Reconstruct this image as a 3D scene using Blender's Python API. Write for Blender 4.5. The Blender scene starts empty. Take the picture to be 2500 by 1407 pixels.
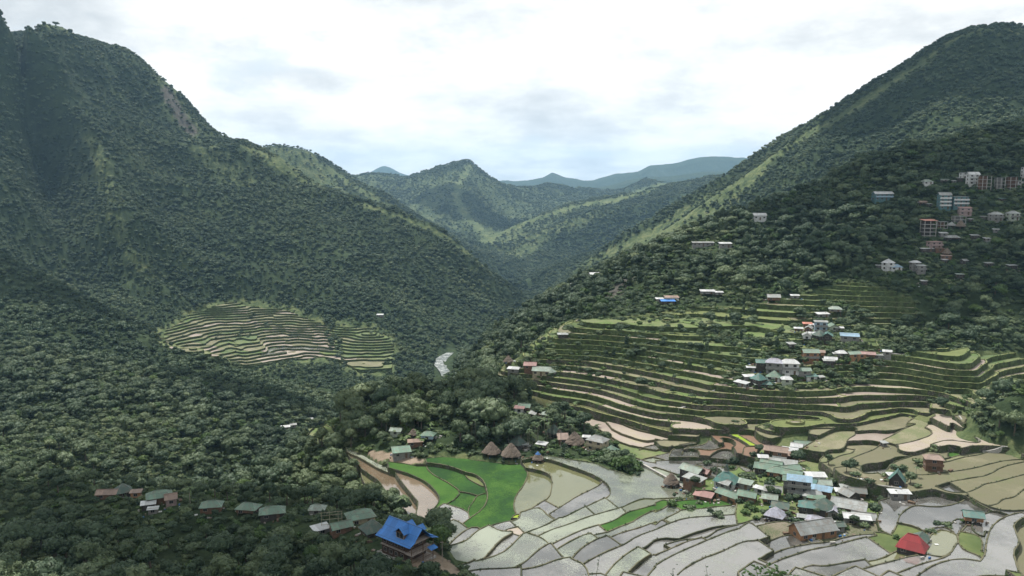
import bpy, bmesh, math, random, time
import numpy as np
from mathutils import Vector, Matrix
T0 = time.time()
rng = np.random.default_rng(7)
random.seed(7)

# ------------------------------------------------------------------ camera
FPX, U0, V0 = 1962.0, 1250.0, 703.5          # focal length and centre in photo pixels
PITCH = math.radians(7.65)
CP, SP = math.cos(PITCH), math.sin(PITCH)
scene = bpy.context.scene
cam_data = bpy.data.cameras.new('camera')
cam = bpy.data.objects.new('camera', cam_data)
scene.collection.objects.link(cam)
cam.location = (0, 0, 0)
cam.rotation_euler = (math.radians(90) - PITCH, 0, 0)
cam_data.sensor_width = 36.0
cam_data.lens = FPX / 2500.0 * 36.0
cam_data.clip_start = 0.5
cam_data.clip_end = 60000.0
scene.camera = cam

# ------------------------------------------------------------------ light and sky
SUN_EL, SUN_AZ = math.radians(66), math.radians(-30)     # azimuth from the view direction, minus = left
scene.view_settings.view_transform = 'Standard'
scene.view_settings.look = 'None'
scene.view_settings.gamma = 1.0
scene.view_settings.exposure = 0.42
scene.view_settings.use_curve_mapping = False
world = bpy.data.worlds.new('World')
scene.world = world
world.use_nodes = True
SUND = Vector((math.sin(SUN_AZ) * math.cos(SUN_EL), math.cos(SUN_AZ) * math.cos(SUN_EL), math.sin(SUN_EL)))
sun_data = bpy.data.lights.new('sun', 'SUN')
sun_data.energy = 5.0
sun_data.angle = math.radians(0.9)
sun_data.color = (1.0, 0.95, 0.88)
sun = bpy.data.objects.new('sun', sun_data)
sun.rotation_euler = (-SUND).to_track_quat('-Z', 'Y').to_euler()
scene.collection.objects.link(sun)

def N(nt, typ, **kw):
    n = nt.nodes.new(typ)
    for k, v in kw.items():
        if k.startswith('i_'):
            n.inputs[int(k[2:])].default_value = v
        else:
            setattr(n, k, v)
    return n
def L(nt, a, b):
    nt.links.new(a, b)
def ramp(nt, fac, stops, interp='LINEAR'):
    r = N(nt, 'ShaderNodeValToRGB')
    r.color_ramp.interpolation = interp
    el = r.color_ramp.elements
    while len(el) < len(stops):
        el.new(0.5)
    for e, (p, c) in zip(el, stops):
        e.position = p
        e.color = (c[0], c[1], c[2], 1) if len(c) == 3 else c
    L(nt, fac, r.inputs[0])
    return r.outputs[0]
def math_n(nt, op, a, b=None, clamp=False):
    m = N(nt, 'ShaderNodeMath', operation=op, use_clamp=clamp)
    for i, x in enumerate((a, b)):
        if x is None: continue
        if isinstance(x, (int, float)): m.inputs[i].default_value = x
        else: L(nt, x, m.inputs[i])
    return m.outputs[0]
def mixc(nt, fac, a, b, mode='MIX'):
    m = N(nt, 'ShaderNodeMix', data_type='RGBA', blend_type=mode)
    for i, x in ((0, fac), (6, a), (7, b)):
        if isinstance(x, (int, float)): m.inputs[i].default_value = x
        elif isinstance(x, tuple): m.inputs[i].default_value = (x[0], x[1], x[2], 1)
        else: L(nt, x, m.inputs[i])
    return m.outputs[2]
def noise(nt, vec, scale, detail=4, rough=0.55, dim='3D'):
    n = N(nt, 'ShaderNodeTexNoise', noise_dimensions=dim)
    n.inputs['Scale'].default_value = scale
    n.inputs['Detail'].default_value = detail
    n.inputs['Roughness'].default_value = rough
    if vec is not None: L(nt, vec, n.inputs['Vector'])
    return n.outputs['Fac']

def build_world():
    nt = world.node_tree
    nt.nodes.clear()
    out = N(nt, 'ShaderNodeOutputWorld')
    bg = N(nt, 'ShaderNodeBackground')
    bg.inputs['Strength'].default_value = 0.084
    L(nt, bg.outputs[0], out.inputs[0])
    sky = N(nt, 'ShaderNodeTexSky', sky_type='NISHITA', sun_disc=False)
    sky.sun_elevation = SUN_EL
    sky.sun_rotation = SUN_AZ
    sky.altitude = 1200
    sky.air_density = 1.0; sky.dust_density = 1.2
    tc = N(nt, 'ShaderNodeTexCoord')
    sep = N(nt, 'ShaderNodeSeparateXYZ')
    L(nt, tc.outputs['Generated'], sep.inputs[0])
    # cloud deck: project the direction on a layer (flattened towards the horizon)
    zz = math_n(nt, 'ADD', math_n(nt, 'MAXIMUM', sep.outputs[2], 0.0), 0.16)
    px = math_n(nt, 'DIVIDE', sep.outputs[0], zz)
    py = math_n(nt, 'DIVIDE', sep.outputs[1], zz)
    cmb = N(nt, 'ShaderNodeCombineXYZ')
    L(nt, px, cmb.inputs[0]); L(nt, py, cmb.inputs[1])
    cmb.inputs[2].default_value = 3.7
    v = cmb.outputs[0]
    big = noise(nt, v, 0.55, 5, 0.5)
    mid = noise(nt, v, 1.3, 7, 0.58)
    # billowing lumps seen from the side
    mp = N(nt, 'ShaderNodeMapping'); mp.inputs['Scale'].default_value = (1.0, 1.0, 2.2)
    L(nt, tc.outputs['Generated'], mp.inputs[0])
    side = noise(nt, mp.outputs[0], 4.2, 9, 0.60)
    comb = math_n(nt, 'ADD', math_n(nt, 'MULTIPLY', mid, 0.35), math_n(nt, 'MULTIPLY', side, 0.65))
    shade = ramp(nt, comb, [(0.37, (6.6, 7.0, 7.25)), (0.445, (8.3, 8.6, 8.7)), (0.50, (9.9, 10.1, 10.0)), (0.57, (11.4, 11.4, 11.2))])
    cover = ramp(nt, math_n(nt, 'ADD', math_n(nt, 'MULTIPLY', big, 0.6), math_n(nt, 'MULTIPLY', side, 0.4)),
                 [(0.36, (0, 0, 0)), (0.43, (1, 1, 1))])
    blue = mixc(nt, 0.85, sky.outputs[0], (8.3, 9.1, 9.5))
    col = mixc(nt, cover, blue, shade)
    L(nt, col, bg.inputs[0])
build_world()

# ------------------------------------------------------------------ helpers: rays, noise
def uv2at(u, v):
    """photo pixel -> (X/Y, Z/Y) of its ray"""
    x = (np.asarray(u, float) - U0) / FPX
    w = -(np.asarray(v, float) - V0) / FPX
    Y = CP + w * SP
    Z = -SP + w * CP
    return x / Y, Z / Y
def at2uv(a, t):
    # point (a,1,t)
    fwd = CP - t * SP
    up = SP + t * CP
    return U0 + FPX * a / fwd, V0 - FPX * up / fwd
def _hash(ix, iy, seed):
    h = (ix.astype(np.int64) * 374761393 + iy.astype(np.int64) * 668265263 + seed * 1442695041) & 0xffffffff
    h = ((h ^ (h >> 13)) * 1274126177) & 0xffffffff
    return ((h ^ (h >> 16)) & 0xffff) / 65535.0
def vnoise(x, y, seed=0):
    ix = np.floor(x); iy = np.floor(y)
    fx = x - ix; fy = y - iy
    fx = fx * fx * fx * (fx * (fx * 6 - 15) + 10); fy = fy * fy * fy * (fy * (fy * 6 - 15) + 10)
    a = _hash(ix, iy, seed); b = _hash(ix + 1, iy, seed); c = _hash(ix, iy + 1, seed); d = _hash(ix + 1, iy + 1, seed)
    return (a + (b - a) * fx) * (1 - fy) + (c + (d - c) * fx) * fy
def fbm(x, y, oct=4, seed=0, ridged=False, gain=0.5):
    s = np.zeros(np.shape(x)); amp = 1.0; tot = 0
    for o in range(oct):
        n = vnoise(x * 2 ** o + 17.3 * o, y * 2 ** o - 9.1 * o, seed + o) * 2 - 1
        if ridged: n = 1 - 2 * np.abs(n)
        s += n * amp; tot += amp; amp *= gain
    return s / tot
def sstep(e0, e1, x):
    t = np.clip((x - e0) / (e1 - e0), 0, 1)
    return t * t * (3 - 2 * t)
def inpoly(x, y, poly):
    x = np.asarray(x, float); y = np.asarray(y, float)
    r = np.zeros(x.shape, bool)
    n = len(poly)
    for i in range(n):
        x1, y1 = poly[i]; x2, y2 = poly[(i + 1) % n]
        c = (y1 > y) != (y2 > y)
        if y1 != y2:
            r ^= c & (x < (x2 - x1) * (y - y1) / (y2 - y1) + x1)
    return r
def polydist(x, y, poly, closed=True):
    x = np.asarray(x, float); y = np.asarray(y, float)
    d = np.full(x.shape, 1e9)
    n = len(poly)
    for i in range(n if closed else n - 1):
        x1, y1 = poly[i]; x2, y2 = poly[(i + 1) % n]
        dx, dy = x2 - x1, y2 - y1
        q = np.clip(((x - x1) * dx + (y - y1) * dy) / (dx * dx + dy * dy + 1e-9), 0, 1)
        d = np.minimum(d, np.hypot(x - x1 - q * dx, y - y1 - q * dy))
    return d

# ------------------------------------------------------------------ terrain control lines (u, v, distance Y)
CTRL = [
 # hillside below the viewpoint
 [(-600,2150,30),(500,2150,30),(1250,2150,30),(2000,2150,30),(3100,2150,30)],
 [(-600,1700,95),(500,1690,95),(1250,1680,95),(2000,1680,95),(3100,1680,95)],
 [(1150,1480,150),(1700,1460,155),(2500,1450,158),(3000,1440,160)],
 [(-300,1500,150),(300,1500,152),(800,1490,150),(1080,1440,165)],
 # amphitheatre floor
 [(1180,1395,183),(1400,1395,185)],
 [(1120,1340,201),(1280,1365,194)],
 [(1060,1280,232),(1200,1280,229),(1900,1195,248),(2300,1200,234),(2600,1190,231)],
 ('z',-100.6,[(1283,1330),(1385,1285),(1473,1255),(1568,1221),(1650,1220)]),
 ('z',-99.4,[(1334,1338),(1422,1296),(1500,1272),(1600,1234),(1664,1248),(1800,1236)]),
 ('z',-98.0,[(1600,1364),(1712,1320),(1800,1284),(1906,1261)]),
 ('z',-96.0,[(1646,1407),(1758,1364),(1848,1335),(1956,1308),(2032,1299),(2130,1276)]),
 ('z',-94.0,[(1967,1387),(2111,1374),(2240,1335),(2338,1310)]),
 ('z',-92.8,[(2161,1407),(2302,1364),(2403,1371),(2560,1330),(2700,1300)]),
 [(1010,1215,258),(1150,1210,259),(1290,1210,257)],
 [(940,1215,266),(1000,1250,250),(900,1170,284)],
 [(860,1110,305),(930,1140,290),(1060,1105,294),(1260,1108,291)],
 [(1400,1130,280),(1700,1120,285),(2000,1120,268),(2200,1100,271),(2400,1100,267),(2600,1100,262)],
 [(1600,1062,310),(1750,1058,309),(1900,1050,306),(2000,1048,301)],
 [(2200,1018,311),(2400,1012,309),(2650,1012,300)],
 [(1380,1085,300),(1480,1060,311)],
 # lower terraced slope
 ('z',-100,[(1400,1010),(1500,1035),(1600,1062)]),
 ('z',-96,[(1230,945),(1330,965),(1420,980),(1500,1000),(1600,1030),(1700,1047),(1850,1052)]),
 ('z',-91,[(1208,915),(1300,925),(1400,935),(1500,950),(1600,975),(1720,1003),(1850,1022),(1980,1026),(2100,1016)]),
 ('z',-86,[(1250,890),(1400,890),(1500,905),(1600,925),(1700,948),(1850,972),(1950,975),(2100,965),(2250,974),(2380,990)]),
 ('z',-81,[(1330,862),(1450,860),(1600,880),(1700,897),(1800,918),(1950,925),(2100,915),(2210,922),(2440,970),(2600,1000)]),
 ('z',-75,[(1360,820),(1450,826),(1600,838),(1700,850),(1850,868),(2000,870),(2220,880),(2500,925),(2680,960)]),
 [(1440,788,394),(1600,785,396),(1720,770,408),(1850,780,395),(2000,790,386),(2100,800,384),(2250,800,380),(2450,790,375),(2700,780,370)],
 [(1560,700,455),(1700,700,445),(1850,690,435),(2100,695,414),(2300,700,408),(2500,700,400),(2700,690,398)],
 [(1680,640,480),(1850,625,475),(2100,600,462),(2300,590,458),(2500,590,452),(2700,580,450)],
 [(1900,545,535),(2050,500,535),(2200,490,522),(2400,470,510),(2600,460,505)],
 # skyline of the near right hill
 [(1640,612,505),(1700,605,500),(1770,600,495),(1850,532,530),(1900,508,550),(2050,434,590),(2200,376,620),(2400,326,632),(2500,311,640),(2800,250,660)],
 # behind it
 [(1850,700,700),(2100,520,740),(2400,400,800),(2800,300,820)],
 # near spur at the right edge
 [(2330,1040,290),(2400,1000,283),(2500,945,278),(2650,900,270)],
 [(2400,1060,275),(2500,1090,262)],
 # centre knoll
 [(900,1008,338),(1050,985,335),(1160,976,332),(1260,984,330),(1340,1018,318)],
 [(800,1035,345),(930,992,372),(1060,966,385),(1150,955,392)],
 [(770,1080,335),(750,1130,318),(850,1180,292),(900,1230,262)],
 [(870,1250,235),(960,1300,212)],
 # left flank of the terraced spur and its crest above the gorge
 [(1640,618,505),(1500,675,528),(1400,715,555),(1300,765,590),(1215,820,620),(1155,885,650),(1128,940,680)],
 [(1250,830,480),(1185,915,470),(1115,985,470),(1000,990,500),(900,1005,520)],
 [(1500,730,442),(1390,780,425),(1290,850,400)],
 [(1400,700,680),(1300,760,730),(1180,830,760)],
 # gorge and river
 [(1105,935,900),(1085,905,960),(1075,885,1010),(1100,860,1080),(1150,835,1150),(1230,800,1280),(1300,770,1450),(1330,745,1650),(1290,725,1900),(1270,700,2200)],
 [(1110,1000,760),(1000,1040,680),(880,1080,600),(760,1140,500),(690,1190,440),(600,1230,400),(450,1250,370),(250,1250,340),(0,1210,320),(-250,1180,320)],
 # house ridge lower left
 [(-300,1150,290),(0,1170,275),(250,1190,262),(400,1225,243),(520,1240,235),(665,1258,228),(800,1275,215),(880,1290,208),(985,1345,192)],
 [(-300,1350,205),(0,1330,212),(300,1310,222),(600,1330,212),(800,1350,200),(960,1390,180)],
 # near left forested slope
 [(-400,500,900),(-150,580,870),(0,650,850),(150,720,825),(270,790,800),(450,880,740),(560,918,710),(650,960,680),(760,1010,640),(830,1060,600)],
 [(-300,790,700),(0,800,690),(250,875,660),(450,950,620),(600,1030,560)],
 [(-300,1000,480),(0,960,500),(150,940,540),(300,1000,520),(420,1010,530),(520,1070,480),(640,1130,430)],
 [(-300,1120,350),(0,1110,350),(300,1130,400),(500,1170,400)],
 # behind that crest
 [(-400,700,1050),(0,760,1000),(200,850,960),(380,905,930),(600,980,900),(760,990,840),(900,960,800),(1010,940,840)],
 # left rice terraces
 ('z',-188,[(470,772),(560,762),(640,748)]),
 ('z',-199,[(390,828),(500,800),(600,788),(700,772),(800,795),(900,806)]),
 ('z',-212,[(440,862),(520,850),(620,838),(720,825),(800,830),(900,828),(955,835)]),
 ('z',-224,[(560,890),(640,880),(720,862),(800,868),(900,868),(955,875)]),
 [(880,905,955),(950,903,960)],
 # left mountain
 [(1010,900,1000),(1000,820,1100),(1060,850,1060),(1100,820,1130)],
 [(300,740,1080),(450,690,1180),(700,700,1200),(900,740,1180)],
 [(430,600,1270),(700,600,1310),(950,660,1290),(1100,740,1290)],
 [(450,480,1400),(700,520,1400),(900,570,1380)],
 [(190,230,1500),(230,330,1380),(265,430,1290),(300,520,1220),(340,620,1160),(400,700,1120)],
 [(40,250,1480),(60,350,1420),(110,480,1330),(150,580,1240),(190,680,1140)],
 [(-250,300,1150),(-150,500,1050)],
 [(330,250,1600),(450,330,1590),(560,400,1520)],
 [(380,420,1450),(400,520,1350)],
 # skyline
 [(-500,-180,1250),(-250,-100,1300),(0,18,1380),(60,60,1430),(110,78,1480),(155,68,1540),(215,95,1600),(330,125,1700),(380,168,1720),(430,222,1720),(470,275,1700),(520,318,1680),(560,342,1650),(600,362,1620),(680,420,1560),(740,460,1530),(860,492,1490),(980,532,1460),(1090,582,1440),(1180,648,1440),(1280,708,1450)],
 [(-500,200,1900),(0,250,2000),(400,450,2150),(600,520,2000),(900,640,1750),(1150,720,1650)],
 # second ridge behind (620..1050)
 [(620,362,2500),(740,374,2500),(800,412,2480),(870,460,2440),(960,508,2380),(1040,570,2300),(1150,640,2250),(1240,700,2200)],
 [(700,560,2050),(900,640,1950),(1100,700,1900)],
 [(600,500,3000),(850,520,3000),(1000,560,2900)],
 # right mountain
 [(2900,260,1250),(2640,130,1265),(2500,88,1280),(2400,74,1300),(2330,93,1330),(2250,148,1380),(2100,245,1450),(2000,303,1500),(1880,382,1560),(1800,440,1620),(1700,490,1700),(1600,550,1780),(1500,600,1860),(1400,650,1960),(1290,700,2100)],
 [(2700,280,1050),(2400,260,1100),(2100,400,1150),(1900,520,1150),(1760,600,1080)],
 [(2000,520,900),(1850,600,800)],
 [(1700,560,1350),(1500,630,1500),(1400,680,1650),(1330,715,1650)],
 [(1640,650,700),(1500,720,760),(1400,770,820)],
 [(2900,330,1900),(2400,250,2000),(1900,500,2100)],
 [(1800,500,2300),(1600,600,2500),(1450,640,2500)],
 # low ridge right of the valley
 [(1290,640,2500),(1180,600,2750),(1250,565,2900),(1300,540,2950),(1400,510,3000),(1500,495,3050),(1640,446,3100),(1760,428,3000),(1850,440,2900)],
 [(1270,600,2600),(1240,650,2500)],
 [(1330,600,2600),(1430,560,2600),(1560,530,2650),(1700,490,2700)],
 [(1300,560,3300),(1420,530,3500),(1560,500,3700)],
 # middle mountain
 [(600,430,4300),(820,419,4300),(890,439,4250),(985,430,4250),(1040,420,4300),(1090,416,4300),(1125,408,4220),(1145,396,4200),(1165,412,4220),(1185,432,4250),(1230,449,4300),(1330,454,4400),(1420,474,4500),(1500,462,4500),(1600,445,4500),(1750,425,4600),(1950,420,4700)],
 [(1145,396,4200),(1125,440,3950),(1110,470,3750),(1130,520,3450),(1170,560,3250),(1215,590,3050)],
 [(900,560,3300),(960,520,3600),(1000,480,3900)],
 [(1230,520,3700),(1300,510,3900),(1360,490,4200)],
 [(900,470,3950),(830,500,3700)],
 [(-700,500,5200),(700,480,5200),(1200,480,5200),(1700,470,5200),(3000,450,5200)],
 [(-700,300,2600),(-200,350,2700)],[(-700,450,4000),(200,450,4000)],
 [(2500,400,3000),(3100,400,3000)],[(2300,430,4200),(3100,430,4200)],
 [(3100,300,1500)],[(-700,600,700)],
]
def build_controls():
    P = []
    for line in CTRL:
        pts = []
        if line[0] == 'z':
            line = [(u, v, line[1] / float(uv2at(u, v)[1])) for u, v in line[2]]
        for (u, v, Y) in line:
            a, t = uv2at(u, v)
            pts.append((float(a), math.log(Y), float(t)))
        if len(pts) == 1:
            P.append(pts[0]); continue
        for p, q in zip(pts[:-1], pts[1:]):
            d = math.hypot(p[0] - q[0], p[1] - q[1])
            n = max(1, int(d / 0.022))
            for k in range(n):
                f = k / n
                P.append(tuple(p[i] * (1 - f) + q[i] * f for i in range(3)))
        P.append(pts[-1])
    P = np.array(P)
    # merge near duplicates
    keep = []
    seen = set()
    for i, p in enumerate(P):
        k = (round(p[0] / 0.004), round(p[1] / 0.004))
        if k in seen: continue
        seen.add(k); keep.append(i)
    return P[keep]
CP_ = build_controls()
def fit_rbf(P):
    n = len(P)
    xy = P[:, :2]
    D = np.hypot(xy[:, None, 0] - xy[None, :, 0], xy[:, None, 1] - xy[None, :, 1])
    A = np.zeros((n + 3, n + 3))
    A[:n, :n] = -D + 1e-4 * np.eye(n)
    A[:n, n] = 1; A[:n, n + 1:] = xy; A[n, :n] = 1; A[n + 1:, :n] = xy.T
    b = np.zeros(n + 3); b[:n] = P[:, 2]
    return np.linalg.solve(A, b)
RW = fit_rbf(CP_)
def rbf(a, b):
    sh = np.shape(a); a = np.ravel(a).astype(np.float32); b = np.ravel(b).astype(np.float32)
    out = np.empty(len(a)); n = len(CP_)
    cx = CP_[:, 0].astype(np.float32); cy = CP_[:, 1].astype(np.float32); w = RW[:n].astype(np.float32)
    for s in range(0, len(a), 16384):
        e = s + 16384
        d = np.sqrt((a[s:e, None] - cx) ** 2 + (b[s:e, None] - cy) ** 2 + 2e-5)
        out[s:e] = -(d @ w) + RW[n] + RW[n + 1] * a[s:e] + RW[n + 2] * b[s:e]
    return out.reshape(sh)

# polar working grid of the ground (fine near, coarse far)
NA, NB = 620, 760
GA = np.linspace(-0.86, 0.86, NA)
GB = np.linspace(math.log(24), math.log(5400), NB)
AA, BB = np.meshgrid(GA, GB, indexing='ij')
YY = np.exp(BB); XX = AA * YY
TT = rbf(AA, BB)
print('controls', len(CP_), 'rbf', round(time.time() - T0, 1))
ZZ = TT * YY
# zones where the ground stays smooth (valley floor, terraces)
amp = 0.0 + sstep(420, 1000, YY) * 1.0
amp = np.maximum(amp, .45 * sstep(330, 450, YY) * (XX < -70))
lt_zone = np.exp(-(((XX + 290) / 210) ** 2 + ((YY - 1030) / 110) ** 2))
amp *= (1 - lt_zone)
amp *= 1 - 0.6 * np.exp(-(((AA + 0.08) / 0.06) ** 2)) * sstep(800, 900, YY) * (1 - sstep(1000, 1300, YY))
warpx = XX + 60 * fbm(XX / 300, YY / 300, 2, 91); warpy = YY + 60 * fbm(XX / 300, YY / 300, 2, 92)
relief = 34 * (fbm(warpx / 620 + .3, warpy / 185, 3, 11, ridged=True) - .12) + 10 * fbm(warpx / 150, warpy / 75, 3, 21, ridged=True)
relief *= np.minimum(1.6, 0.55 + YY / 2600)
relief -= sstep(2300, 3300, YY) * 12
relief = relief * (1 - .6 * sstep(2300, 3000, YY)) + sstep(2300, 3300, YY) * 46 * (fbm(warpx / 300, warpy / 1100, 3, 31, ridged=True) - .2)
ZZ = ZZ + relief * amp * 0.8
TT = ZZ / YY
RM = np.maximum.accumulate(TT, axis=1)

def ground(x, y):
    """terrain height (bilinear in the working grid)"""
    x = np.asarray(x, float); y = np.asarray(y, float)
    ia = (x / y - GA[0]) / (GA[1] - GA[0]); ib = (np.log(y) - GB[0]) / (GB[1] - GB[0])
    ia = np.clip(ia, 0, NA - 1.001); ib = np.clip(ib, 0, NB - 1.001)
    i = ia.astype(int); j = ib.astype(int); f = ia - i; g = ib - j
    t = (TT[i, j] * (1 - f) + TT[i + 1, j] * f) * (1 - g) + (TT[i, j + 1] * (1 - f) + TT[i + 1, j + 1] * f) * g
    return t * y
def hit(u, v, y_min=0.0):
    """first point of the ground met by the ray of a photo pixel"""
    a, t = uv2at(u, v); a = float(a); t = float(t)
    ia = min(max((a - GA[0]) / (GA[1] - GA[0]), 0), NA - 1.001); i = int(ia); f = ia - i
    col = TT[i] * (1 - f) + TT[i + 1] * f
    ok = (col >= t) & (YY[0] >= y_min)
    if not ok.any():
        j = NB - 1
        Y = YY[0, j]
    else:
        j = int(np.argmax(ok))
        if j > 0 and col[j - 1] < t and YY[0, j - 1] >= y_min:
            g = (t - col[j - 1]) / (col[j] - col[j - 1])
            Y = math.exp(GB[j - 1] * (1 - g) + GB[j] * g)
        else:
            Y = YY[0, j]
    return a * Y, Y, t * Y

# ------------------------------------------------------------------ object helpers
COL = scene.collection
def link(o, parent=None):
    COL.objects.link(o)
    if parent is not None: o.parent = parent
    return o
def tag(o, label=None, category=None, group=None, kind=None):
    if label: o['label'] = label
    if category: o['category'] = category
    if group: o['group'] = group
    if kind: o['kind'] = kind
    return o
def empty(name, loc=(0, 0, 0), rz=0.0, **kw):
    o = bpy.data.objects.new(name, None)
    o.empty_display_size = 1
    o.location = loc; o.rotation_euler = (0, 0, rz)
    link(o)
    return tag(o, **kw)
def mesh_np(name, verts, faces, mats=(), midx=None, smooth=False):
    """faces: (n,3) or (n,4) array, or list of lists"""
    me = bpy.data.meshes.new(name)
    verts = np.asarray(verts, np.float32)
    if isinstance(faces, np.ndarray):
        k = faces.shape[1]
        me.vertices.add(len(verts)); me.vertices.foreach_set('co', verts.ravel())
        me.loops.add(faces.size); me.loops.foreach_set('vertex_index', faces.ravel().astype(np.int32))
        me.polygons.add(len(faces))
        me.polygons.foreach_set('loop_start', np.arange(0, faces.size, k, dtype=np.int32))
        me.polygons.foreach_set('loop_total', np.full(len(faces), k, np.int32))
    else:
        me.from_pydata([tuple(map(float, p)) for p in verts], [], faces)
    for m in mats: me.materials.append(m)
    if midx is not None: me.polygons.foreach_set('material_index', np.asarray(midx, np.int32))
    me.update(calc_edges=True)
    if smooth: me.polygons.foreach_set('use_smooth', np.ones(len(me.polygons), bool))
    return me
def obj(name, me, parent=None, **kw):
    o = bpy.data.objects.new(name, me)
    link(o, parent)
    return tag(o, **kw)
# ------------------------------------------------------------------ materials
MATS = {}
def newmat(name):
    m = bpy.data.materials.new(name); m.use_nodes = True
    nt = m.node_tree
    b = nt.nodes['Principled BSDF']
    MATS[name] = m
    return m, nt, b
def pos(nt):
    return N(nt, 'ShaderNodeNewGeometry').outputs['Position']
def bump(nt, b, h, strength=0.5, dist=0.1):
    bn = N(nt, 'ShaderNodeBump'); bn.inputs['Strength'].default_value = strength; bn.inputs['Distance'].default_value = dist
    L(nt, h, bn.inputs['Height']); L(nt, bn.outputs[0], b.inputs['Normal'])
def paddy_mat(name, c1, c2, rough, speck=None, amt=0.5, sp_scale=0.6, wav=0.02, spec=0.5, streak=0.0):
    m, nt, b = newmat(name)
    p = pos(nt)
    oi = N(nt, 'ShaderNodeObjectInfo')
    n1 = noise(nt, p, 0.07, 5, 0.62); n2 = noise(nt, p, 0.9, 3, 0.6)
    f = math_n(nt, 'ADD', math_n(nt, 'MULTIPLY', n1, 0.8), math_n(nt, 'MULTIPLY', n2, 0.2))
    f = math_n(nt, 'ADD', f, math_n(nt, 'MULTIPLY', math_n(nt, 'SUBTRACT', oi.outputs['Random'], 0.5), 0.28))
    col = ramp(nt, f, [(0.38, c1), (0.60, c2)])
    r = rough
    if speck:
        s1 = noise(nt, p, 2.6, 2, 0.7); s2 = noise(nt, p, 0.11 * sp_scale / 0.6, 4, 0.6)
        s = math_n(nt, 'ADD', math_n(nt, 'MULTIPLY', s1, 0.5), math_n(nt, 'MULTIPLY', s2, 0.5))
        s = math_n(nt, 'ADD', s, math_n(nt, 'MULTIPLY', math_n(nt, 'SUBTRACT', oi.outputs['Random'], 0.5), 0.12))
        msk = ramp(nt, s, [(0.62 - amt * 0.3, (0, 0, 0)), (0.70 - amt * 0.2, (1, 1, 1))])
        col = mixc(nt, math_n(nt, 'MULTIPLY', msk, 0.85), col, speck)
        rr = math_n(nt, 'ADD', math_n(nt, 'MULTIPLY', msk, 0.5), rough, True)
        L(nt, rr, b.inputs['Roughness'])
    else:
        b.inputs['Roughness'].default_value = r
    L(nt, col, b.inputs['Base Color'])
    b.inputs['Specular IOR Level'].default_value = spec
    b.inputs['IOR'].default_value = 1.75 if spec > .7 else 1.45
    h = noise(nt, p, 1.8, 3, 0.6)
    bump(nt, b, h, 0.35, wav)
    return m
paddy_mat('still_water', (.042, .042, .038), (.135, .132, .125), .05, speck=(.10, .115, .085), amt=.3, spec=1.0, wav=.006)
paddy_mat('water_seedlings', (.06, .068, .052), (.115, .12, .095), .08, speck=(.095, .125, .068), amt=.6, spec=.9, wav=.008)
paddy_mat('silty_water', (.095, .07, .045), (.15, .115, .08), .05, spec=1.0, wav=.006)
paddy_mat('olive_water', (.07, .078, .036), (.115, .118, .06), .06, spec=.9, wav=.006)
paddy_mat('young_rice', (.008, .036, .006), (.024, .075, .012), .8, speck=(.05, .105, .022), amt=.6, wav=.25, spec=.2)
paddy_mat('lime_seedbed', (.15, .22, .02), (.22, .29, .03), .8, wav=.2, spec=.2)
paddy_mat('olive_stubble', (.105, .10, .06), (.175, .16, .105), .75, speck=(.10, .12, .055), amt=.5, wav=.1, spec=.3)
paddy_mat('green_stubble', (.07, .10, .04), (.13, .14, .068), .8, speck=(.07, .12, .03), amt=.5, wav=.15, spec=.3)
paddy_mat('pink_mud', (.19, .155, .13), (.26, .22, .19), .45, speck=(.24, .22, .13), amt=.3, wav=.08, spec=.5)
paddy_mat('red_mud', (.12, .07, .045), (.17, .11, .075), .4, wav=.08, spec=.5)
paddy_mat('weedy_bank', (.06, .085, .03), (.11, .13, .05), .9, wav=.4, spec=.2)
paddy_mat('village_earth', (.075, .07, .045), (.15, .13, .10), .9, speck=(.05, .07, .03), amt=.5, wav=.3, spec=.2)
paddy_mat('grass_top', (.09, .12, .045), (.17, .18, .08), .9, wav=.3, spec=.2)
paddy_mat('mud_top', (.045, .05, .03), (.10, .095, .06), .9, wav=.2, spec=.2)
def stone_wall():
    m, nt, b = newmat('stone_wall')
    p = pos(nt)
    vor = N(nt, 'ShaderNodeTexVoronoi'); vor.inputs['Scale'].default_value = 2.2; L(nt, p, vor.inputs['Vector'])
    g = ramp(nt, vor.outputs['Color'], [(0.2, (.045, .043, .036)), (0.8, (.12, .11, .09))])
    moss = ramp(nt, noise(nt, p, 0.35, 5, .65), [(0.42, (0, 0, 0)), (0.56, (1, 1, 1))])
    col = mixc(nt, moss, g, (.045, .065, .025))
    L(nt, col, b.inputs['Base Color']); b.inputs['Roughness'].default_value = .95
    b.inputs['Specular IOR Level'].default_value = .2
    bump(nt, b, vor.outputs['Distance'], .8, .3)
stone_wall()
def mossy_wall():
    m, nt, b = newmat('mossy_wall')
    p = pos(nt)
    n = noise(nt, p, .5, 6, .7)
    L(nt, ramp(nt, n, [(.38, (.035, .04, .022)), (.52, (.05, .075, .028)), (.64, (.10, .12, .055))]), b.inputs['Base Color']); b.inputs['Roughness'].default_value = .95
    b.inputs['Specular IOR Level'].default_value = .2
    bump(nt, b, n, .9, .4)
mossy_wall()
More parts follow.
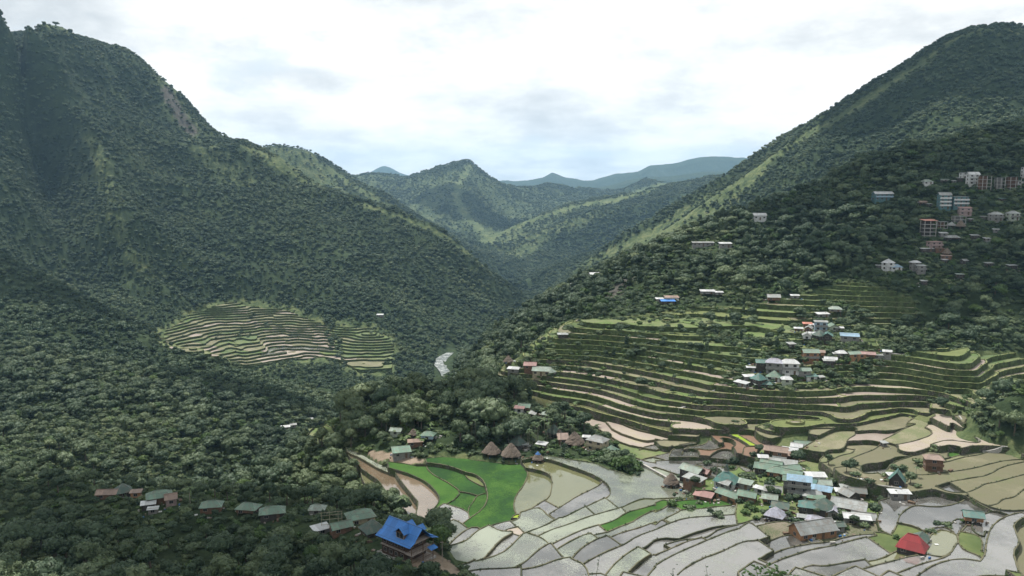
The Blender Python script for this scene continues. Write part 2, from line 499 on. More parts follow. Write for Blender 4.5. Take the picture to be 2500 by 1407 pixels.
def ground_mat():
    m, nt, b = newmat('hill_ground')
    p = pos(nt)
    at = N(nt, 'ShaderNodeAttribute', attribute_name='cover')
    sep = N(nt, 'ShaderNodeSeparateColor'); L(nt, at.outputs['Color'], sep.inputs[0])
    n1 = noise(nt, p, .035, 6, .62); n2 = noise(nt, p, .13, 7, .75)
    f = math_n(nt, 'ADD', math_n(nt, 'MULTIPLY', n1, .4), math_n(nt, 'MULTIPLY', n2, .6))
    wood = ramp(nt, f, [(.40, (.014, .024, .011)), (.52, (.028, .044, .02)), (.64, (.05, .07, .032))])
    grass = ramp(nt, f, [(.40, (.030, .048, .022)), (.50, (.068, .092, .040)), (.60, (.125, .14, .066))])
    rock = ramp(nt, f, [(.36, (.035, .035, .03)), (.6, (.085, .08, .07))])
    earth = ramp(nt, f, [(.36, (.13, .10, .07)), (.6, (.26, .21, .16))])
    jit = math_n(nt, 'MULTIPLY', math_n(nt, 'SUBTRACT', n2, .5), 1.4)
    def cov(ch):
        s = math_n(nt, 'ADD', ch, jit)
        return math_n(nt, 'MULTIPLY', math_n(nt, 'MULTIPLY', math_n(nt, 'SUBTRACT', s, .3), 2.5, True), math_n(nt, 'MULTIPLY', ch, 6, True), True)
    col = mixc(nt, cov(sep.outputs[0]), wood, grass)
    col = mixc(nt, cov(sep.outputs[1]), col, rock)
    col = mixc(nt, cov(sep.outputs[2]), col, earth)
    L(nt, col, b.inputs['Base Color']); b.inputs['Roughness'].default_value = .95
    b.inputs['Specular IOR Level'].default_value = .1
    bump(nt, b, f, 1.0, 2.5)
ground_mat()
def foliage_mat(name, c_dark, c_mid, c_light, sat=1.0):
    m, nt, b = newmat(name)
    oi = N(nt, 'ShaderNodeObjectInfo')
    tint = N(nt, 'ShaderNodeAttribute', attribute_name='tint').outputs['Fac']
    reg = noise(nt, oi.outputs['Location'], .010, 3, .6)
    f = math_n(nt, 'ADD', math_n(nt, 'MULTIPLY', oi.outputs['Random'], .42), math_n(nt, 'MULTIPLY', tint, .22))
    f = math_n(nt, 'ADD', f, math_n(nt, 'MULTIPLY', math_n(nt, 'SUBTRACT', reg, .36), 1.35))
    col = ramp(nt, f, [(.08, c_dark), (.5, c_mid), (.95, c_light)])
    L(nt, col, b.inputs['Base Color']); b.inputs['Roughness'].default_value = .6
    b.inputs['Specular IOR Level'].default_value = .25
    tr = N(nt, 'ShaderNodeBsdfTranslucent'); L(nt, col, tr.inputs[0])
    mx = N(nt, 'ShaderNodeMixShader'); mx.inputs[0].default_value = .15
    L(nt, b.outputs[0], mx.inputs[1]); L(nt, tr.outputs[0], mx.inputs[2])
    L(nt, mx.outputs[0], nt.nodes['Material Output'].inputs[0])
    return m
foliage_mat('leaf_broad', (.015, .034, .017), (.050, .080, .042), (.125, .16, .078))
foliage_mat('leaf_far', (.022, .046, .022), (.055, .088, .045), (.13, .165, .08))
foliage_mat('leaf_pale', (.07, .10, .055), (.10, .14, .07), (.16, .19, .09))
foliage_mat('leaf_bright', (.028, .060, .016), (.052, .095, .026), (.10, .145, .045))
foliage_mat('leaf_palm', (.04, .07, .03), (.06, .10, .04), (.10, .14, .06))
foliage_mat('leaf_dry', (.10, .09, .05), (.16, .14, .07), (.22, .18, .08))
def simple(name, c, rough=.8, metal=0.0, spec=.3, nz=0.0, scale=1.0, c2=None):
    m, nt, b = newmat(name)
    b.inputs['Roughness'].default_value = rough; b.inputs['Metallic'].default_value = metal
    b.inputs['Specular IOR Level'].default_value = spec
    p = N(nt, 'ShaderNodeTexCoord').outputs['Object']
    n = noise(nt, p, scale, 5, .65)
    c2 = c2 or tuple(x * (1 - nz) for x in c)
    L(nt, ramp(nt, n, [(.35, c2), (.62, c)]), b.inputs['Base Color'])
    return m
simple('bark', (.12, .10, .08), .95, nz=.5, scale=3)
simple('pale_bark', (.25, .23, .19), .95, nz=.4, scale=3)

# ------------------------------------------------------------------ plants (meshes shared by all copies)
def ico(sub):
    bm = bmesh.new(); bmesh.ops.create_icosphere(bm, subdivisions=sub, radius=1)
    V = np.array([v.co[:] for v in bm.verts]); F = np.array([[v.index for v in f.verts] for f in bm.faces])
    bm.free(); return V, F
ICO2 = ico(2); ICO1 = ico(1)
def set_tint(me, per_face):
    at = me.attributes.new('tint', 'FLOAT', 'FACE')
    at.data.foreach_set('value', np.asarray(per_face, np.float32))
def crown_mesh(name, mat, lumps, cards, size, seed, core=ICO2, squash=.8, jit=.16):
    """a crown of leafy masses: lumps = [(x,y,z,r)], small leaf sprays over them"""
    r = np.random.default_rng(seed)
    VV, FF, tint = [], [], []
    base = 0
    V0, F0 = core
    for (x, y, z, rad) in lumps:
        d = 1 + r.normal(0, jit, len(V0))
        V = V0 * d[:, None] * np.array([1, 1, squash]) * rad * .86 + np.array([x, y, z])
        VV.append(V); FF.append(F0 + base); base += len(V)
        tint += list(np.clip(r.normal(.25, .1, len(F0)), 0, 1))
    tot = sum(l[3] ** 2 for l in lumps)
    for (x, y, z, rad) in lumps:
        n = max(3, int(cards * rad * rad / tot))
        d = r.normal(0, 1, (n, 3)); d[:, 2] = d[:, 2] * .8 + .35; d /= np.linalg.norm(d, axis=1)[:, None]
        c = d * np.array([1, 1, squash]) * rad * r.uniform(.84, 1.14, (n, 1)) + np.array([x, y, z])
        nn = d + r.normal(0, .55, (n, 3)); nn /= np.linalg.norm(nn, axis=1)[:, None]
        up = r.normal(0, 1, (n, 3)); e1 = np.cross(nn, up); e1 /= np.linalg.norm(e1, axis=1)[:, None]; e2 = np.cross(nn, e1)
        s = size * r.uniform(.6, 1.3, (n, 1))
        q = np.stack([c - e1 * s, c - e2 * s * .62, c + e1 * s, c + e2 * s * .62], 1)
        VV.append(q.reshape(-1, 3))
        idx = base + np.arange(n * 4).reshape(n, 4)
        FF.append(np.concatenate([idx[:, [0, 1, 2]], idx[:, [0, 2, 3]]], 0)); base += n * 4
        tv = np.clip(r.normal(.6, .25, n), 0, 1); tint += list(tv) + list(tv)
    me = mesh_np(name, np.concatenate(VV), np.concatenate(FF), [MATS[mat]])
    set_tint(me, tint)
    return me
def tube(path, radii, sides=6):
    V, F = [], []
    for i, (p, rad) in enumerate(zip(path, radii)):
        p = Vector(p)
        d = (Vector(path[min(i + 1, len(path) - 1)]) - Vector(path[max(i - 1, 0)])).normalized()
        a = d.orthogonal().normalized(); b2 = d.cross(a)
        for k in range(sides):
            an = 2 * math.pi * k / sides
            V.append(p + (a * math.cos(an) + b2 * math.sin(an)) * rad)
        if i:
            for k in range(sides):
                k2 = (k + 1) % sides
                F.append([(i - 1) * sides + k, (i - 1) * sides + k2, i * sides + k2, i * sides + k])
    return V, F
def join(parts):
    V, F = [], []
    for v, f in parts:
        b = len(V); V += [tuple(p) for p in v]; F += [[i + b for i in q] for q in f]
    return V, F
def trunk_mesh(name, h, rad, lumps, seed, mat='bark', limbs=4):
    r = random.Random(seed)
    top = (r.uniform(-.3, .3), r.uniform(-.3, .3), h)
    parts = [tube([(0, 0, -1.0), (top[0] * .4, top[1] * .3, h * .5), top], [rad * 1.25, rad * .85, rad * .5])]
    for l in lumps[:limbs]:
        parts.append(tube([(top[0] * .7, top[1] * .7, h * .72), ((top[0] + l[0]) * .5, (top[1] + l[1]) * .5, (h * .8 + l[2]) * .5 + .3), (l[0], l[1], l[2])], [rad * .45, rad * .32, rad * .14], 5))
    V, F = join(parts)
    return mesh_np(name, V, F, [MATS[mat]])
def lump_set(R, H, n, seed, spread=.62):
    r = random.Random(seed); out = [(0, 0, H, R * .62)]
    for k in range(n):
        an = 2 * math.pi * (k + r.random() * .7) / n; q = R * spread * r.uniform(.55, 1.1)
        out.append((math.cos(an) * q, math.sin(an) * q, H + r.uniform(-.34, .22) * R, R * r.uniform(.30, .50)))
    return out
BROAD = []      # (trunk, crown) near versions, unit: metres
for s in range(6):
    R = [3.4, 4.0, 3.0, 4.4, 3.6, 2.7][s]; H = [6.2, 6.8, 6.8, 6.5, 5.2, 6.6][s]
    lm = lump_set(R, H, [7, 9, 6, 10, 8, 6][s], 40 + s)
    BROAD.append((trunk_mesh('broadleaf_trunk', H * .9, .26, lm, s), crown_mesh('broadleaf_crown', 'leaf_broad', lm, 950, .36, 60 + s)))
FAR = []
for s in range(6):
    R = [3.6, 4.2, 3.2, 4.6, 3.8, 3.0][s]; H = [3.3, 3.4, 3.9, 3.2, 2.9, 3.8][s]
    lm = lump_set(R, H, [4, 5, 4, 6, 5, 3][s], 140 + s)
    FAR.append(crown_mesh('forest_crown', 'leaf_far', lm, 170, .62, 160 + s, core=ICO1, jit=.2))
BRIGHT = []
for s in range(2):
    lm = lump_set(3.4, 5.0, 8, 240 + s)
    BRIGHT.append((trunk_mesh('bright_trunk', 4.4, .24, lm, 40 + s), crown_mesh('bright_crown', 'leaf_bright', lm, 900, .36, 260 + s)))
PALE = []
for s in range(2):
    lm = lump_set(2.6, 4.6, 7, 280 + s, .75)
    PALE.append((trunk_mesh('pale_trunk', 4.2, .16, lm, 50 + s, 'pale_bark', 7), crown_mesh('pale_crown', 'leaf_pale', lm, 420, .34, 290 + s, core=ICO1, jit=.3)))
BUSH = []
for s in range(4):
    lm = [(l[0], l[1], l[2], l[3]) for l in lump_set(1.5, .8, 5, 340 + s, .8)]
    BUSH.append(crown_mesh('bush_crown', ['leaf_broad', 'leaf_bright', 'leaf_pale', 'leaf_broad'][s], lm, 150, .26, 360 + s, core=ICO1, squash=.7))
def frond_crown(name, n, length, droop, width, seed, mat='leaf_palm', z0=0, notch=True):
    """palm or banana leaves: arching blades; notched edges for palms"""
    r = random.Random(seed); V, F = [], []
    for k in range(n):
        an = 2 * math.pi * k / n + r.uniform(-.25, .25); el = r.uniform(.25, 1.15); Ln = length * r.uniform(.8, 1.1)
        seg = 7; b = len(V)
        for i in range(seg + 1):
            t = i / seg
            rad = Ln * t * math.cos(el * (1 - t * .3)); zz = z0 + Ln * t * math.sin(el) - droop * Ln * t * t
            w = width * (math.sin(math.pi * min(1, t * .9 + .1)) ** .6) * (.55 if (notch and i % 2) else 1)
            c = Vector((math.cos(an) * rad, math.sin(an) * rad, zz)); s = Vector((-math.sin(an), math.cos(an), 0))
            V += [c - s * w + Vector((0, 0, -w * .35)), c, c + s * w + Vector((0, 0, -w * .35))]
            if i:
                q = b + (i - 1) * 3
                F += [[q, q + 1, q + 4, q + 3], [q + 1, q + 2, q + 5, q + 4]]
    me = mesh_np(name, V, F, [MATS[mat]])
    set_tint(me, [r.random() for _ in F])
    return me
PALM_T = [mesh_np('palm_trunk', *tube([(0, 0, -1), (.15, .1, 3), (.3, .1, 6.3)], [.17, .12, .10], 6), [MATS['pale_bark']])]
PALM_C = frond_crown('palm_fronds', 15, 2.9, .75, .38, 3, z0=6.2)
ARECA_T = mesh_np('areca_trunk', *tube([(0, 0, -1), (.1, 0, 4), (.15, .1, 8.4)], [.10, .075, .06], 5), [MATS['pale_bark']])
ARECA_C = frond_crown('areca_fronds', 9, 1.7, .7, .26, 5, z0=8.3)
BAN_T = mesh_np('banana_stem', *tube([(0, 0, -1), (0, 0, 1), (0, .05, 2.0)], [.16, .13, .09], 5), [MATS['leaf_bright']])
BAN_C = frond_crown('banana_leaves', 9, 2.3, .55, .36, 9, mat='leaf_bright', z0=1.8, notch=False)
def tuft_mesh(name, mat, n, h, seed):
    r = random.Random(seed); V, F = [], []
    for k in range(n):
        an = r.uniform(0, 6.28); q = r.uniform(0, .3); x, y = math.cos(an) * q, math.sin(an) * q
        a2 = r.uniform(0, 6.28); w = .07; hh = h * r.uniform(.5, 1.1); lx, ly = r.uniform(-.3, .3) * hh, r.uniform(-.3, .3) * hh
        b = len(V); V += [(x - w * math.cos(a2), y - w * math.sin(a2), -.1), (x + w * math.cos(a2), y + w * math.sin(a2), -.1), (x + lx, y + ly, hh)]
        F.append([b, b + 1, b + 2])
    me = mesh_np(name, V, F, [MATS[mat]]); set_tint(me, [r.random() for _ in F]); return me
TALL = crown_mesh('tall_crown', 'leaf_broad', [(0, 0, 4, 1.5), (.3, .2, 6, 1.7), (-.3, .1, 7.8, 1.5), (.1, -.2, 9.2, 1.0)], 600, .34, 501, squash=1.1)
WIDE = crown_mesh('wide_crown', 'leaf_broad', [(math.cos(k * 1.05) * 2.6, math.sin(k * 1.05) * 2.6, 5.4 + (k % 3) * .35, 1.9) for k in range(6)] + [(0, 0, 6.1, 2.2)], 900, .34, 502, squash=.5)
FEATHER = frond_crown('feathery_crown', 26, 4.6, .7, .55, 77, mat='leaf_bright', z0=.6)
TUFT = [tuft_mesh('grass_tuft', 'leaf_bright', 16, .55, 1), tuft_mesh('weed_tuft', 'leaf_broad', 18, .6, 2), tuft_mesh('dry_tuft', 'leaf_dry', 14, .5, 3)]

def scatter(name, pts, scl, rot, var, meshes, **kw):
    """one mass of plants: points carrying size and turn, instances of the given meshes"""
    if len(pts) == 0: return None
    coll = bpy.data.collections.new(name + '_kinds')
    for i, me in enumerate(meshes):
        o = bpy.data.objects.new('%s_kind_%02d' % (name, i), me); coll.objects.link(o)
    me = bpy.data.meshes.new(name)
    me.vertices.add(len(pts)); me.vertices.foreach_set('co', np.asarray(pts, np.float32).ravel())
    for nm, arr, ty in (('size', scl, 'FLOAT'), ('turn', rot, 'FLOAT'), ('which', var, 'INT')):
        at = me.attributes.new(nm, ty, 'POINT'); at.data.foreach_set('value', np.asarray(arr, np.int32 if ty == 'INT' else np.float32))
    o = bpy.data.objects.new(name, me); link(o); tag(o, kind='stuff', **kw)
    ng = bpy.data.node_groups.new(name + '_nodes', 'GeometryNodeTree')
    ng.interface.new_socket('Geometry', in_out='INPUT', socket_type='NodeSocketGeometry')
    ng.interface.new_socket('Geometry', in_out='OUTPUT', socket_type='NodeSocketGeometry')
    gi = ng.nodes.new('NodeGroupInput'); go = ng.nodes.new('NodeGroupOutput')
    ci = ng.nodes.new('GeometryNodeCollectionInfo'); ci.inputs['Collection'].default_value = coll
    ci.inputs['Separate Children'].default_value = True; ci.inputs['Reset Children'].default_value = True
    ip = ng.nodes.new('GeometryNodeInstanceOnPoints'); ip.inputs['Pick Instance'].default_value = True
    def na(nm, ty):
        n = ng.nodes.new('GeometryNodeInputNamedAttribute'); n.data_type = ty; n.inputs['Name'].default_value = nm; return n.outputs[0]
    cx = ng.nodes.new('ShaderNodeCombineXYZ'); ng.links.new(na('turn', 'FLOAT'), cx.inputs[2])
    er = ng.nodes.new('FunctionNodeEulerToRotation'); ng.links.new(cx.outputs[0], er.inputs[0])
    ng.links.new(gi.outputs[0], ip.inputs['Points']); ng.links.new(ci.outputs[0], ip.inputs['Instance'])
    ng.links.new(na('which', 'INT'), ip.inputs['Instance Index']); ng.links.new(er.outputs[0], ip.inputs['Rotation'])
    ng.links.new(na('size', 'FLOAT'), ip.inputs['Scale']); ng.links.new(ip.outputs[0], go.inputs[0])
    mod = o.modifiers.new('plants', 'NODES'); mod.node_group = ng
    return o
# ------------------------------------------------------------------ terraced land: lines traced on the slopes
def z1(pts):   # coordinates read from an enlargement of the lower centre
    return [(800 + x / 2.941, 1000 + y / 2.941) for x, y in pts]
def z2(pts):   # enlargement of the lower right
    return [(1600 + x / 2.7778, 1000 + y / 2.7778) for x, y in pts]
F_POLY = z1([(145,335),(130,290),(250,310),(330,360),(400,390),(460,395),(560,395),(640,405),(700,390),(700,350),(820,320),(990,330),(1060,350),(1160,360),(1290,380),(1390,372),(1480,355),(1580,340),(1700,355),(1850,375),(1940,395),(2000,430),(2100,460),(2180,488),(2235,460),(2200,390),(2110,310),(2030,200),(1960,150)]) + \
  [(1410,1022),(1440,1012),(1520,1030),(1600,1062),(1700,1056),(1790,1050),(1880,1058),(1990,1042),(2090,1040),(2180,1015),(2290,1000),(2360,1010),(2390,1040),(2420,1075),(2500,1092),(2620,1090),(2620,1430)] + \
  [(2250,1432),(1900,1432),(1500,1432)] + z1([(2000,1240),(1500,1240),(1100,1215),(1010,1165),(920,1100),(870,1020),(850,940),(800,880),(740,830),(640,790),(600,760),(560,720),(430,650),(310,650),(290,590),(250,520),(240,470),(190,410)])
def clip_x(l, xm=2353):
    if l[-1][0] <= xm or l[0][0] > xm: return l
    out = []
    for p, q in zip(l[:-1], l[1:]):
        if p[0] <= xm: out.append(p)
        if p[0] <= xm < q[0]:
            f = (xm - p[0]) / (q[0] - p[0]); out.append((xm, p[1] + (q[1] - p[1]) * f)); break
    return out
F_LINES = [z1(clip_x(l)) for l in [
 [(145,335),(200,345),(260,375),(330,420),(400,445),(440,455),(520,470),(600,490),(680,520),(740,560),(780,600),(805,640),(795,690),(750,740),(700,780),(670,800)],
 [(430,380),(440,455)],[(250,310),(330,345),(420,380),(440,455)],
 [(485,460),(500,500),(535,550),(580,600),(620,630),(645,660),(648,700),(630,765)],
 [(235,470),(290,490),(340,510),(375,535),(400,580),(430,625),(440,660)],
 [(710,395),(714,425),(740,460),(800,500),(860,530),(910,565),(955,600),(920,650),(850,690),(800,720),(720,790)],
 [(955,600),(1010,606),(1070,625)],
 [(640,405),(710,395),(800,400),(870,415),(940,440),(990,465),(1060,480),(1110,520),(1130,560),(1145,610),(1150,660),(1130,710),(1080,750),(1020,780),(970,810),(940,820)],
 [(990,465),(1000,495),(1060,530),(1110,560),(1130,560)],
 [(1140,612),(1120,615),(1070,630),(1040,680),(1010,710),(1010,750),(1025,780)],
 [(850,700),(900,712),(960,722),(1008,742)],
 [(700,350),(710,395)],
 [(1390,372),(1420,420),(1440,455),(1420,520),(1400,570),(1370,610),(1340,660),(1335,700),(1350,740),(1385,760)],
 [(1385,760),(1370,800),(1280,815),(1180,840),(1070,875)],[(940,820),(1000,845),(1070,875),(1150,905)],
 [(1320,780),(1345,758),(1385,760)],
 [(1440,430),(1500,440),(1560,455),(1605,480),(1612,540),(1605,600),(1590,650),(1500,700),(1385,760)],
 [(1405,385),(1480,362),(1580,365),(1680,395),(1780,430),(1870,465),(1940,500),(2000,540),(2030,580),(2030,620),(1980,650),(1870,700),(1760,750),(1700,780),(1650,792),(1590,750)],
 [(1970,520),(1960,545),(1900,580),(1800,630),(1700,690),(1590,750)],
 [(1560,670),(1620,690),(1650,700)],
 [(2200,380),(2300,430),(2400,480),(2500,530)],
 [(2110,310),(2210,350),(2300,385),(2400,400),(2500,430)],
 [(1385,760),(1470,730),(1530,725),(1590,770),(1650,790)],
 [(1310,945),(1420,890),(1560,840),(1650,790),(1760,752)],
 [(1420,970),(1500,930),(1600,880),(1720,840),(1850,790),(1980,750),(2110,715),(2180,680),(2260,650),(2400,655),(2500,648)],
 [(1850,708),(1925,757)],[(2000,650),(2110,715),(2155,748)],
 [(1570,995),(1700,930),(1830,870),(1950,835),(2060,800),(2150,745),(2250,720),(2350,690),(2470,680)],
 [(1630,1020),(1750,960),(1850,915),(1960,890),(2010,880),(2090,845),(2190,810),(2230,780),(2400,700),(2470,690)],
 [(1715,1090),(1800,1020),(1900,965),(2000,930),(2100,890),(2250,850),(2350,810),(2430,780),(2500,750)],
 [(1740,1130),(1830,1085),(1960,1040),(2050,1010),(2130,985),(2220,930),(2350,885),(2500,840)],
 [(1960,1180),(2100,1090),(2240,1025),(2300,990),(2350,950),(2420,935),(2500,945)],
 [(2080,1210),(2200,1130),(2320,1075),(2420,1020),(2500,985)],
 [(2290,1210),(2420,1140),(2500,1105)],
 [(1950,840),(2010,880)],[(1900,915),(1950,945)],[(2030,940),(2110,990)],[(2230,1030),(2320,1075)],[(1350,840),(1410,890)],[(2430,800),(2490,830)],[(2340,690),(2390,715)],
 [(1160,905),(1240,940),(1310,945),(1420,980),(1550,1000),(1600,1030),(1680,1090),(1740,1130),(1850,1160),(1880,1210)],
 [(720,795),(800,815),(890,825),(940,820)],[(740,830),(820,838),(900,835),(960,850),(1020,880)],[(900,835),(800,882)],
 [(870,940),(960,905),(1050,880),(1130,905)],[(880,965),(1000,960),(1060,930),(1160,905)],
 [(930,1070),(1050,1060),(1150,1020),(1230,980),(1310,960)],[(1060,1060),(1180,1050),(1290,1030),(1400,985)],
 [(930,1130),(1100,1130),(1290,1135),(1400,1110),(1500,1060),(1590,1035)],[(1050,1165),(1300,1170),(1500,1160),(1650,1130),(1740,1125)],
 [(1390,1165),(1390,1230)],[(1180,880),(1240,900),(1290,870)],
]] + [z2(l) for l in [
 [(0,615),(120,610),(240,600),(330,590),(440,590)],[(95,655),(120,635),(250,620),(400,610),(480,600),(545,630)],[(180,690),(300,680),(420,665),(555,655)],[(95,650),(180,690)],
 [(0,645),(60,630),(110,640),(95,655),(50,680),(0,700)],
 [(0,785),(60,740),(180,690)],[(0,835),(100,790),(200,760),(320,750),(440,740),(540,730)],
 [(0,900),(60,885),(150,895),(230,860),(330,830),(420,800),(560,790),(700,745),(850,725),(960,725),(1000,760)],
 [(60,935),(150,905),(230,890),(310,885),(360,870),(430,820),(560,790)],
 [(0,1010),(120,960),(220,915),(310,890)],[(50,755),(120,790)],
 [(0,1105),(130,1050),(280,985),(420,925),(520,885),(560,880),(610,840),(750,800),(880,780),(920,790)],
 [(150,1140),(300,1060),(440,1010),(590,940),(690,930),(780,900),(870,865),(990,855),(1120,890)],
 [(700,1030),(840,960),(1000,925),(1180,905),(1300,870),(1430,850),(1540,850),(1600,862)],
 [(560,1140),(700,1080),(840,1030),(930,1005),(1050,970),(1200,945),(1330,910),(1430,885),(1500,870)],
 [(900,1140),(1020,1075),(1150,1080),(1280,1060),(1420,1040),(1530,1020),(1650,960),(1780,930),(1850,880),(1910,830),(1980,830),(2050,862)],
 [(1180,1150),(1340,1110),(1450,1085),(1600,1050),(1700,1020),(1850,990),(1920,1010),(2000,990),(2040,930)],
 [(1520,1150),(1680,1095),(1800,1050),(1950,1010),(2000,990)],[(1740,1150),(1900,1070),(2050,1040),(2200,1055)],[(2050,1150),(2200,1110),(2380,1110)],
 [(315,890),(415,930)],[(655,840),(750,895)],[(700,930),(800,980)],[(990,855),(1065,915)],[(1440,890),(1590,970)],[(1430,1045),(1480,1085)],
 [(1515,640),(1620,600),(1750,600),(1880,560),(1990,590),(2110,590),(2200,640),(2300,680),(2400,690),(2520,678)],
 [(1640,790),(1660,730),(1750,660),(1850,665),(1960,655),(2060,620),(2110,590)],
 [(1515,640),(1545,700),(1500,740),(1520,830),(1600,855)],[(1640,790),(1620,830),(1600,855)],
 [(1850,870),(1830,840),(1900,800),(1980,800),(2050,860)],[(1640,790),(1740,800),(1850,840)],
 [(1990,800),(2040,740),(2080,745)],
 [(1900,545),(2000,580),(2110,575),(2200,530),(2230,510),(2300,500),(2370,480),(2520,440)],
 [(2110,575),(2150,620),(2280,690)],
 [(1730,480),(1850,475),(1960,455),(2120,430),(2230,400),(2400,330),(2520,290)],
 [(1900,545),(1990,510),(2150,480),(2260,460),(2350,400),(2520,330)],[(1990,510),(2110,575)],
 [(2260,690),(2350,700),(2450,740),(2520,730)],[(2050,862),(2120,780),(2200,720),(2280,690)],[(2180,760),(2130,810),(2220,880),(2240,830)],
 [(2050,862),(2060,960),(2200,1000),(2230,1030),(2200,1055)],[(2060,840),(2160,850),(2220,880),(2215,960)],
 [(2230,1030),(2250,900),(2300,820),(2400,760),(2520,735)],
 [(2520,760),(2420,830),(2440,880),(2470,950),(2420,1000),(2450,1060),(2500,1150)],
 [(2320,640),(2360,600),(2430,590),(2480,540),(2520,515)],
 # olive fields above the village
 [(1000,295),(1040,250),(1110,190),(1200,130),(1260,115),(1370,120),(1370,160),(1300,210),(1280,270),(1250,290),(1170,290),(1140,325),(940,300)],
 [(1000,295),(940,320),(960,380),(1010,420)],[(1140,325),(1100,370),(1180,430),(1190,470)],
 [(1160,380),(1200,350),(1260,310),(1340,290),(1350,260)],
 [(1370,160),(1480,150),(1560,165),(1700,130),(1760,90)],[(1290,440),(1310,390),(1380,350),(1500,290),(1530,240),(1600,200),(1700,130)],
 [(1390,440),(1420,420),(1500,410),(1560,390),(1650,345),(1740,340)],[(1570,250),(1650,270),(1640,320),(1740,340),(1830,300)],
 [(1650,270),(1760,240),(1880,180),(1870,140),(1830,120)],[(1480,220),(1420,215),(1370,220),(1300,225)],
 [(1200,130),(1230,90),(1380,95),(1480,60)],[(1050,120),(1200,130)],[(1040,170),(1050,120),(1060,80)],
 [(1850,290),(1980,225),(2100,235),(2190,240),(2210,190),(2180,160),(2100,100),(2020,60)],[(1880,80),(1990,150),(2000,100),(2100,110),(2100,60)],
 [(1940,360),(2070,310),(2170,270),(2290,260),(2400,250)],[(1780,410),(1950,390),(2080,340),(2200,310),(2240,280),(2290,260)],
 [(1920,300),(1990,280),(1980,330)],[(1990,280),(2070,290),(2070,310)],
 [(1700,130),(1720,60),(1790,0)],[(1850,90),(1900,40)],
 [(1180,480),(1280,450),(1380,460),(1400,500),(1490,490),(1560,470)],[(1390,440),(1390,480)],[(1400,550),(1500,575),(1600,590)],
 [(1700,530),(1730,480)],[(1740,340),(1600,400),(1560,470),(1540,500)],
 [(190,470),(230,520),(240,550),(270,600),(330,592)],[(555,655),(540,730),(560,790)],[(960,725),(1010,780),(1180,810),(1320,775),(1500,765)],[(190,460),(310,450)],[(410,520),(490,465)],[(565,430),(620,470),(680,440),(680,365)],
 [(680,365),(690,300),(720,240),(800,205),(900,130),(1040,120)],[(940,320),(960,300)],[(1180,430),(1240,520),(1400,550)],[(410,520),(330,470),(310,450)],
 # small swirling ponds
 [(0,440),(120,500),(240,550)],[(0,400),(120,440),(190,460)],[(0,355),(90,350),(180,352),(300,350),(420,350),(520,348),(680,365)],
 [(95,340),(110,280),(200,230),(280,200),(300,160)],[(180,330),(200,280),(300,250),(350,215),(360,170)],[(270,290),(320,290),(350,300),(430,270),(470,220),(440,190)],
 [(380,330),(440,270),(510,260),(540,290),(550,330)],[(590,350),(600,270),(640,260),(700,245),(640,215),(570,170)],[(510,170),(560,200),(620,240),(640,260)],
 [(440,190),(470,170),(530,200),(550,240),(530,270)],[(380,160),(400,200),(430,240)],
 [(500,160),(560,155),(640,150)],[(680,160),(720,200),(780,210)],
 [(230,410),(300,370),(400,350)],[(310,450),(340,440),(410,395),(450,388),(530,400),(565,430),(540,460),(490,465)],[(450,400),(560,385),(640,400)],
 [(10,240),(30,270),(90,280),(110,260)],[(0,330),(60,345)],[(180,310),(230,285),(290,300),(300,340)],
 [(90,205),(200,160),(300,160),(420,150),(500,160)],[(0,200),(90,205)],
]] + [
 [(1480,1030),(1500,1060),(1570,1085),(1600,1075)],[(1505,1022),(1545,1050),(1600,1062)],[(1440,1045),(1480,1060),(1520,1090),(1600,1100)],
 [(1560,1100),(1630,1070),(1700,1068)],[(1540,1130),(1600,1115),(1640,1100),(1700,1080)],
]
M_POLY = [(1195,912),(1215,896),(1250,889),(1290,850),(1340,815),(1370,800),(1400,782),(1480,782),(1600,768),(1700,752),(1800,752),(1900,738),(1980,712),(2080,690),(2150,700),(2230,735),(2240,770),(2160,800),(2140,840),(2150,872),(2230,870),(2350,860),(2500,862),(2680,868),(2680,960),(2500,940),(2440,960),(2370,1000)] + \
  [(2290,1000),(2180,1015),(2090,1040),(1990,1042),(1880,1058),(1790,1050),(1700,1056),(1600,1062),(1520,1030),(1440,1012),(1400,1020),(1340,1000),(1290,975),(1230,940)]
L_POLY = [(372,822),(430,798),(462,768),(520,752),(560,741),(640,752),(700,758),(760,785),(830,796),(900,800),(950,822),(962,850),(955,905),(880,908),(830,885),(790,872),(700,880),(620,898),(560,890),(470,868),(400,842)]
S_POLY = [(748,1044),(815,1040),(815,1062),(800,1084),(752,1084)]

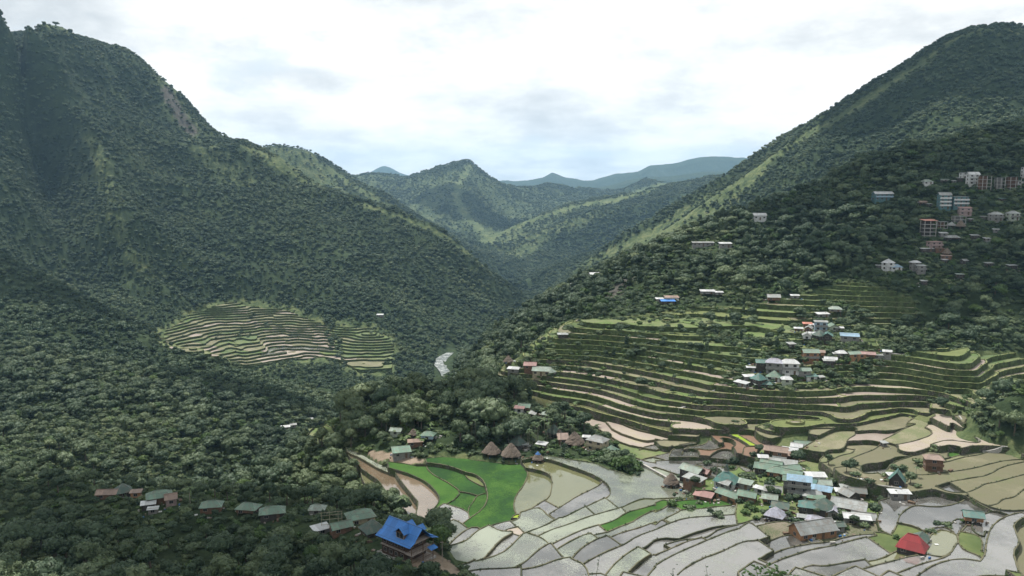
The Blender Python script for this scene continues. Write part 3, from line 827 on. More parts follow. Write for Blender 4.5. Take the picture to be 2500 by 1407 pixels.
def world_poly(uv):
    out = []
    n = len(uv)
    for i in range(n):
        (u0, v0), (u1, v1) = uv[i], uv[(i + 1) % n]
        k = max(1, int(math.hypot(u1 - u0, v1 - v0) / 14))
        for j in range(k):
            f = j / k
            x, y, z = hit(u0 + (u1 - u0) * f, v0 + (v1 - v0) * f)
            out.append((x, y))
    return out
def smooth_line(pts, closed=False, it=1):
    for _ in range(it):
        q = []
        n = len(pts)
        rngi = range(n) if closed else range(n - 1)
        if not closed: q.append(pts[0])
        for i in rngi:
            a, b = pts[i], pts[(i + 1) % n]
            q.append((a[0] * .75 + b[0] * .25, a[1] * .75 + b[1] * .25))
            q.append((a[0] * .25 + b[0] * .75, a[1] * .25 + b[1] * .75))
        if not closed: q.append(pts[-1])
        pts = q
    return pts
def resample(pts, step):
    out = [pts[0]]; acc = 0
    for a, b in zip(pts[:-1], pts[1:]):
        d = math.hypot(b[0] - a[0], b[1] - a[1])
        if d < 1e-6: continue
        s = step - acc
        while s < d:
            f = s / d
            out.append((a[0] + (b[0] - a[0]) * f, a[1] + (b[1] - a[1]) * f)); s += step
        acc = d - (s - step)
    if math.hypot(out[-1][0] - pts[-1][0], out[-1][1] - pts[-1][1]) > step * .3: out.append(pts[-1])
    else: out[-1] = pts[-1]
    return out

def contours(poly, levels, cell, wob, seed, sm=2):
    """contour polylines of the (slightly disturbed) ground inside a polygon"""
    xs = [p[0] for p in poly]; ys = [p[1] for p in poly]
    gx = np.arange(min(xs) - 4 * cell, max(xs) + 4 * cell, cell); gy = np.arange(min(ys) - 4 * cell, max(ys) + 4 * cell, cell)
    X, Y = np.meshgrid(gx, gy, indexing='ij')
    H = ground(X, Y)
    H = H + wob * (fbm(X / 26, Y / 26, 2, seed) + 0.7 * fbm(X / 55, Y / 55, 2, seed + 5))
    # terraces were built piece by piece: neighbouring stretches do not line up
    qx = X * .86 + Y * .5 + 9 * fbm(X / 30, Y / 30, 2, seed + 8); qy = -X * .5 + Y * .86 + 9 * fbm(X / 30, Y / 30, 2, seed + 9)
    H = H + wob * .75 * (2 * _hash(np.floor(qx / 34), np.floor(qy / 60), seed + 3) - 1)
    for _ in range(sm):
        H[1:-1, 1:-1] = (H[1:-1, 1:-1] * 2 + H[:-2, 1:-1] + H[2:, 1:-1] + H[1:-1, :-2] + H[1:-1, 2:]) / 6
    ins = inpoly(X, Y, poly)
    ins = ins[:-1, :-1] | ins[1:, :-1] | ins[:-1, 1:] | ins[1:, 1:]
    res = []
    for lv in levels:
        B = H > lv
        cs = B[:-1, :-1].astype(int) + B[1:, :-1] * 2 + B[1:, 1:] * 4 + B[:-1, 1:] * 8
        I, J = np.nonzero((cs > 0) & (cs < 15) & ins)
        adj = {}
        for i, j in zip(I, J):
            c = cs[i, j]
            def e(k):   # edge keys
                return (('x', i, j), ('y', i + 1, j), ('x', i, j + 1), ('y', i, j))[k]
            tab = {1: [(3, 0)], 2: [(0, 1)], 3: [(3, 1)], 4: [(1, 2)], 5: [(3, 2), (0, 1)], 6: [(0, 2)], 7: [(3, 2)], 8: [(2, 3)], 9: [(2, 0)], 10: [(0, 3), (1, 2)], 11: [(2, 1)], 12: [(1, 3)], 13: [(1, 0)], 14: [(0, 3)]}
            for (p, q) in tab[c]:
                kp, kq = e(p), e(q)
                adj.setdefault(kp, []).append(kq); adj.setdefault(kq, []).append(kp)
        def pos(k):
            t, i, j = k
            if t == 'x':
                f = (lv - H[i, j]) / (H[i + 1, j] - H[i, j]); return (gx[i] + f * cell, gy[j])
            f = (lv - H[i, j]) / (H[i, j + 1] - H[i, j]); return (gx[i], gy[j] + f * cell)
        used = set()
        starts = [k for k in adj if len(adj[k]) == 1] + list(adj)
        for s in starts:
            if s in used: continue
            ch = [s]; used.add(s); cur = s
            while True:
                nx = [k for k in adj[cur] if k not in used]
                if not nx: break
                cur = nx[0]; used.add(cur); ch.append(cur)
            closed = len(ch) > 3 and s in adj[ch[-1]] and len(adj[s]) == 2
            if len(ch) < 6: continue
            pts = [pos(k) for k in ch]
            if closed: pts.append(pts[0])
            res.append((lv, pts))
    return res, (gx, gy, H)

def build_zone(poly, lines, step):
    """planar subdivision of a polygon by lines -> verts, tris, component ids, constraint edges"""
    from mathutils.geometry import delaunay_2d_cdt
    V = []; E = []
    ring = resample(poly + [poly[0]], abs(step))[:-1]
    b = len(V); V += ring; E += [(b + i, b + (i + 1) % len(ring)) for i in range(len(ring))]
    nring = len(ring)
    for ln in lines:
        if step > 0: ln = resample(ln, step)
        if len(ln) < 2: continue
        b = len(V); V += ln; E += [(b + i, b + i + 1) for i in range(len(ln) - 1)]
    cx = sum(p[0] for p in poly) / len(poly); cy = sum(p[1] for p in poly) / len(poly)
    res = delaunay_2d_cdt([Vector((p[0] - cx, p[1] - cy)) for p in V], E, [], 0, 0.35, True)
    verts = np.array([(p[0] + cx, p[1] + cy) for p in res[0]])
    edges = res[1]; faces = np.array(res[2]); oe = res[4]
    cons = set()
    for e, o in zip(edges, oe):
        if len(o) > 0: cons.add((min(e), max(e)))
    cen = verts[faces].mean(1)
    inside = inpoly(cen[:, 0], cen[:, 1], ring)
    e2f = {}
    for fi, f in enumerate(faces):
        if not inside[fi]: continue
        for k in range(3):
            a, c = int(f[k]), int(f[(k + 1) % 3])
            e2f.setdefault((min(a, c), max(a, c)), []).append(fi)
    comp = np.full(len(faces), -1); nc = 0
    nb = [[] for _ in range(len(faces))]
    for e, fs in e2f.items():
        if e not in cons and len(fs) == 2:
            nb[fs[0]].append(fs[1]); nb[fs[1]].append(fs[0])
    for fi in range(len(faces)):
        if not inside[fi] or comp[fi] >= 0: continue
        st = [fi]; comp[fi] = nc
        while st:
            g = st.pop()
            for h in nb[g]:
                if comp[h] < 0: comp[h] = nc; st.append(h)
        nc += 1
    cedges = [(e, fs) for e, fs in e2f.items() if e in cons or len(fs) == 1]
    # cut short loose ends
    adj = {}
    for e, fs in cedges:
        for q in (0, 1): adj.setdefault(e[q], set()).add(e[1 - q])
    cut = set()
    for s in [p for p in adj if len(adj[p]) == 1]:
        ch = [s]; ln = 0
        while len(adj[ch[-1]]) <= 2 and ln < 3.0:
            nx = [p for p in adj[ch[-1]] if p not in ch]
            if not nx: break
            ln += math.hypot(*(verts[nx[0]] - verts[ch[-1]])); ch.append(nx[0])
        if ln < 3.0:
            for p, q in zip(ch[:-1], ch[1:]): cut.add((min(p, q), max(p, q)))
    cedges = [(e, fs) for e, fs in cedges if e not in cut]
    return verts, faces, comp, nc, cedges
# ------------------------------------------------------------------ terraces: build the paddies and their walls
def snap_lines(lines, ring, tol):
    segs = []
    def sg(l, k): 
        for a, b in zip(l[:-1], l[1:]): segs.append((a[0], a[1], b[0], b[1], k))
    for k, l in enumerate(lines): sg(l, k)
    sg(ring + [ring[0]], -1)
    S = np.array(segs)
    out = []
    for k, l in enumerate(lines):
        l = list(l)
        for end in (0, -1):
            p = l[end]
            m = S[:, 4] != k
            s = S[m]
            dx = s[:, 2] - s[:, 0]; dy = s[:, 3] - s[:, 1]
            q = np.clip(((p[0] - s[:, 0]) * dx + (p[1] - s[:, 1]) * dy) / (dx * dx + dy * dy + 1e-9), 0, 1)
            cx = s[:, 0] + q * dx; cy = s[:, 1] + q * dy
            d = np.hypot(cx - p[0], cy - p[1]); j = int(np.argmin(d))
            if d[j] < (16 if p[1] < 182 else tol):
                k2 = 1 if end == 0 else -2
                px, py = (cx[j] - p[0], cy[j] - p[1]) if d[j] > .5 else (p[0] - l[k2][0], p[1] - l[k2][1])
                g = .45 / max(math.hypot(px, py), 1e-6)
                np_ = (cx[j] + px * g, cy[j] + py * g)
                if end == 0: l.insert(0, np_)
                else: l.append(np_)
        out.append(l)
    return out
DBG = False
PADDIES = []       # dicts
def make_zone(zone, poly, lines, step, kindfn, seeds, hfun, wall_mat, top_mat, bund_h=.22, bund_w=.26, outer_drop=2.5, quant=None):
    v, f, comp, nc, ce = build_zone(poly, lines, step)
    cen = v[f].mean(1)
    e1 = v[f[:, 1]] - v[f[:, 0]]; e2 = v[f[:, 2]] - v[f[:, 0]]
    ar = np.abs(e1[:, 0] * e2[:, 1] - e1[:, 1] * e2[:, 0]) / 2
    ok = comp >= 0
    h = hfun(cen[:, 0], cen[:, 1])
    A = np.bincount(comp[ok], ar[ok], nc); Hm = np.bincount(comp[ok], (ar * h)[ok], nc) / np.maximum(A, 1e-6)
    if quant: Hm = quant(Hm)
    CXm = np.bincount(comp[ok], (ar * cen[:, 0])[ok], nc) / np.maximum(A, 1e-6); CYm = np.bincount(comp[ok], (ar * cen[:, 1])[ok], nc) / np.maximum(A, 1e-6)
    kinds = [None] * nc
    for (u, vv, kd) in seeds:
        x, y, z = hit(u, vv)
        # containing triangle
        a = v[f[:, 0]]; b = v[f[:, 1]]; c = v[f[:, 2]]
        def cr(p, q): return (q[:, 0] - p[:, 0]) * (y - p[:, 1]) - (q[:, 1] - p[:, 1]) * (x - p[:, 0])
        s1, s2, s3 = cr(a, b), cr(b, c), cr(c, a)
        ins = ((s1 >= 0) & (s2 >= 0) & (s3 >= 0)) | ((s1 <= 0) & (s2 <= 0) & (s3 <= 0))
        w = np.nonzero(ins & ok)[0]
        if len(w):
            if zone == 'F' and DBG: print('seed', int((u-800)*2.941), int((vv-1000)*2.941), kd, comp[w[0]], kinds[comp[w[0]]])
            kinds[comp[w[0]]] = kd
    for k in range(nc):
        if kinds[k] == 'lime_seedbed' and A[k] > (70 if zone == 'M' else 160): kinds[k] = None
        if kinds[k] is None: kinds[k] = 'weedy_bank' if A[k] < 7 else kindfn(CXm[k], CYm[k], Hm[k], k)
    # vertex directions for the walls
    inc = {}
    for (e, fs) in ce:
        for q in (0, 1): inc.setdefault(e[q], []).append(e[1 - q])
    def nrm(i, j):
        d = v[j] - v[i]; L_ = math.hypot(d[0], d[1]) + 1e-9
        return np.array([-d[1] / L_, d[0] / L_])
    def offs(i, j, first):
        """unit offset at vertex (i if first) for the edge i->j"""
        n0 = nrm(i, j); p = i if first else j; o = j if first else i
        others = [x for x in inc[p] if x != o]
        if len(others) == 1:
            q = others[0]
            n1 = nrm(q, i) if first else nrm(j, q)
            m = n0 + n1; l2 = m @ m
            if l2 > .6: return m / l2 * 2 * 1.0
        return n0
    walls = [dict(V=[], F=[], M=[], hs=[]) for _ in range(nc)]
    for (e, fs) in ce:
        i, j = e
        cs = [comp[x] for x in fs]
        mid = (v[i] + v[j]) / 2
        if len(cs) == 1:
            z_out = float(ground(mid[0], mid[1])) - outer_drop; k = cs[0]; zh, zl = Hm[k], min(z_out, Hm[k] - .6)
            c0 = cen[fs[0]]; n0 = nrm(i, j); low_side = -1 if (c0 - mid) @ n0 > 0 else 1
        else:
            if cs[0] == cs[1]:
                k = cs[0]; zh = zl = Hm[k]; low_side = 1
            else:
                kh, kl = (cs[0], cs[1]) if Hm[cs[0]] >= Hm[cs[1]] else (cs[1], cs[0])
                k = kh; zh, zl = Hm[kh], Hm[kl]
                c0 = cen[fs[0] if cs[0] == kl else fs[1]]; low_side = 1 if (c0 - mid) @ nrm(i, j) > 0 else -1
        W = walls[k]; hgt = zh - zl; W['hs'].append(hgt)
        b = len(W['V'])
        d = (v[j] - v[i]); d = d / (math.hypot(*d) + 1e-9)
        for (p, first, sg) in ((i, True, -1), (j, False, 1)):
            o = offs(i, j, first)
            ext = d * sg * (.12 if len(inc[p]) != 2 else 0)
            jt = float(_hash(np.array([p]), np.array([11]), 5)[0]); jt2 = float(_hash(np.array([p]), np.array([31]), 6)[0])
            w = bund_w * (.75 + .6 * jt); top = zh + bund_h * (.6 + .8 * jt2)
            bl = w + (hgt * .10 if low_side > 0 else .08); br = w + (hgt * .10 if low_side < 0 else .08)
            P = v[p] + ext
            W['V'] += [(*(P + o * bl), zl - .35 if low_side > 0 else zh - .25), (*(P + o * w * .8), top), (*(P - o * w * .8), top), (*(P - o * br), zl - .35 if low_side < 0 else zh - .25)]
        side = 0 if hgt > .85 else 1
        W['F'] += [[b, b + 1, b + 5, b + 4], [b + 1, b + 2, b + 6, b + 5], [b + 2, b + 3, b + 7, b + 6]]
        W['M'] += [side, 1, side]
        if len(inc[i]) != 2: W['F'].append([b, b + 3, b + 2, b + 1]); W['M'].append(side)
        if len(inc[j]) != 2: W['F'].append([b + 4, b + 5, b + 6, b + 7]); W['M'].append(side)
    for k in range(nc):
        fk = f[comp == k]
        if len(fk) == 0: continue
        a, t = CXm[k] / CYm[k], Hm[k] / CYm[k]
        vis = A[k] * abs(t) / CYm[k] ** 2 * (1 if abs(a) < .66 else .01)
        PADDIES.append(dict(zone=zone, v=v, f=fk, z=Hm[k], A=A[k], c=(CXm[k], CYm[k]), kind=kinds[k], W=walls[k], vis=vis, wm='mossy_wall' if (zone == 'L' or (zone == 'M' and (Hm[k] > -84 or (k * 7) % 5 == 0))) else wall_mat, tm=top_mat))
    return v, ce, comp, Hm

def lines_world(ls, it=1):
    return [[hit(u, vv)[:2] for u, vv in smooth_line(l, it=it)] for l in ls]
WM = world_poly(M_POLY); WF = world_poly(F_POLY); WL = world_poly(L_POLY); WS = world_poly(S_POLY)
def grid_fn(g):
    gx, gy, H = g
    def fn(x, y):
        ia = np.clip((np.asarray(x) - gx[0]) / (gx[1] - gx[0]), 0, len(gx) - 1.001); ib = np.clip((np.asarray(y) - gy[0]) / (gy[1] - gy[0]), 0, len(gy) - 1.001)
        i = ia.astype(int); j = ib.astype(int); p = ia - i; q = ib - j
        return (H[i, j] * (1 - p) + H[i + 1, j] * p) * (1 - q) + (H[i, j + 1] * (1 - p) + H[i + 1, j + 1] * p) * q
    return fn
def dividers(lines, levels, hf, n, maxlen, seed):
    """short bunds running uphill from one terrace edge to the next"""
    r = random.Random(seed); out = []
    for lv, l in lines:
        Lw = 0
        nxt = [q for q in levels if q > lv + 1e-6]
        if not nxt: continue
        goal = min(nxt); k = int(r.uniform(4, n))
        while k < len(l) - 3:
            x, y = l[k]; pts = [(x, y)]
            good = False
            for s in range(int(maxlen)):
                gx = float(hf(x + 1, y) - hf(x - 1, y)); gy = float(hf(x, y + 1) - hf(x, y - 1)); g = math.hypot(gx, gy)
                if g < 1e-4: break
                x += gx / g; y += gy / g; pts.append((x, y))
                if float(hf(x, y)) > goal + .05: good = True; break
            if good and len(pts) > 2: out.append(pts)
            k += int(r.uniform(n * .5, n * 1.7))
    return out
rk = random.Random(5)
def pick(tbl):
    s = sum(w for _, w in tbl); q = rk.random() * s
    for k, w in tbl:
        q -= w
        if q <= 0: return k
    return tbl[-1][0]
# --- middle terraces
zs = [float(ground(x, y)) for x, y in WM]
lvM = []; z = min(zs) - .5
while z < max(zs) + 1:
    lvM.append(z); z += 1.6 + .5 * rk.random() + (.3 if z > -84 else 0)
cl, gM = contours(WM, lvM, 2.0, 1.5, 3)
hM = grid_fn(gM)
cl = [(lv, resample(l, 2.2)) for lv, l in cl]
dv = dividers(cl, lvM, hM, 15, 24, 8)
def kindM(x, y, z, k):
    u, vv = at2uv(x / y, z / y)
    if vv < 880: return pick([('green_stubble', 6), ('olive_stubble', 3), ('pink_mud', 1.2), ('weedy_bank', 2)])
    if u > 2050: return pick([('olive_stubble', 5), ('green_stubble', 3), ('pink_mud', 2), ('olive_water', 1)])
    return pick([('olive_stubble', 4), ('pink_mud', 4.2), ('green_stubble', 4), ('olive_water', .8), ('weedy_bank', .7)])
SEED_M = [(1275,925,'pink_mud'),(1470,975,'pink_mud'),(1572,943,'lime_seedbed'),(1742,972,'lime_seedbed'),(1678,1001,'lime_seedbed'),(1550,1005,'lime_seedbed'),(1850,985,'olive_stubble'),(2180,955,'pink_mud'),(2290,990,'olive_stubble')]
zoneM = make_zone('M', WM, [l for _, l in cl] + dv, 2.2, kindM, SEED_M, hM, 'stone_wall', 'grass_top', .25, .32)
# --- left terraces over the gorge
zs = [float(ground(x, y)) for x, y in WL]
lvL = list(np.arange(min(zs) - 1, max(zs) + 1, 2.4))
cl2, gL = contours(WL, lvL, 3.0, 3.0, 13, 1)
hL = grid_fn(gL)
cl2 = [(lv, resample(l, 3.0)) for lv, l in cl2]
dvL = dividers(cl2, lvL, hL, 9, 26, 18)
def kindL(x, y, z, k):
    u, vv = at2uv(x / y, z / y)
    if u > 800: return pick([('green_stubble', 6), ('olive_stubble', 2), ('pink_mud', .5)])
    if 640 < u < 800 and vv > 800: return pick([('pink_mud', 5), ('olive_stubble', 2), ('still_water', .6)])
    return pick([('olive_stubble', 5), ('green_stubble', 4), ('pink_mud', 2)])
make_zone('L', WL, [l for _, l in cl2] + dvL, 3.0, kindL, [(885,890,'still_water'),(735,850,'still_water')], hL, 'stone_wall', 'grass_top', .25, .35)
# --- small patch beside the ravine
zs = [float(ground(x, y)) for x, y in WS]
cl3, gS = contours(WS, list(np.arange(min(zs) - 1, max(zs) + 1, 2.2)), 1.5, .3, 23)
make_zone('S', WS, [l for _, l in cl3], 2.0, lambda *a: 'green_stubble', [], grid_fn(gS), 'stone_wall', 'grass_top', .25, .26)
# --- the basin
fl = lines_world(F_LINES)
fl = snap_lines([resample(l, 1.8) for l in fl], resample(WF + [WF[0]], 1.8)[:-1], 6.0)
def kindF(x, y, z, k):
    u, vv = at2uv(x / y, z / y)
    if u > 2170 and vv > 1128: return pick([('still_water', 8), ('olive_water', 1)])
    if u > 1950 and vv < 1165: return pick([('olive_stubble', 6), ('pink_mud', 3), ('olive_water', 2)])
    if vv < 1105: return pick([('still_water', 3), ('red_mud', 2), ('olive_stubble', 3), ('pink_mud', 2)])
    if u < 1750 and vv < 1290: return pick([('water_seedlings', 5), ('still_water', 3)])
    return pick([('still_water', 7), ('water_seedlings', 2)])
SEED_F = [z2([(x, y)])[0] + ('village_earth',) for x, y in [(800,500),(700,500),(900,600),(620,620),(1100,600),(400,560),(1000,720),(850,250),(900,150),(1400,780),(760,720)]] + [(z1([(x, y)])[0] + (k,)) for x, y, k in [
 (300,430,'silty_water'),(480,600,'silty_water'),(700,580,'silty_water'),(330,560,'olive_water'),(600,450,'young_rice'),(770,720,'young_rice'),
 (850,480,'young_rice'),(900,480,'young_rice'),(950,660,'young_rice'),(1060,570,'young_rice'),(1060,500,'weedy_bank'),(1090,680,'young_rice'),(860,770,'still_water'),(1230,600,'young_rice'),(900,340,'young_rice'),
 (1350,778,'lime_seedbed'),(1480,600,'olive_water'),(1750,520,'olive_water'),(1850,640,'still_water'),(2200,600,'water_seedlings'),(1500,800,'water_seedlings'),(1480,730,'still_water'),
 (1700,820,'water_seedlings'),(1700,800,'water_seedlings'),(1900,800,'water_seedlings'),(2000,700,'water_seedlings'),(1250,850,'still_water'),(1000,920,'still_water'),(1250,900,'pink_mud'),
 (1000,1010,'water_seedlings'),(1200,1090,'water_seedlings'),(1500,1100,'still_water'),(1600,700,'still_water'),(2300,700,'olive_water'),(920,870,'water_seedlings')]] + \
 [(z2([(x, y)])[0] + (k,)) for x, y, k in [
 (300,650,'young_rice'),(50,660,'young_rice'),(300,700,'water_seedlings'),(1100,200,'olive_stubble'),(1050,380,'green_stubble'),(1180,400,'pink_mud'),(1250,400,'pink_mud'),(1350,330,'olive_stubble'),(1480,330,'olive_stubble'),(1300,180,'olive_stubble'),(1450,120,'olive_stubble'),
 (1700,220,'pink_mud'),(1800,60,'lime_seedbed'),(1820,50,'lime_seedbed'),(1480,440,'still_water'),(1300,480,'young_rice'),(1500,560,'young_rice'),(1700,640,'still_water'),(1900,720,'still_water'),(2020,320,'young_rice'),(1960,330,'young_rice'),
 (100,290,'still_water'),(230,310,'green_stubble'),(430,200,'red_mud'),(400,190,'red_mud'),(480,210,'red_mud'),(500,330,'still_water'),(560,280,'red_mud'),(620,300,'red_mud'),(460,430,'still_water'),(100,420,'still_water'),(40,300,'green_stubble'),(100,240,'olive_stubble'),
 (1850,320,'pink_mud'),(2000,260,'pink_mud'),(1600,640,'still_water'),(2140,900,'weedy_bank'),(1550,920,'weedy_bank'),(2300,570,'still_water'),(2200,450,'olive_water'),(1900,430,'olive_water'),(2350,330,'olive_stubble'),
 (840,130,'lime_seedbed'),(540,172,'lime_seedbed'),(1640,700,'still_water'),(250,250,'still_water'),(340,220,'still_water'),(300,230,'still_water')]]
make_zone('F', WF, fl, -1.8, kindF, SEED_F, ground, 'stone_wall', 'mud_top', .2, .19)

def merge_paddies(lst, with_walls=True):
    V, F, M, mats = [], [], [], []
    def mi(n):
        if n not in mats: mats.append(n)
        return mats.index(n)
    b = 0
    for p in lst:
        us, inv = np.unique(p['f'], return_inverse=True)
        V.append(np.column_stack([p['v'][us], np.full(len(us), p['z'])])); F += [tuple(int(x) + b for x in q) for q in inv.reshape(-1, 3)]
        M += [mi(p['kind'])] * len(p['f']); b += len(us)
        W = p['W']
        if W['V']:
            V.append(np.array(W['V'])); F += [tuple(x + b for x in q) for q in W['F']]
            M += [mi(p['wm'] if q == 0 else p['tm']) for q in W['M']]; b += len(W['V'])
    return mesh_np('rest', np.concatenate(V), F, [MATS[m] for m in mats], M)
def orient(me):
    bm = bmesh.new(); bm.from_mesh(me); bmesh.ops.recalc_face_normals(bm, faces=bm.faces); bm.to_mesh(me); bm.free()
terr_root = empty('rice_terraces', (0, 0, 0), kind='structure')
PADDIES.sort(key=lambda p: -p['vis'])
print('paddies', len(PADDIES))
for p in PADDIES[:300]:
    us, inv = np.unique(p['f'], return_inverse=True)
    c = np.array([p['c'][0], p['c'][1], p['z']])
    fc = inv.reshape(-1, 3)
    vv = np.column_stack([p['v'][us], np.full(len(us), p['z'])]) - c
    e1 = vv[fc[:, 1]] - vv[fc[:, 0]]; e2 = vv[fc[:, 2]] - vv[fc[:, 0]]
    neg = (e1[:, 0] * e2[:, 1] - e1[:, 1] * e2[:, 0]) < 0
    fc[neg] = fc[neg][:, ::-1]
    o = obj('rice_paddy', mesh_np('rice_paddy', vv, fc, [MATS[p['kind']]]), terr_root)
    o.location = c
    W = p['W']
    if W['V']:
        hs = np.mean(W['hs'])
        me = mesh_np('wall', np.array(W['V']) - c, W['F'], [MATS[p['wm']], MATS[p['tm']]], W['M'])
        w = obj('retaining_wall' if hs > .85 else 'earth_bund', me, o)
rest = merge_paddies(PADDIES[300:])
if len(PADDIES) > 300: obj('small_paddies', rest, terr_root, kind='stuff')
print('terraces', round(time.time() - T0, 1))

# ------------------------------------------------------------------ ground sheet
GU, GV = at2uv(AA, TT)
# sink the ground under the terraces
sink = np.zeros(XX.shape)
for P, s in ((WM, 2.6), (WF, 2.2), (WL, 4.0), (WS, 2.5)):
    xs = [p[0] for p in P]; ys = [p[1] for p in P]
    m = (XX > min(xs) - 5) & (XX < max(xs) + 5) & (YY > min(ys) - 5) & (YY < max(ys) + 5)
    ins = inpoly(XX[m], YY[m], P); d = polydist(XX[m], YY[m], P)
    sink[m] = np.maximum(sink[m], np.where(ins, s * np.clip((d + .8) / 2.5, 0, 1), 0))
in_terr = sink > 0
ZG = ZZ - sink
cover = np.zeros(XX.shape + (4,), np.float32); cover[..., 3] = 1
def band(line, rad, Y0=0, Y1=1e9):
    d = polydist(GU, GV, line, closed=False)
    return np.clip(1.15 - d / rad, 0, 1) * ((YY > Y0) & (YY < Y1))
def area(poly, Y0=0, Y1=1e9, soft=18):
    ins = inpoly(GU, GV, poly) & (YY > Y0) & (YY < Y1)
    d = polydist(GU, GV, poly)
    return np.where(ins, np.clip(d / soft + .25, 0, 1), 0)
G = cover[..., 0]
grassy = [
 band([(2500,78),(2400,75),(2330,100),(2250,155),(2100,255),(2000,315),(1880,390),(1800,450),(1700,500)], 15, 900, 2600) * .85,
 area([(1880,380),(1900,400),(1850,460),(1780,520),(1700,560),(1600,610),(1500,640),(1400,670),(1330,690),(1400,640),(1500,590),(1600,540),(1700,480),(1800,430)], 900, 2600, 25) * .75,
 band([(1145,410),(1125,440),(1110,470),(1130,520),(1170,560),(1200,585)], 16, 2500) * 1.0,
 area([(820,420),(1145,405),(1420,470),(1500,470),(1350,560),(1200,590),(1040,560),(930,500)], 2500) * .48,
 area([(1170,590),(1300,540),(1500,500),(1560,500),(1330,600),(1290,640),(1240,640)], 2000) * .55,
 band([(1180,590),(1250,560),(1310,535),(1400,505),(1500,490),(1640,445),(1700,432)], 12, 2000) * .9,
 band([(860,492),(980,530),(1090,580),(1180,648),(1275,705)], 9, 1000, 1700) * .9,
 band([(800,412),(870,460),(960,508),(1040,570)], 10, 1900, 2700),
 band([(0,18),(60,60),(155,68),(330,125),(380,168),(430,222)], 10, 1000, 2000) * .8,
 area([(560,350),(620,350),(760,365),(820,420),(860,480),(740,455),(650,410)], 1400, 3000) * .7,
 area([(350,120),(430,215),(520,330),(600,400),(680,470),(560,470),(480,400),(420,330),(380,240)], 1200, 2200) * .42,
 area([(190,300),(260,330),(330,600),(420,700),(330,680),(260,560)], 1000, 1700) * .5,
 band([(800,1000),(870,970),(935,955),(1000,945),(1065,930)], 14, 340, 600),
 band([(1910,500),(1960,465),(2050,420),(2120,385)], 10, 450, 700),
]
for g in grassy: G[:] = np.maximum(G, g)
for P, rad in ((L_POLY, 22), (M_POLY, 8), (F_POLY, 8)):
    d = polydist(GU, GV, P); inn = inpoly(GU, GV, P)
    y0, y1 = {id(L_POLY): (850, 1250), id(M_POLY): (250, 560), id(F_POLY): (150, 400)}[id(P)]
    G[:] = np.maximum(G, np.where((YY > y0) & (YY < y1), np.where(inn, 1, np.clip(1.1 - d / rad, 0, 1)), 0))
cover[..., 1] = np.maximum(band([(405,225),(430,265),(450,300),(470,320)], 20, 1200, 2200), area([(1520,665),(1570,650),(1530,720),(1470,760),(1450,740)], 380, 700) * .8)
cover[..., 2] = np.maximum(area(z1([(250,290),(420,300),(700,360),(700,392),(460,395),(330,360)]), 200, 400, 6), area([(955,1330),(1040,1330),(1105,1375),(1140,1407),(1040,1400),(960,1360)], 150, 240, 6))
idx = np.arange(NA * NB).reshape(NA, NB)
def sheet(name, j0, j1, **kw):
    ids = idx[:, j0:j1 + 1]
    F = np.stack([ids[:-1, :-1], ids[1:, :-1], ids[1:, 1:], ids[:-1, 1:]], -1).reshape(-1, 4) - 0
    remap = np.full(NA * NB, -1); u = ids.ravel(); remap[u] = np.arange(len(u))
    V = np.stack([XX, YY, ZG], -1).reshape(-1, 3)[u]
    me = mesh_np(name, V, remap[F], [MATS['hill_ground']], smooth=True)
    at = me.color_attributes.new('cover', 'FLOAT_COLOR', 'POINT'); at.data.foreach_set('color', cover.reshape(-1, 4)[u].ravel())
    return obj(name, me, kind='structure', **kw)
jn = int(np.searchsorted(GB, math.log(720))); jm = int(np.searchsorted(GB, math.log(2150)))
sheet('terrain', 0, jn, label='forested hillsides and valley floor around the rice terraces')
sheet('mountain_slopes', jn, jm, label='big forested mountain slopes on both sides of the gorge')
sheet('hills', jm, NB - 1, label='paler grassy hills in the middle distance with a peaked mountain')

# ------------------------------------------------------------------ far blue ranges
def range_mesh(name, crest, depth, base_z, seed, rough, label):
    """a mountain range: crest (u, v) at distance Y, slopes falling on both sides"""
    us = np.arange(crest[0][0], crest[-1][0] + 1, 6.0)
    vs = np.interp(us, [c[0] for c in crest], [c[1] for c in crest]); Ys = np.interp(us, [c[0] for c in crest], [c[2] for c in crest])
    a, t = uv2at(us, vs)
    k = np.linspace(-1, 1, 41)
    V = np.zeros((len(us), len(k), 3))
    for q, kk in enumerate(k):
        y = Ys + kk * depth; x = a * Ys + 0 * y
        crestz = t * Ys
        fall = abs(kk) ** .85
        z = crestz * (1 - fall) + base_z * fall + rough * fbm(x / 900 + kk * .4, y / 2200, 5, seed, ridged=True) * (min(1, abs(kk) * 5) * .75 + .22) - .1 * rough
        V[:, q] = np.stack([x, y, z], -1)
    n1, n2 = V.shape[:2]; ids = np.arange(n1 * n2).reshape(n1, n2)
    F = np.stack([ids[:-1, :-1], ids[1:, :-1], ids[1:, 1:], ids[:-1, 1:]], -1).reshape(-1, 4)
    me = mesh_np(name, V.reshape(-1, 3), F, [MATS['hill_ground']], smooth=True)
    at = me.color_attributes.new('cover', 'FLOAT_COLOR', 'POINT'); c = np.zeros((n1 * n2, 4), np.float32); c[:, 0] = .0; c[:, 3] = 1; at.data.foreach_set('color', c.ravel())
    return obj(name, me, kind='structure', label=label)
range_mesh('mountain_range', [(1180,440,8600),(1230,434,8600),(1290,438,8600),(1325,434,8500),(1350,425,8500),(1375,430,8500),(1400,431,8500),(1425,436,8400),(1450,434,8400),(1480,426,8300),(1500,420,8300),(1560,416,8300),(1585,404,8200),(1620,400,8200),(1650,396,8200),(1680,388,8200),(1740,381,8200),(1790,381,8200),(1830,382,8200),(1900,386,8200),(2100,400,8200)], 1500, -500, 5, 190, 'long blue mountain range behind the valley rising to the right')
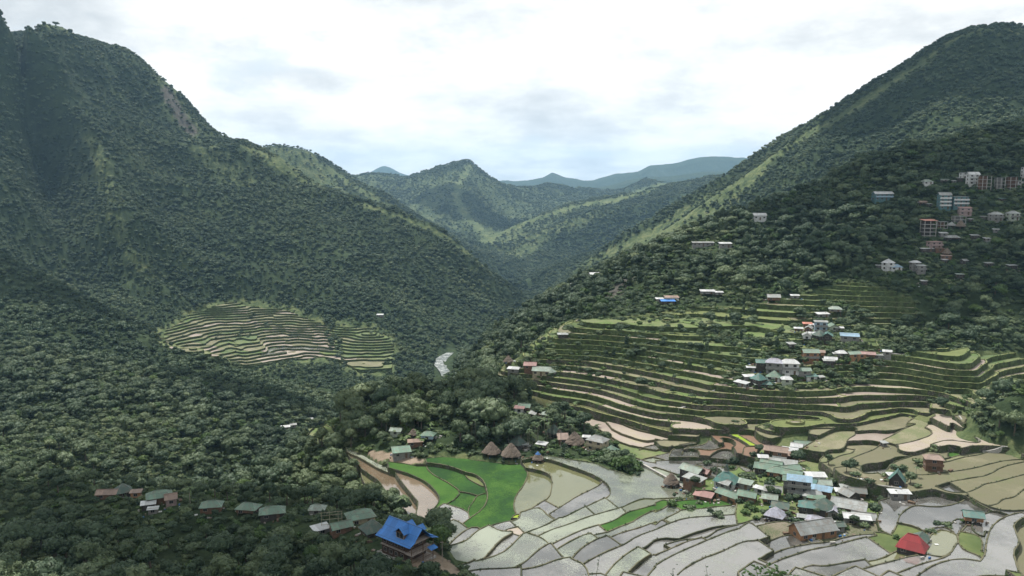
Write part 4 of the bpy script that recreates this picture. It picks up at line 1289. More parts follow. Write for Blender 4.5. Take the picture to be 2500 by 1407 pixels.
range_mesh('mountain_range', [(700,440,11000),(800,436,11000),(885,428,11000),(905,420,11000),(925,408,11000),(938,404,11000),(955,409,11000),(975,420,11000),(1000,428,11000),(1060,432,11000),(1200,440,11000)], 1500, -500, 15, 80, 'small blue cone shaped peak far behind the middle mountain')
range_mesh('mountain_range', [(1400,470,6500),(1450,458,6500),(1500,448,6500),(1530,440,6500),(1560,436,6400),(1600,430,6400),(1640,427,6300),(1700,418,6300),(1760,415,6300),(1830,412,6300),(1950,420,6300)], 1000, -400, 25, 90, 'blue green range in front of the far blue mountains')
# plain far below, so that the land goes on to the horizon
me = mesh_np('far_land', [(-9000, 4900, -420), (9000, 4900, -420), (9000, 13500, -700), (-9000, 13500, -700)], [[0, 1, 2, 3]], [MATS['hill_ground']])
obj('far_land', me, kind='structure')

# ------------------------------------------------------------------ river
def river():
    path = [(1112,1010),(1108,960),(1100,930),(1090,910),(1080,893),(1078,884),(1085,876),(1092,868),(1100,860)]
    pts = []
    for u, v in path:
        # follow the bed
        pts.append(hit(u, v, 650))
    P3 = [hit(u_, v_, 700) for u_, v_ in [(1112,945),(1106,932),(1098,920),(1090,908),(1082,898),(1076,890),(1074,883),(1080,876),(1090,869),(1100,862)]]
    print('river', [(int(p[0]), int(p[1]), int(p[2])) for p in P3])
    V, F = [], []
    for i, (x0, y, z0) in enumerate(P3):
        a = x0 / y
        w = [9, 9, 9, 10, 11, 12, 10, 8, 7, 6][i]
        row = []
        for k in range(9):
            x = a * y + (k / 8 - .5) * 2 * w * (.85 + .1 * math.sin(i * 1.1 + k))
            z = z0 + .6
            V.append((x, y, z + .3 * math.sin(k * 2 + i)))
        if i:
            for k in range(8): F.append([(i - 1) * 9 + k, (i - 1) * 9 + k + 1, i * 9 + k + 1, i * 9 + k])
    m, nt, b = newmat('river_rapids')
    p = pos(nt); n = noise(nt, p, .16, 6, .7)
    L(nt, ramp(nt, n, [(.45, (.06, .075, .07)), (.53, (.15, .17, .165)), (.62, (.46, .48, .48))]), b.inputs['Base Color']); b.inputs['Roughness'].default_value = .35
    bump(nt, b, n, 1, 1.5)
    obj('river', mesh_np('river', V, F, [m]), kind='structure', label='pale river rapids in the bottom of the gorge')
river()
# ------------------------------------------------------------------ building materials
def roof_mat(name, c, rust=.25, rough=.5, corr=True):
    m, nt, b = newmat(name)
    p = N(nt, 'ShaderNodeTexCoord').outputs['Object']
    n = noise(nt, p, .9, 6, .7); n2 = noise(nt, p, 6.0, 3, .6)
    col = ramp(nt, n2, [(.3, tuple(x * .82 for x in c)), (.7, c)])
    r = ramp(nt, n, [(.47, (0, 0, 0)), (.62, (rust, rust, rust))])
    col = mixc(nt, r, col, (.15, .105, .075))
    L(nt, col, b.inputs['Base Color']); b.inputs['Roughness'].default_value = rough
    b.inputs['Specular IOR Level'].default_value = .5
    if corr:
        uv = N(nt, 'ShaderNodeUVMap')
        br = N(nt, 'ShaderNodeTexBrick'); L(nt, uv.outputs[0], br.inputs['Vector'])
        br.inputs['Scale'].default_value = .33; br.inputs['Mortar Size'].default_value = .012; br.inputs['Brick Width'].default_value = 1.0; br.inputs['Row Height'].default_value = .55
        br.inputs['Color1'].default_value = (.62, .62, .62, 1); br.inputs['Color2'].default_value = (1, 1, 1, 1); br.inputs['Mortar'].default_value = (.35, .33, .3, 1)
        col2 = mixc(nt, .75, col, br.outputs['Color'], 'MULTIPLY')
        L(nt, col2, b.inputs['Base Color'])
        w = N(nt, 'ShaderNodeTexWave', wave_type='BANDS', bands_direction='X')
        w.inputs['Scale'].default_value = .9; L(nt, uv.outputs[0], w.inputs['Vector'])
        bump(nt, b, w.outputs['Fac'], .6, .06)
    return m
ROOFS = dict(green=(.13, .225, .165), pgreen=(.25, .32, .27), teal=(.055, .17, .15), dgreen=(.045, .095, .075), white=(.52, .54, .55), grey=(.25, .27, .265), lgrey=(.30, .325, .32),
             rust=(.27, .19, .15), pink=(.33, .19, .175), red=(.30, .028, .032), salmon=(.50, .19, .13), blue=(.035, .20, .58), sky=(.22, .36, .48), lilac=(.36, .37, .45), dgrey=(.13, .15, .14))
for k_, c_ in ROOFS.items(): roof_mat('roof_' + k_, c_, rust={'white': .3, 'rust': .7, 'pink': .5, 'blue': .0, 'red': .1}.get(k_, .5))
WALLS = dict(orange=(.30, .165, .09), white=(.50, .51, .50), grey=(.20, .20, .19), dark=(.06, .055, .05), brown=(.15, .09, .06), pinkw=(.29, .22, .21), tealw=(.085, .17, .18), cream=(.34, .30, .21), bluew=(.28, .38, .46), pale=(.36, .40, .33))
for k_, c_ in WALLS.items(): simple('wall_' + k_, c_, .9, nz=.35, scale=1.4)
simple('glass_dark', (.02, .025, .03), .15, spec=.6)
simple('wall_darkwood', (.065, .042, .033), .9, nz=.4, scale=2)
simple('timber', (.13, .09, .06), .9, nz=.4, scale=3)
simple('concrete', (.33, .32, .30), .9, nz=.35, scale=1.5)
simple('bamboo', (.30, .27, .20), .8, nz=.3, scale=4)
simple('rail_wood', (.30, .26, .23), .8, nz=.3, scale=4)
m_, nt_, b_ = newmat('thatch')
p_ = N(nt_, 'ShaderNodeTexCoord').outputs['Object']
n_ = noise(nt_, p_, 5.0, 6, .75)
L(nt_, ramp(nt_, n_, [(.36, (.045, .034, .027)), (.52, (.12, .095, .075)), (.68, (.27, .23, .19))]), b_.inputs['Base Color']); b_.inputs['Roughness'].default_value = 1
bump(nt_, b_, n_, 1, .3)

def boxg(x0, x1, y0, y1, z0, z1_):
    V = [(x, y, z) for z in (z0, z1_) for y in (y0, y1) for x in (x0, x1)]
    return V, [[0, 2, 3, 1], [4, 5, 7, 6], [0, 1, 5, 4], [2, 6, 7, 3], [0, 4, 6, 2], [1, 3, 7, 5]]
_bc = {}
def part(name, geo, mat, parent, key=None):
    if key is not None and key in _bc: me = _bc[key]
    else:
        V, F = geo
        me = mesh_np(name, V, F, [MATS[mat]])
        if key is not None: _bc[key] = me
    return obj(name, me, parent)
def slab(quad, th):
    """a roof sheet: a quad/triangle with thickness and a uv that runs across the sheet"""
    P = [Vector(p) for p in quad]; n = (P[1] - P[0]).cross(P[2] - P[0]).normalized()
    if n.z < 0: P.reverse(); n = -n
    k = len(P)
    V = [p for p in P] + [p - n * th for p in P]
    F = [list(range(k)), list(range(2 * k - 1, k - 1, -1))] + [[i, k + i, k + (i + 1) % k, (i + 1) % k] for i in range(k)]
    return [tuple(v) for v in V], F
def roof_obj(name, sheets, mat, parent, th=.07):
    V, F, UV = [], [], []
    for q in sheets:
        v, f = slab(q, th); b = len(V); V += v; F += [[i + b for i in g] for g in f]
    me = mesh_np(name, V, F, [MATS[mat]])
    uvl = me.uv_layers.new(name='UVMap')
    dat = np.zeros((len(me.loops), 2), np.float32); li = 0
    for pl in me.polygons:
        n = pl.normal
        h = Vector((-n.y, n.x, 0)); h = h.normalized() if h.length > .05 else Vector((1, 0, 0))
        for l in pl.loop_indices:
            c = me.vertices[me.loops[l].vertex_index].co
            dat[l] = (c.dot(h) * 3.2, c.z)
    uvl.data.foreach_set('uv', dat.ravel())
    return obj(name, me, parent)
def window(parent, x, y, z, w, h, ang, mat='glass_dark', fm='wall_white'):
    """recessed look: frame proud of the wall with dark glass inside"""
    ca, sa = math.cos(ang), math.sin(ang)
    def tr(g):
        V, F = g; return [(x + a * ca - b * sa, y + a * sa + b * ca, z + c) for a, b, c in V], F
    t = .07
    fr = join([tr(boxg(-w / 2 - t, w / 2 + t, -.07, .02, -h / 2 - t, -h / 2)), tr(boxg(-w / 2 - t, w / 2 + t, -.07, .02, h / 2, h / 2 + t)),
               tr(boxg(-w / 2 - t, -w / 2, -.07, .02, -h / 2, h / 2)), tr(boxg(w / 2, w / 2 + t, -.07, .02, -h / 2, h / 2)), tr(boxg(-.025, .025, -.06, .02, -h / 2, h / 2))])
    f = part('window', fr, fm, parent)
    part('pane', tr(boxg(-w / 2, w / 2, -.03, .015, -h / 2, h / 2)), mat, f)
    return f
def roof_geo(rt, W, D, z, rise, ov):
    a, b = W / 2 + ov, D / 2 + ov; dz = rise * ov / (D / 2) if rt != 'shed' else 0
    e = z - dz * .6
    if rt == 'gable':
        return [[(-a, -b, e), (a, -b, e), (a, 0, z + rise), (-a, 0, z + rise)], [(-a, b, e), (a, b, e), (a, 0, z + rise), (-a, 0, z + rise)]]
    if rt == 'hip':
        r = max(.3, a - b * .8)
        return [[(-a, -b, e), (a, -b, e), (r, 0, z + rise), (-r, 0, z + rise)], [(-a, b, e), (a, b, e), (r, 0, z + rise), (-r, 0, z + rise)],
                [(a, -b, e), (a, b, e), (r, 0, z + rise)], [(-a, -b, e), (-a, b, e), (-r, 0, z + rise)]]
    if rt == 'pyr':
        t = (0, 0, z + rise)
        return [[(-a, -b, e), (a, -b, e), t], [(a, -b, e), (a, b, e), t], [(a, b, e), (-a, b, e), t], [(-a, b, e), (-a, -b, e), t]]
    if rt == 'shed':
        return [[(-a, -b, z), (a, -b, z), (a, b, z + rise), (-a, b, z + rise)]]
    return [[(-a, -b, z + .1), (a, -b, z + .1), (a, b, z + .12), (-a, b, z + .12)]]
rh = random.Random(11)
def cov_top(x, y):
    """height of the built surface (paddy) at a place, else the ground"""
    z = float(ground(x, y))
    for p in PADDY_LOOK:
        if abs(p['c'][0] - x) < 60 and abs(p['c'][1] - y) < 60:
            v, f = p['v'], p['f']
            a = v[f[:, 0]]; b = v[f[:, 1]]; c = v[f[:, 2]]
            def cr(P, Q): return (Q[:, 0] - P[:, 0]) * (y - P[:, 1]) - (Q[:, 1] - P[:, 1]) * (x - P[:, 0])
            s1, s2, s3 = cr(a, b), cr(b, c), cr(c, a)
            if (((s1 >= 0) & (s2 >= 0) & (s3 >= 0)) | ((s1 <= 0) & (s2 <= 0) & (s3 <= 0))).any(): return p['z']
    return z
PADDY_LOOK = PADDIES
HOUSE_XY = []
def y_scale(v): return v > 960 and SMALLER
SMALLER = True
def house(u, v, W, D, H, yaw, rt, rc, wc, label, st=1, rise=None, ov=.45, open_=False, cat='house', name='village_house', band_=None, ymin=0):
    if y_scale(v): W, D, H = W * .84, D * .84, H * .88
    if rise is None: rise = {'gable': .30, 'hip': .30, 'pyr': .48, 'shed': .14, 'flat': 0}[rt] * D
    top = H * st + rise * .5
    vv = v + 20
    for _ in range(5):
        x, y, z = hit(u, vv, ymin); vv = v + top * FPX / y * .93
    z = cov_top(x, y)
    HOUSE_XY.append((x, y, max(W, D) * .5 + .3))
    r = empty(name, (x, y, z), math.radians(yaw), label=label, category=cat)
    if st > 1 or H > 2.2: pass
    found = -2.2
    stilts = (rh.random() < .35 and st == 1 and not open_ and W < 8)
    z0 = found
    if stilts:
        z0 = .9
        for sx in (-1, 1):
            for sy in (-1, 1): part('post', boxg(sx * (W / 2 - .3) - .1, sx * (W / 2 - .3) + .1, sy * (D / 2 - .3) - .1, sy * (D / 2 - .3) + .1, found, .9), 'timber', r)
    Ht = H * st
    wt = .12
    if open_:      # concrete frame without walls
        for k in range(st):
            part('floor_slab', boxg(-W / 2, W / 2, -D / 2, D / 2, k * H - .12, k * H + .12), 'concrete', r)
        nx = max(2, int(W / 3.2))
        for i in range(nx + 1):
            for sy in (-1, 1):
                xx = -W / 2 + .2 + (W - .4) * i / nx
                part('column', boxg(xx - .14, xx + .14, sy * (D / 2 - .2) - .14, sy * (D / 2 - .2) + .14, found, Ht - .05), 'concrete', r)
        part('wall', boxg(-W / 2 + .5, W / 2 - .5, D * .1, D / 2 - .5, found, Ht - .1), 'wall_' + wc, r)
    else:
        V, F = boxg(-W / 2, W / 2, -D / 2, D / 2, z0, Ht)
        if rt in ('gable',):   # gable triangles
            b = len(V); V = V + [(-W / 2, 0, Ht + rise * .93), (W / 2, 0, Ht + rise * .93)]
            F = [f for k, f in enumerate(F) if k not in (1, 4, 5)] + [[0, 4, b, 6, 2], [1, 3, 7, b + 1, 5]]
        if rt == 'shed':
            q_ = rise / (D + 2 * ov)
            V = [(x_, y_, z_ + ((y_ + D / 2 + ov) * q_ - .14 if z_ > z0 + .1 else 0)) for x_, y_, z_ in V]
        part('wall', (V, F), 'wall_' + wc, r)
        # windows on the four sides
        for k in range(st):
            zc = k * H + H * .58
            n = max(1, int(W / 2.6))
            for i in range(n):
                xx = -W / 2 + W * (i + .5) / n
                if i == n // 2 and k == 0 and n > 1:
                    dr = part('door', boxg(xx - .42, xx + .42, -D / 2 - .05, -D / 2 + .03, 0.0 if not stilts else .95, 1.95), 'timber', r)
                else:
                    window(r, xx, -D / 2, zc, min(1.1, W / n * .5), .85, 0, fm='rail_wood' if wc != 'white' else 'timber')
            m = max(1, int(D / 3))
            for i in range(m):
                yy = -D / 2 + D * (i + .5) / m
                for sg in (1, -1):
                    window(r, sg * W / 2, yy, zc, min(1.0, D / m * .45), .85, sg * math.pi / 2, fm='rail_wood' if wc != 'white' else 'timber')
            if k > 0:   # balcony slab and band
                part('balcony', join([boxg(-W / 2 - .1, W / 2 + .1, -D / 2 - .9, -D / 2, k * H - .1, k * H + .06), boxg(-W / 2 - .1, W / 2 + .1, -D / 2 - .9, -D / 2 - .84, k * H + .06, k * H + .85)]), 'wall_' + (band_ or 'white'), r)
    rf = roof_obj('roof', roof_geo(rt, W, D, Ht, rise, ov), 'roof_' + rc, r)
    if rt in ('gable', 'hip'):
        l_ = W / 2 + ov if rt == 'gable' else max(.3, W / 2 + ov - (D / 2 + ov) * .8)
        part('ridge_cap', boxg(-l_, l_, -.14, .14, Ht + rise - .03, Ht + rise + .05), 'roof_' + rc, rf)
    return r
def hut(u, v, W, label, cap=None, H=2.0, rise=None, cat='hut', ymin=0):
    rise = rise or W * .72
    vv = v + 20
    for _ in range(5):
        x, y, z = hit(u, vv, ymin); vv = v + (H * .6 + rise * .45) * FPX / y * .93
    z = cov_top(x, y)
    HOUSE_XY.append((x, y, W * .5))
    r = empty('thatched_hut', (x, y, z), rh.uniform(0, 1.5), label=label, category=cat)
    part('wall', boxg(-W * .3, W * .3, -W * .3, W * .3, .75, H), 'timber', r)
    for sx in (-1, 1):
        for sy in (-1, 1): part('post', boxg(sx * W * .27 - .12, sx * W * .27 + .12, sy * W * .27 - .12, sy * W * .27 + .12, -1.5, .75), 'timber', r)
    rr = random.Random(int(u)); V, F = [], []; rings = 9; seg = 28
    for i in range(rings + 1):
        t = i / rings
        rad = W * .58 * (1 - t) ** .82 + .03; zz = H * .62 + rise * t ** 1.05
        for k in range(seg):
            an = 2 * math.pi * k / seg; sq = 1 + .13 * abs(math.cos(2 * an)) ** 2 * (1 - t) ; j = 1 + rr.uniform(-.05, .05)
            V.append((math.cos(an) * rad * sq * j, math.sin(an) * rad * sq * j, zz + rr.uniform(-.07, .07) - (.12 if i % 3 == 0 else 0)))
        if i:
            for k in range(seg):
                k2 = (k + 1) % seg; F.append([(i - 1) * seg + k, (i - 1) * seg + k2, i * seg + k2, i * seg + k])
    F.append([rings * seg + k for k in range(seg)])
    rf = part('roof', (V, F), 'thatch', r)
    if cap:
        part('roof_cap', roofcap(W, H, rise), cap, rf)
    return r
def roofcap(W, H, rise):
    V, F = [], []
    for i, (t) in enumerate((.62, 1.0)):
        rad = W * .60 * (1 - t) ** .82 + .06
        for k in range(8):
            an = 2 * math.pi * k / 8; V.append((math.cos(an) * rad, math.sin(an) * rad, H * .62 + rise * t + .06))
    for k in range(8): F.append([k, (k + 1) % 8, 8 + (k + 1) % 8, 8 + k])
    F.append(list(range(8, 16)))
    return V, F

def A(x, y): return 1600 + x / 6.25, 1080 + y / 6.25
def B(x, y): return 1900 + x / 6.25, 1080 + y / 6.25
def C(x, y): return 1750 + x / 6.25, 1020 + y / 6.25
def K(x, y): return 1150 + x / 6.25, 950 + y / 6.25
def Mv(x, y): return 1800 + x / 6.25, 730 + y / 6.25
def Ur(x, y): return 2100 + x / 6.25, 380 + y / 6.25
def Ul(x, y): return 2100 + x / 6.25, 530 + y / 6.25
def Rg(x, y): return x / 2.2727, 1050 + y / 2.2727
# ---- main village in the basin
hut(*A(240, 535), 4.6, 'brown thatched hut alone beside the stone dike left of the village')
house(*A(560, 520), 8.5, 5, 2.6, -48, 'gable', 'pgreen', 'dark', 'pale green gabled house behind the rusty sheds, nearest the thatched hut')
house(*A(755, 548), 3.4, 3.6, 2.2, -45, 'gable', 'pink', 'brown', 'little house with a dull red roof left of the teal church')
house(*A(590, 655), 7.5, 4.0, 2.2, -48, 'shed', 'lgrey', 'brown', 'low shed with a stained whitish sheet roof beside the dike', cat='shed', name='shed')
house(*A(735, 765), 6.2, 3.8, 2.2, -30, 'shed', 'pink', 'brown', 'shed with patched pink and white sheets beside the green strip', cat='shed', name='shed')
house(*A(1060, 665), 4.8, 3.6, 2.4, -50, 'gable', 'lgrey', 'grey', 'small grey green roofed house touching the long orange walled house')
house(*A(1165, 765), 11, 4.2, 2.5, -50, 'gable', 'green', 'orange', 'long green roofed house with orange wall at the left of the village')
house(*A(1400, 830), 6.0, 4.2, 2.4, -30, 'gable', 'green', 'brown', 'green roofed house at the end of the rice strip, next to the long orange one')
house(*A(1330, 660), 6.5, 3.5, 2.3, -35, 'shed', 'pgreen', 'grey', 'pale sheet roofed shed right of the teal church', cat='shed', name='shed')
house(*A(1600, 745), 4.2, 2.0, 2.2, -40, 'shed', 'white', 'white', 'narrow white shed in the middle of the village', cat='shed', name='shed')
house(*A(1790, 730), 5.6, 4.2, 2.6, -20, 'gable', 'grey', 'grey', 'grey gabled house just right of the narrow white shed')
house(*A(1740, 850), 4.8, 3.6, 2.3, -20, 'gable', 'pgreen', 'brown', 'pale green hut below the grey gabled house')
house(*A(1830, 1035), 5.6, 5.2, 2.2, -35, 'pyr', 'lilac', 'dark', 'shiny pale blue pyramid roofed house at the lower edge of the village')
house(*A(1905, 945), 5.2, 4.6, 2.6, -25, 'gable', 'dgreen', 'brown', 'dark green gabled house behind the shiny pyramid roof')
house(*A(1700, 392), 9, 5, 2.8, -25, 'gable', 'green', 'dark', 'wide green roofed house at the top left of the village cluster')
house(*A(1850, 432), 6.5, 5, 2.8, -28, 'hip', 'green', 'orange', 'weathered green roofed house with orange end wall in the upper cluster')
house(*A(1765, 332), 8, 4, 2.9, -28, 'gable', 'green', 'dark', 'green roofed house behind the wide one in the upper cluster')
house(*A(2030, 382), 8, 4.4, 2.9, 12, 'gable', 'green', 'orange', 'green roofed house left of the palm in the upper cluster')
house(*A(2090, 462), 7, 5.0, 2.9, -35, 'gable', 'green', 'orange', 'green roofed house with orange gable beside the palm')
house(*A(1950, 305), 10, 4.4, 2.6, -22, 'shed', 'lgrey', 'grey', 'house with a long faded whitish roof above the green cluster')
house(*A(1780, 52), 6.0, 4.5, 2.6, -25, 'gable', 'rust', 'brown', 'rusty roofed house at the upper left of the village', st=1)
house(*A(1900, 92), 5.5, 4.8, 2.7, -25, 'gable', 'rust', 'brown', 'two storey brown house with rusty gable in the upper village', st=2)
house(*A(2010, 142), 6.0, 3.6, 2.6, -25, 'shed', 'rust', 'brown', 'brown timber annex right of the two storey rusty house')
house(*A(2085, 38), 8.0, 3.2, 2.5, -28, 'shed', 'white', 'dark', 'long bright white roofed shed at the top of the village', cat='shed', name='shed')
house(*A(1640, 252), 3.6, 2.6, 2.2, -10, 'shed', 'white', 'dark', 'small white roofed shed in the trees left of the green cluster', cat='shed', name='shed')
house(*C(1225, 292), 4.2, 3.6, 3.0, -30, 'gable', 'white', 'bluew', 'tall narrow house with white gabled roof above the long white shed')
house(*C(1310, 215), 6.4, 4.0, 2.5, -10, 'gable', 'green', 'brown', 'green roofed brown house topmost in the village')
house(*C(1440, 300), 5.0, 3.4, 2.4, -30, 'shed', 'dgrey', 'grey', 'grey green shed at the edge of the olive fields', cat='shed', name='shed')
house(*B(310, 560), 8.0, 4.4, 2.2, -20, 'shed', 'sky', 'grey', 'three storey bare concrete block with pale blue sheet roof', st=3, band_='grey')
house(*B(160, 550), 4.0, 4.4, 2.6, -20, 'gable', 'green', 'grey', 'green gabled wing left of the concrete block', st=2, band_='grey')
house(*B(430, 555), 7.0, 4.2, 2.7, -35, 'gable', 'teal', 'dark', 'teal roofed house squeezed behind the concrete block')
house(*B(560, 470), 7.2, 3.6, 2.8, -5, 'shed', 'white', 'white', 'bright white roofed house beside the palm')
house(*B(620, 570), 8.0, 4.0, 2.6, -10, 'gable', 'pgreen', 'brown', 'grey green roofed house below the bright white roof')
house(*B(600, 680), 9.0, 4.0, 2.6, -28, 'shed', 'sky', 'brown', 'house with a long light blue roof in the middle of the village')
house(*B(510, 745), 6.5, 4.6, 2.6, -10, 'hip', 'lgrey', 'pale', 'grey green hip roofed house below the light blue roof')
house(*B(575, 815), 5.2, 3.0, 2.5, -28, 'shed', 'green', 'orange', 'green sheet roofed house with ochre wall in front of the grey hip roof')
house(*B(330, 765), 3.6, 3.0, 2.2, -20, 'gable', 'pgreen', 'brown', 'tiny pale green roof under the concrete block')
house(*B(480, 905), 7.0, 5.0, 2.6, -22, 'hip', 'teal', 'dark', 'dark teal hip roofed house in the lower village')
house(*B(690, 870), 7.6, 6.4, 2.7, -35, 'pyr', 'dgreen', 'dark', 'big dark green pyramid roofed house in the lower village')
house(*B(1080, 845), 11.0, 6.8, 3.0, -30, 'gable', 'lgrey', 'brown', 'large brown house with wide pale grey gabled roof')
house(*B(1080, 690), 5.2, 4.8, 2.6, -70, 'gable', 'grey', 'dark', 'dark grey steep roofed house beside the bright green field')
house(*B(1200, 645), 5.6, 4.0, 2.5, -15, 'gable', 'dgrey', 'brown', 'dark roofed house right behind the steep grey one')
house(*B(955, 682), 3.6, 2.6, 2.3, -10, 'shed', 'white', 'white', 'small white roofed shed left of the steep grey house', cat='shed', name='shed')
house(*B(1045, 612), 4.2, 2.0, 2.3, -10, 'shed', 'lgrey', 'grey', 'pale lean-to behind the steep grey house', cat='shed', name='shed')
house(*B(845, 970), 3.6, 3.6, 2.3, 65, 'gable', 'lilac', 'grey', 'little grey gabled house in front of the dark pyramid roof')
house(*B(1200, 1042), 8.0, 3.4, 3.4, -15, 'shed', 'white', 'grey', 'house with flat stained white roof at the lower right of the village')
house(*B(1300, 1010), 7.0, 4.6, 2.6, -18, 'gable', 'grey', 'dark', 'grey roofed house just behind the flat white roof')
house(*B(885, 1160), 4.4, 2.4, 2.1, -18, 'shed', 'white', 'grey', 'white sheeted shed by the end of the long hall', cat='shed', name='shed')
house(*B(890, 1225), 4.2, 2.6, 2.1, 10, 'gable', 'dgreen', 'grey', 'low green grey shed between the hall and the hedge', cat='shed', name='shed')
house(*B(560, 1090), 5.4, 4.0, 2.0, -25, 'hip', 'lilac', 'grey', 'low house with torn pale blue roof behind the long hall')
house(*B(360, 1092), 2.4, 1.8, 2.0, -20, 'shed', 'lgrey', 'dark', 'tiny shed left of the torn pale blue roof', cat='shed', name='shed')
house(*B(520, 1228), 13.5, 6.4, 2.6, 17, 'gable', 'grey', 'orange', 'long hall with weathered grey green roof and orange gable end', rise=2.2, cat='hall')
house(*B(640, 1330), 12, 1.6, 1.3, 17, 'shed', 'white', 'grey', 'low white lean-to along the front of the long hall', cat='shed', name='shed', rise=.4)
house(*B(1800, 600), 4.0, 5.0, 1.8, 60, 'gable', 'teal', 'dark', 'steep teal green cottage among trees beside the bright green field', rise=2.8)
house(*B(1840, 760), 6.6, 2.8, 2.2, -5, 'shed', 'white', 'grey', 'white roofed shed in front of the steep teal cottage', cat='shed', name='shed')
house(*B(1710, 590), 2.2, 2.0, 2.0, 0, 'shed', 'white', 'grey', 'tiny white shed left of the steep teal cottage', cat='shed', name='shed')
house(*B(2350, 270), 6.0, 4.4, 2.4, -15, 'hip', 'rust', 'brown', 'brown tiered house with trees round it above the right hand fields', st=2, band_='brown')
house(*B(1605, 35), 2.0, 1.8, 1.6, 10, 'shed', 'lgrey', 'grey', 'tiny field shelter on a dike among the olive paddies', cat='shelter', name='field_shelter')
house(2226, 1317, 7.2, 5.6, 2.2, -38, 'hip', 'red', 'dark', 'house with a bright red hip roof standing among the lower paddies', rise=3.0)
house(2245, 1304, 5.0, 4.0, 2.6, 52, 'gable', 'dgreen', 'grey', 'dark green gable joined to the back of the red roof')
house(2374, 1252, 5.4, 4.2, 2.6, -18, 'gable', 'teal', 'orange', 'orange walled house with green roof alone between two ponds')
# ---- hamlet below the wooded knoll
house(*K(820, 240), 5.4, 4.2, 2.6, -15, 'gable', 'green', 'brown', 'green roofed house high in the trees of the knoll')
house(*K(740, 275), 4.2, 3.4, 2.8, -10, 'shed', 'pink', 'white', 'pink roofed pale house left of the high green roof on the knoll', st=1)
house(*K(965, 352), 3.4, 3.0, 2.4, -40, 'gable', 'lgrey', 'cream', 'small beige house below the high green roof on the knoll')
house(*K(1160, 358), 5.0, 3.6, 2.4, -15, 'hip', 'pgreen', 'pale', 'faded green roof among bananas on the knoll')
house(*K(1290, 395), 4.2, 3.4, 2.5, -15, 'gable', 'grey', 'brown', 'grey green roofed house left of the round green tree')
house(*K(1265, 585), 4.6, 4.6, 2.2, 40, 'pyr', 'dgreen', 'dark', 'dark green pyramid roof behind the striped rusty roof', rise=3.0)
hut(*K(1340, 665), 3.2, 'small grey thatched hut behind the striped rusty roof')
house(*K(1400, 722), 4.2, 3.0, 2.2, 5, 'shed', 'rust', 'brown', 'hut with a rusty roof striped white, between two thatched huts', rise=1.6)
hut(*K(1580, 735), 6.2, 'wide brown thatched hut left of the large grey roofed house')
house(*K(1930, 735), 8.2, 6.0, 2.4, -35, 'hip', 'grey', 'cream', 'large two storey house with grey hip roof and yellowish walls', st=2, band_='cream')
house(*K(2140, 885), 4.6, 4.2, 2.2, -35, 'pyr', 'green', 'dark', 'faded green pavilion right of the large grey roofed house', rise=1.6)
house(*K(1760, 720), 3.0, 2.0, 2.2, -10, 'shed', 'white', 'dark', 'white lean-to between the wide thatched hut and the large house', cat='shed', name='shed')
house(*K(720, 755), 5.4, 5.4, 2.0, 40, 'pyr', 'dgreen', 'dark', 'dark green pyramid roofed house above the thatched huts', rise=3.0)
hut(*K(310, 885), 5.6, 'leftmost brown thatched hut on the ledge over the bright green rice')
hut(*K(610, 915), 6.2, 'tall thatched hut right of the stone yard over the bright green rice')
house(*K(1080, 825), 4.2, 2.8, 2.2, -25, 'shed', 'white', 'grey', 'white sheeted shed above the blue capped hut', cat='shed', name='shed')
hut(*K(1020, 1000), 3.6, 'small thatched hut with a blue cap of plastic', cap='roof_blue')
house(*K(830, 838), 2.2, 1.8, 2.0, 0, 'shed', 'lgrey', 'grey', 'tiny grey shed right of the dark green pyramid roof', cat='shed', name='shed')
house(1046, 1056, 5.6, 4.6, 2.8, -12, 'hip', 'green', 'bluew', 'blue walled house with green roof at the foot of the dark wood')
house(980, 1097, 7.6, 5.4, 2.8, 15, 'shed', 'green', 'grey', 'raised house with flat bright green roof above the brown ponds', rise=.9)
house(1014, 1076, 6.2, 3.0, 2.2, 10, 'shed', 'rust', 'brown', 'long rusty shed between the blue walled and the bright green roofs', cat='shed', name='shed')
hut(1009, 1054, 3.2, 'narrow thatched hut left of the blue walled house')
house(968, 1047, 5.0, 3.6, 2.4, -12, 'gable', 'pgreen', 'pale', 'pale green roof half hidden in the dark wood')
# ---- scattered houses on the terraced slope
hut(1241, 876, 4.0, 'pointed thatched hut on the left shoulder of the terraces')
house(1254, 884, 5.0, 3.0, 2.2, -15, 'shed', 'white', 'grey', 'white roofed shed next to the pointed hut on the shoulder', cat='shed', name='shed')
house(1295, 883, 5.4, 4.0, 2.4, -10, 'gable', 'pink', 'brown', 'pink roofed house on the shoulder of the terraces')
house(1323, 890, 8.0, 5.0, 2.6, -12, 'gable', 'pgreen', 'cream', 'pale green roofed house right of the pink one on the shoulder')
house(1345, 897, 3.4, 3.4, 2.2, 30, 'pyr', 'pgreen', 'grey', 'little peaked roof right of the pale green one on the shoulder')
house(1374, 817, 4.4, 2.6, 2.2, 0, 'shed', 'lgrey', 'dark', 'lone grey shed at the left rim of the grassy terraces', cat='shed', name='shed')
house(1639, 725, 7.0, 4.0, 2.6, 0, 'shed', 'rust', 'white', 'beige roofed house above a blue roof on the overgrown slope')
house(1630, 734, 7.0, 3.4, 2.2, 0, 'shed', 'blue', 'dark', 'low blue roofed house on the overgrown slope')
house(1610, 729, 3.6, 2.6, 2.2, 0, 'shed', 'white', 'grey', 'white shed left of the blue roof on the overgrown slope', cat='shed', name='shed')
house(1727, 710, 7.4, 3.6, 2.4, -5, 'shed', 'white', 'grey', 'white roofed house at the top of the overgrown terraces')
house(1755, 713, 3.8, 2.6, 2.2, -5, 'shed', 'white', 'grey', 'small white shed right of the white roofed house on the slope', cat='shed', name='shed')
house(1888, 722, 6.0, 4.4, 2.6, -10, 'gable', 'grey', 'brown', 'grey roofed cottage in the trees above the left terraces')
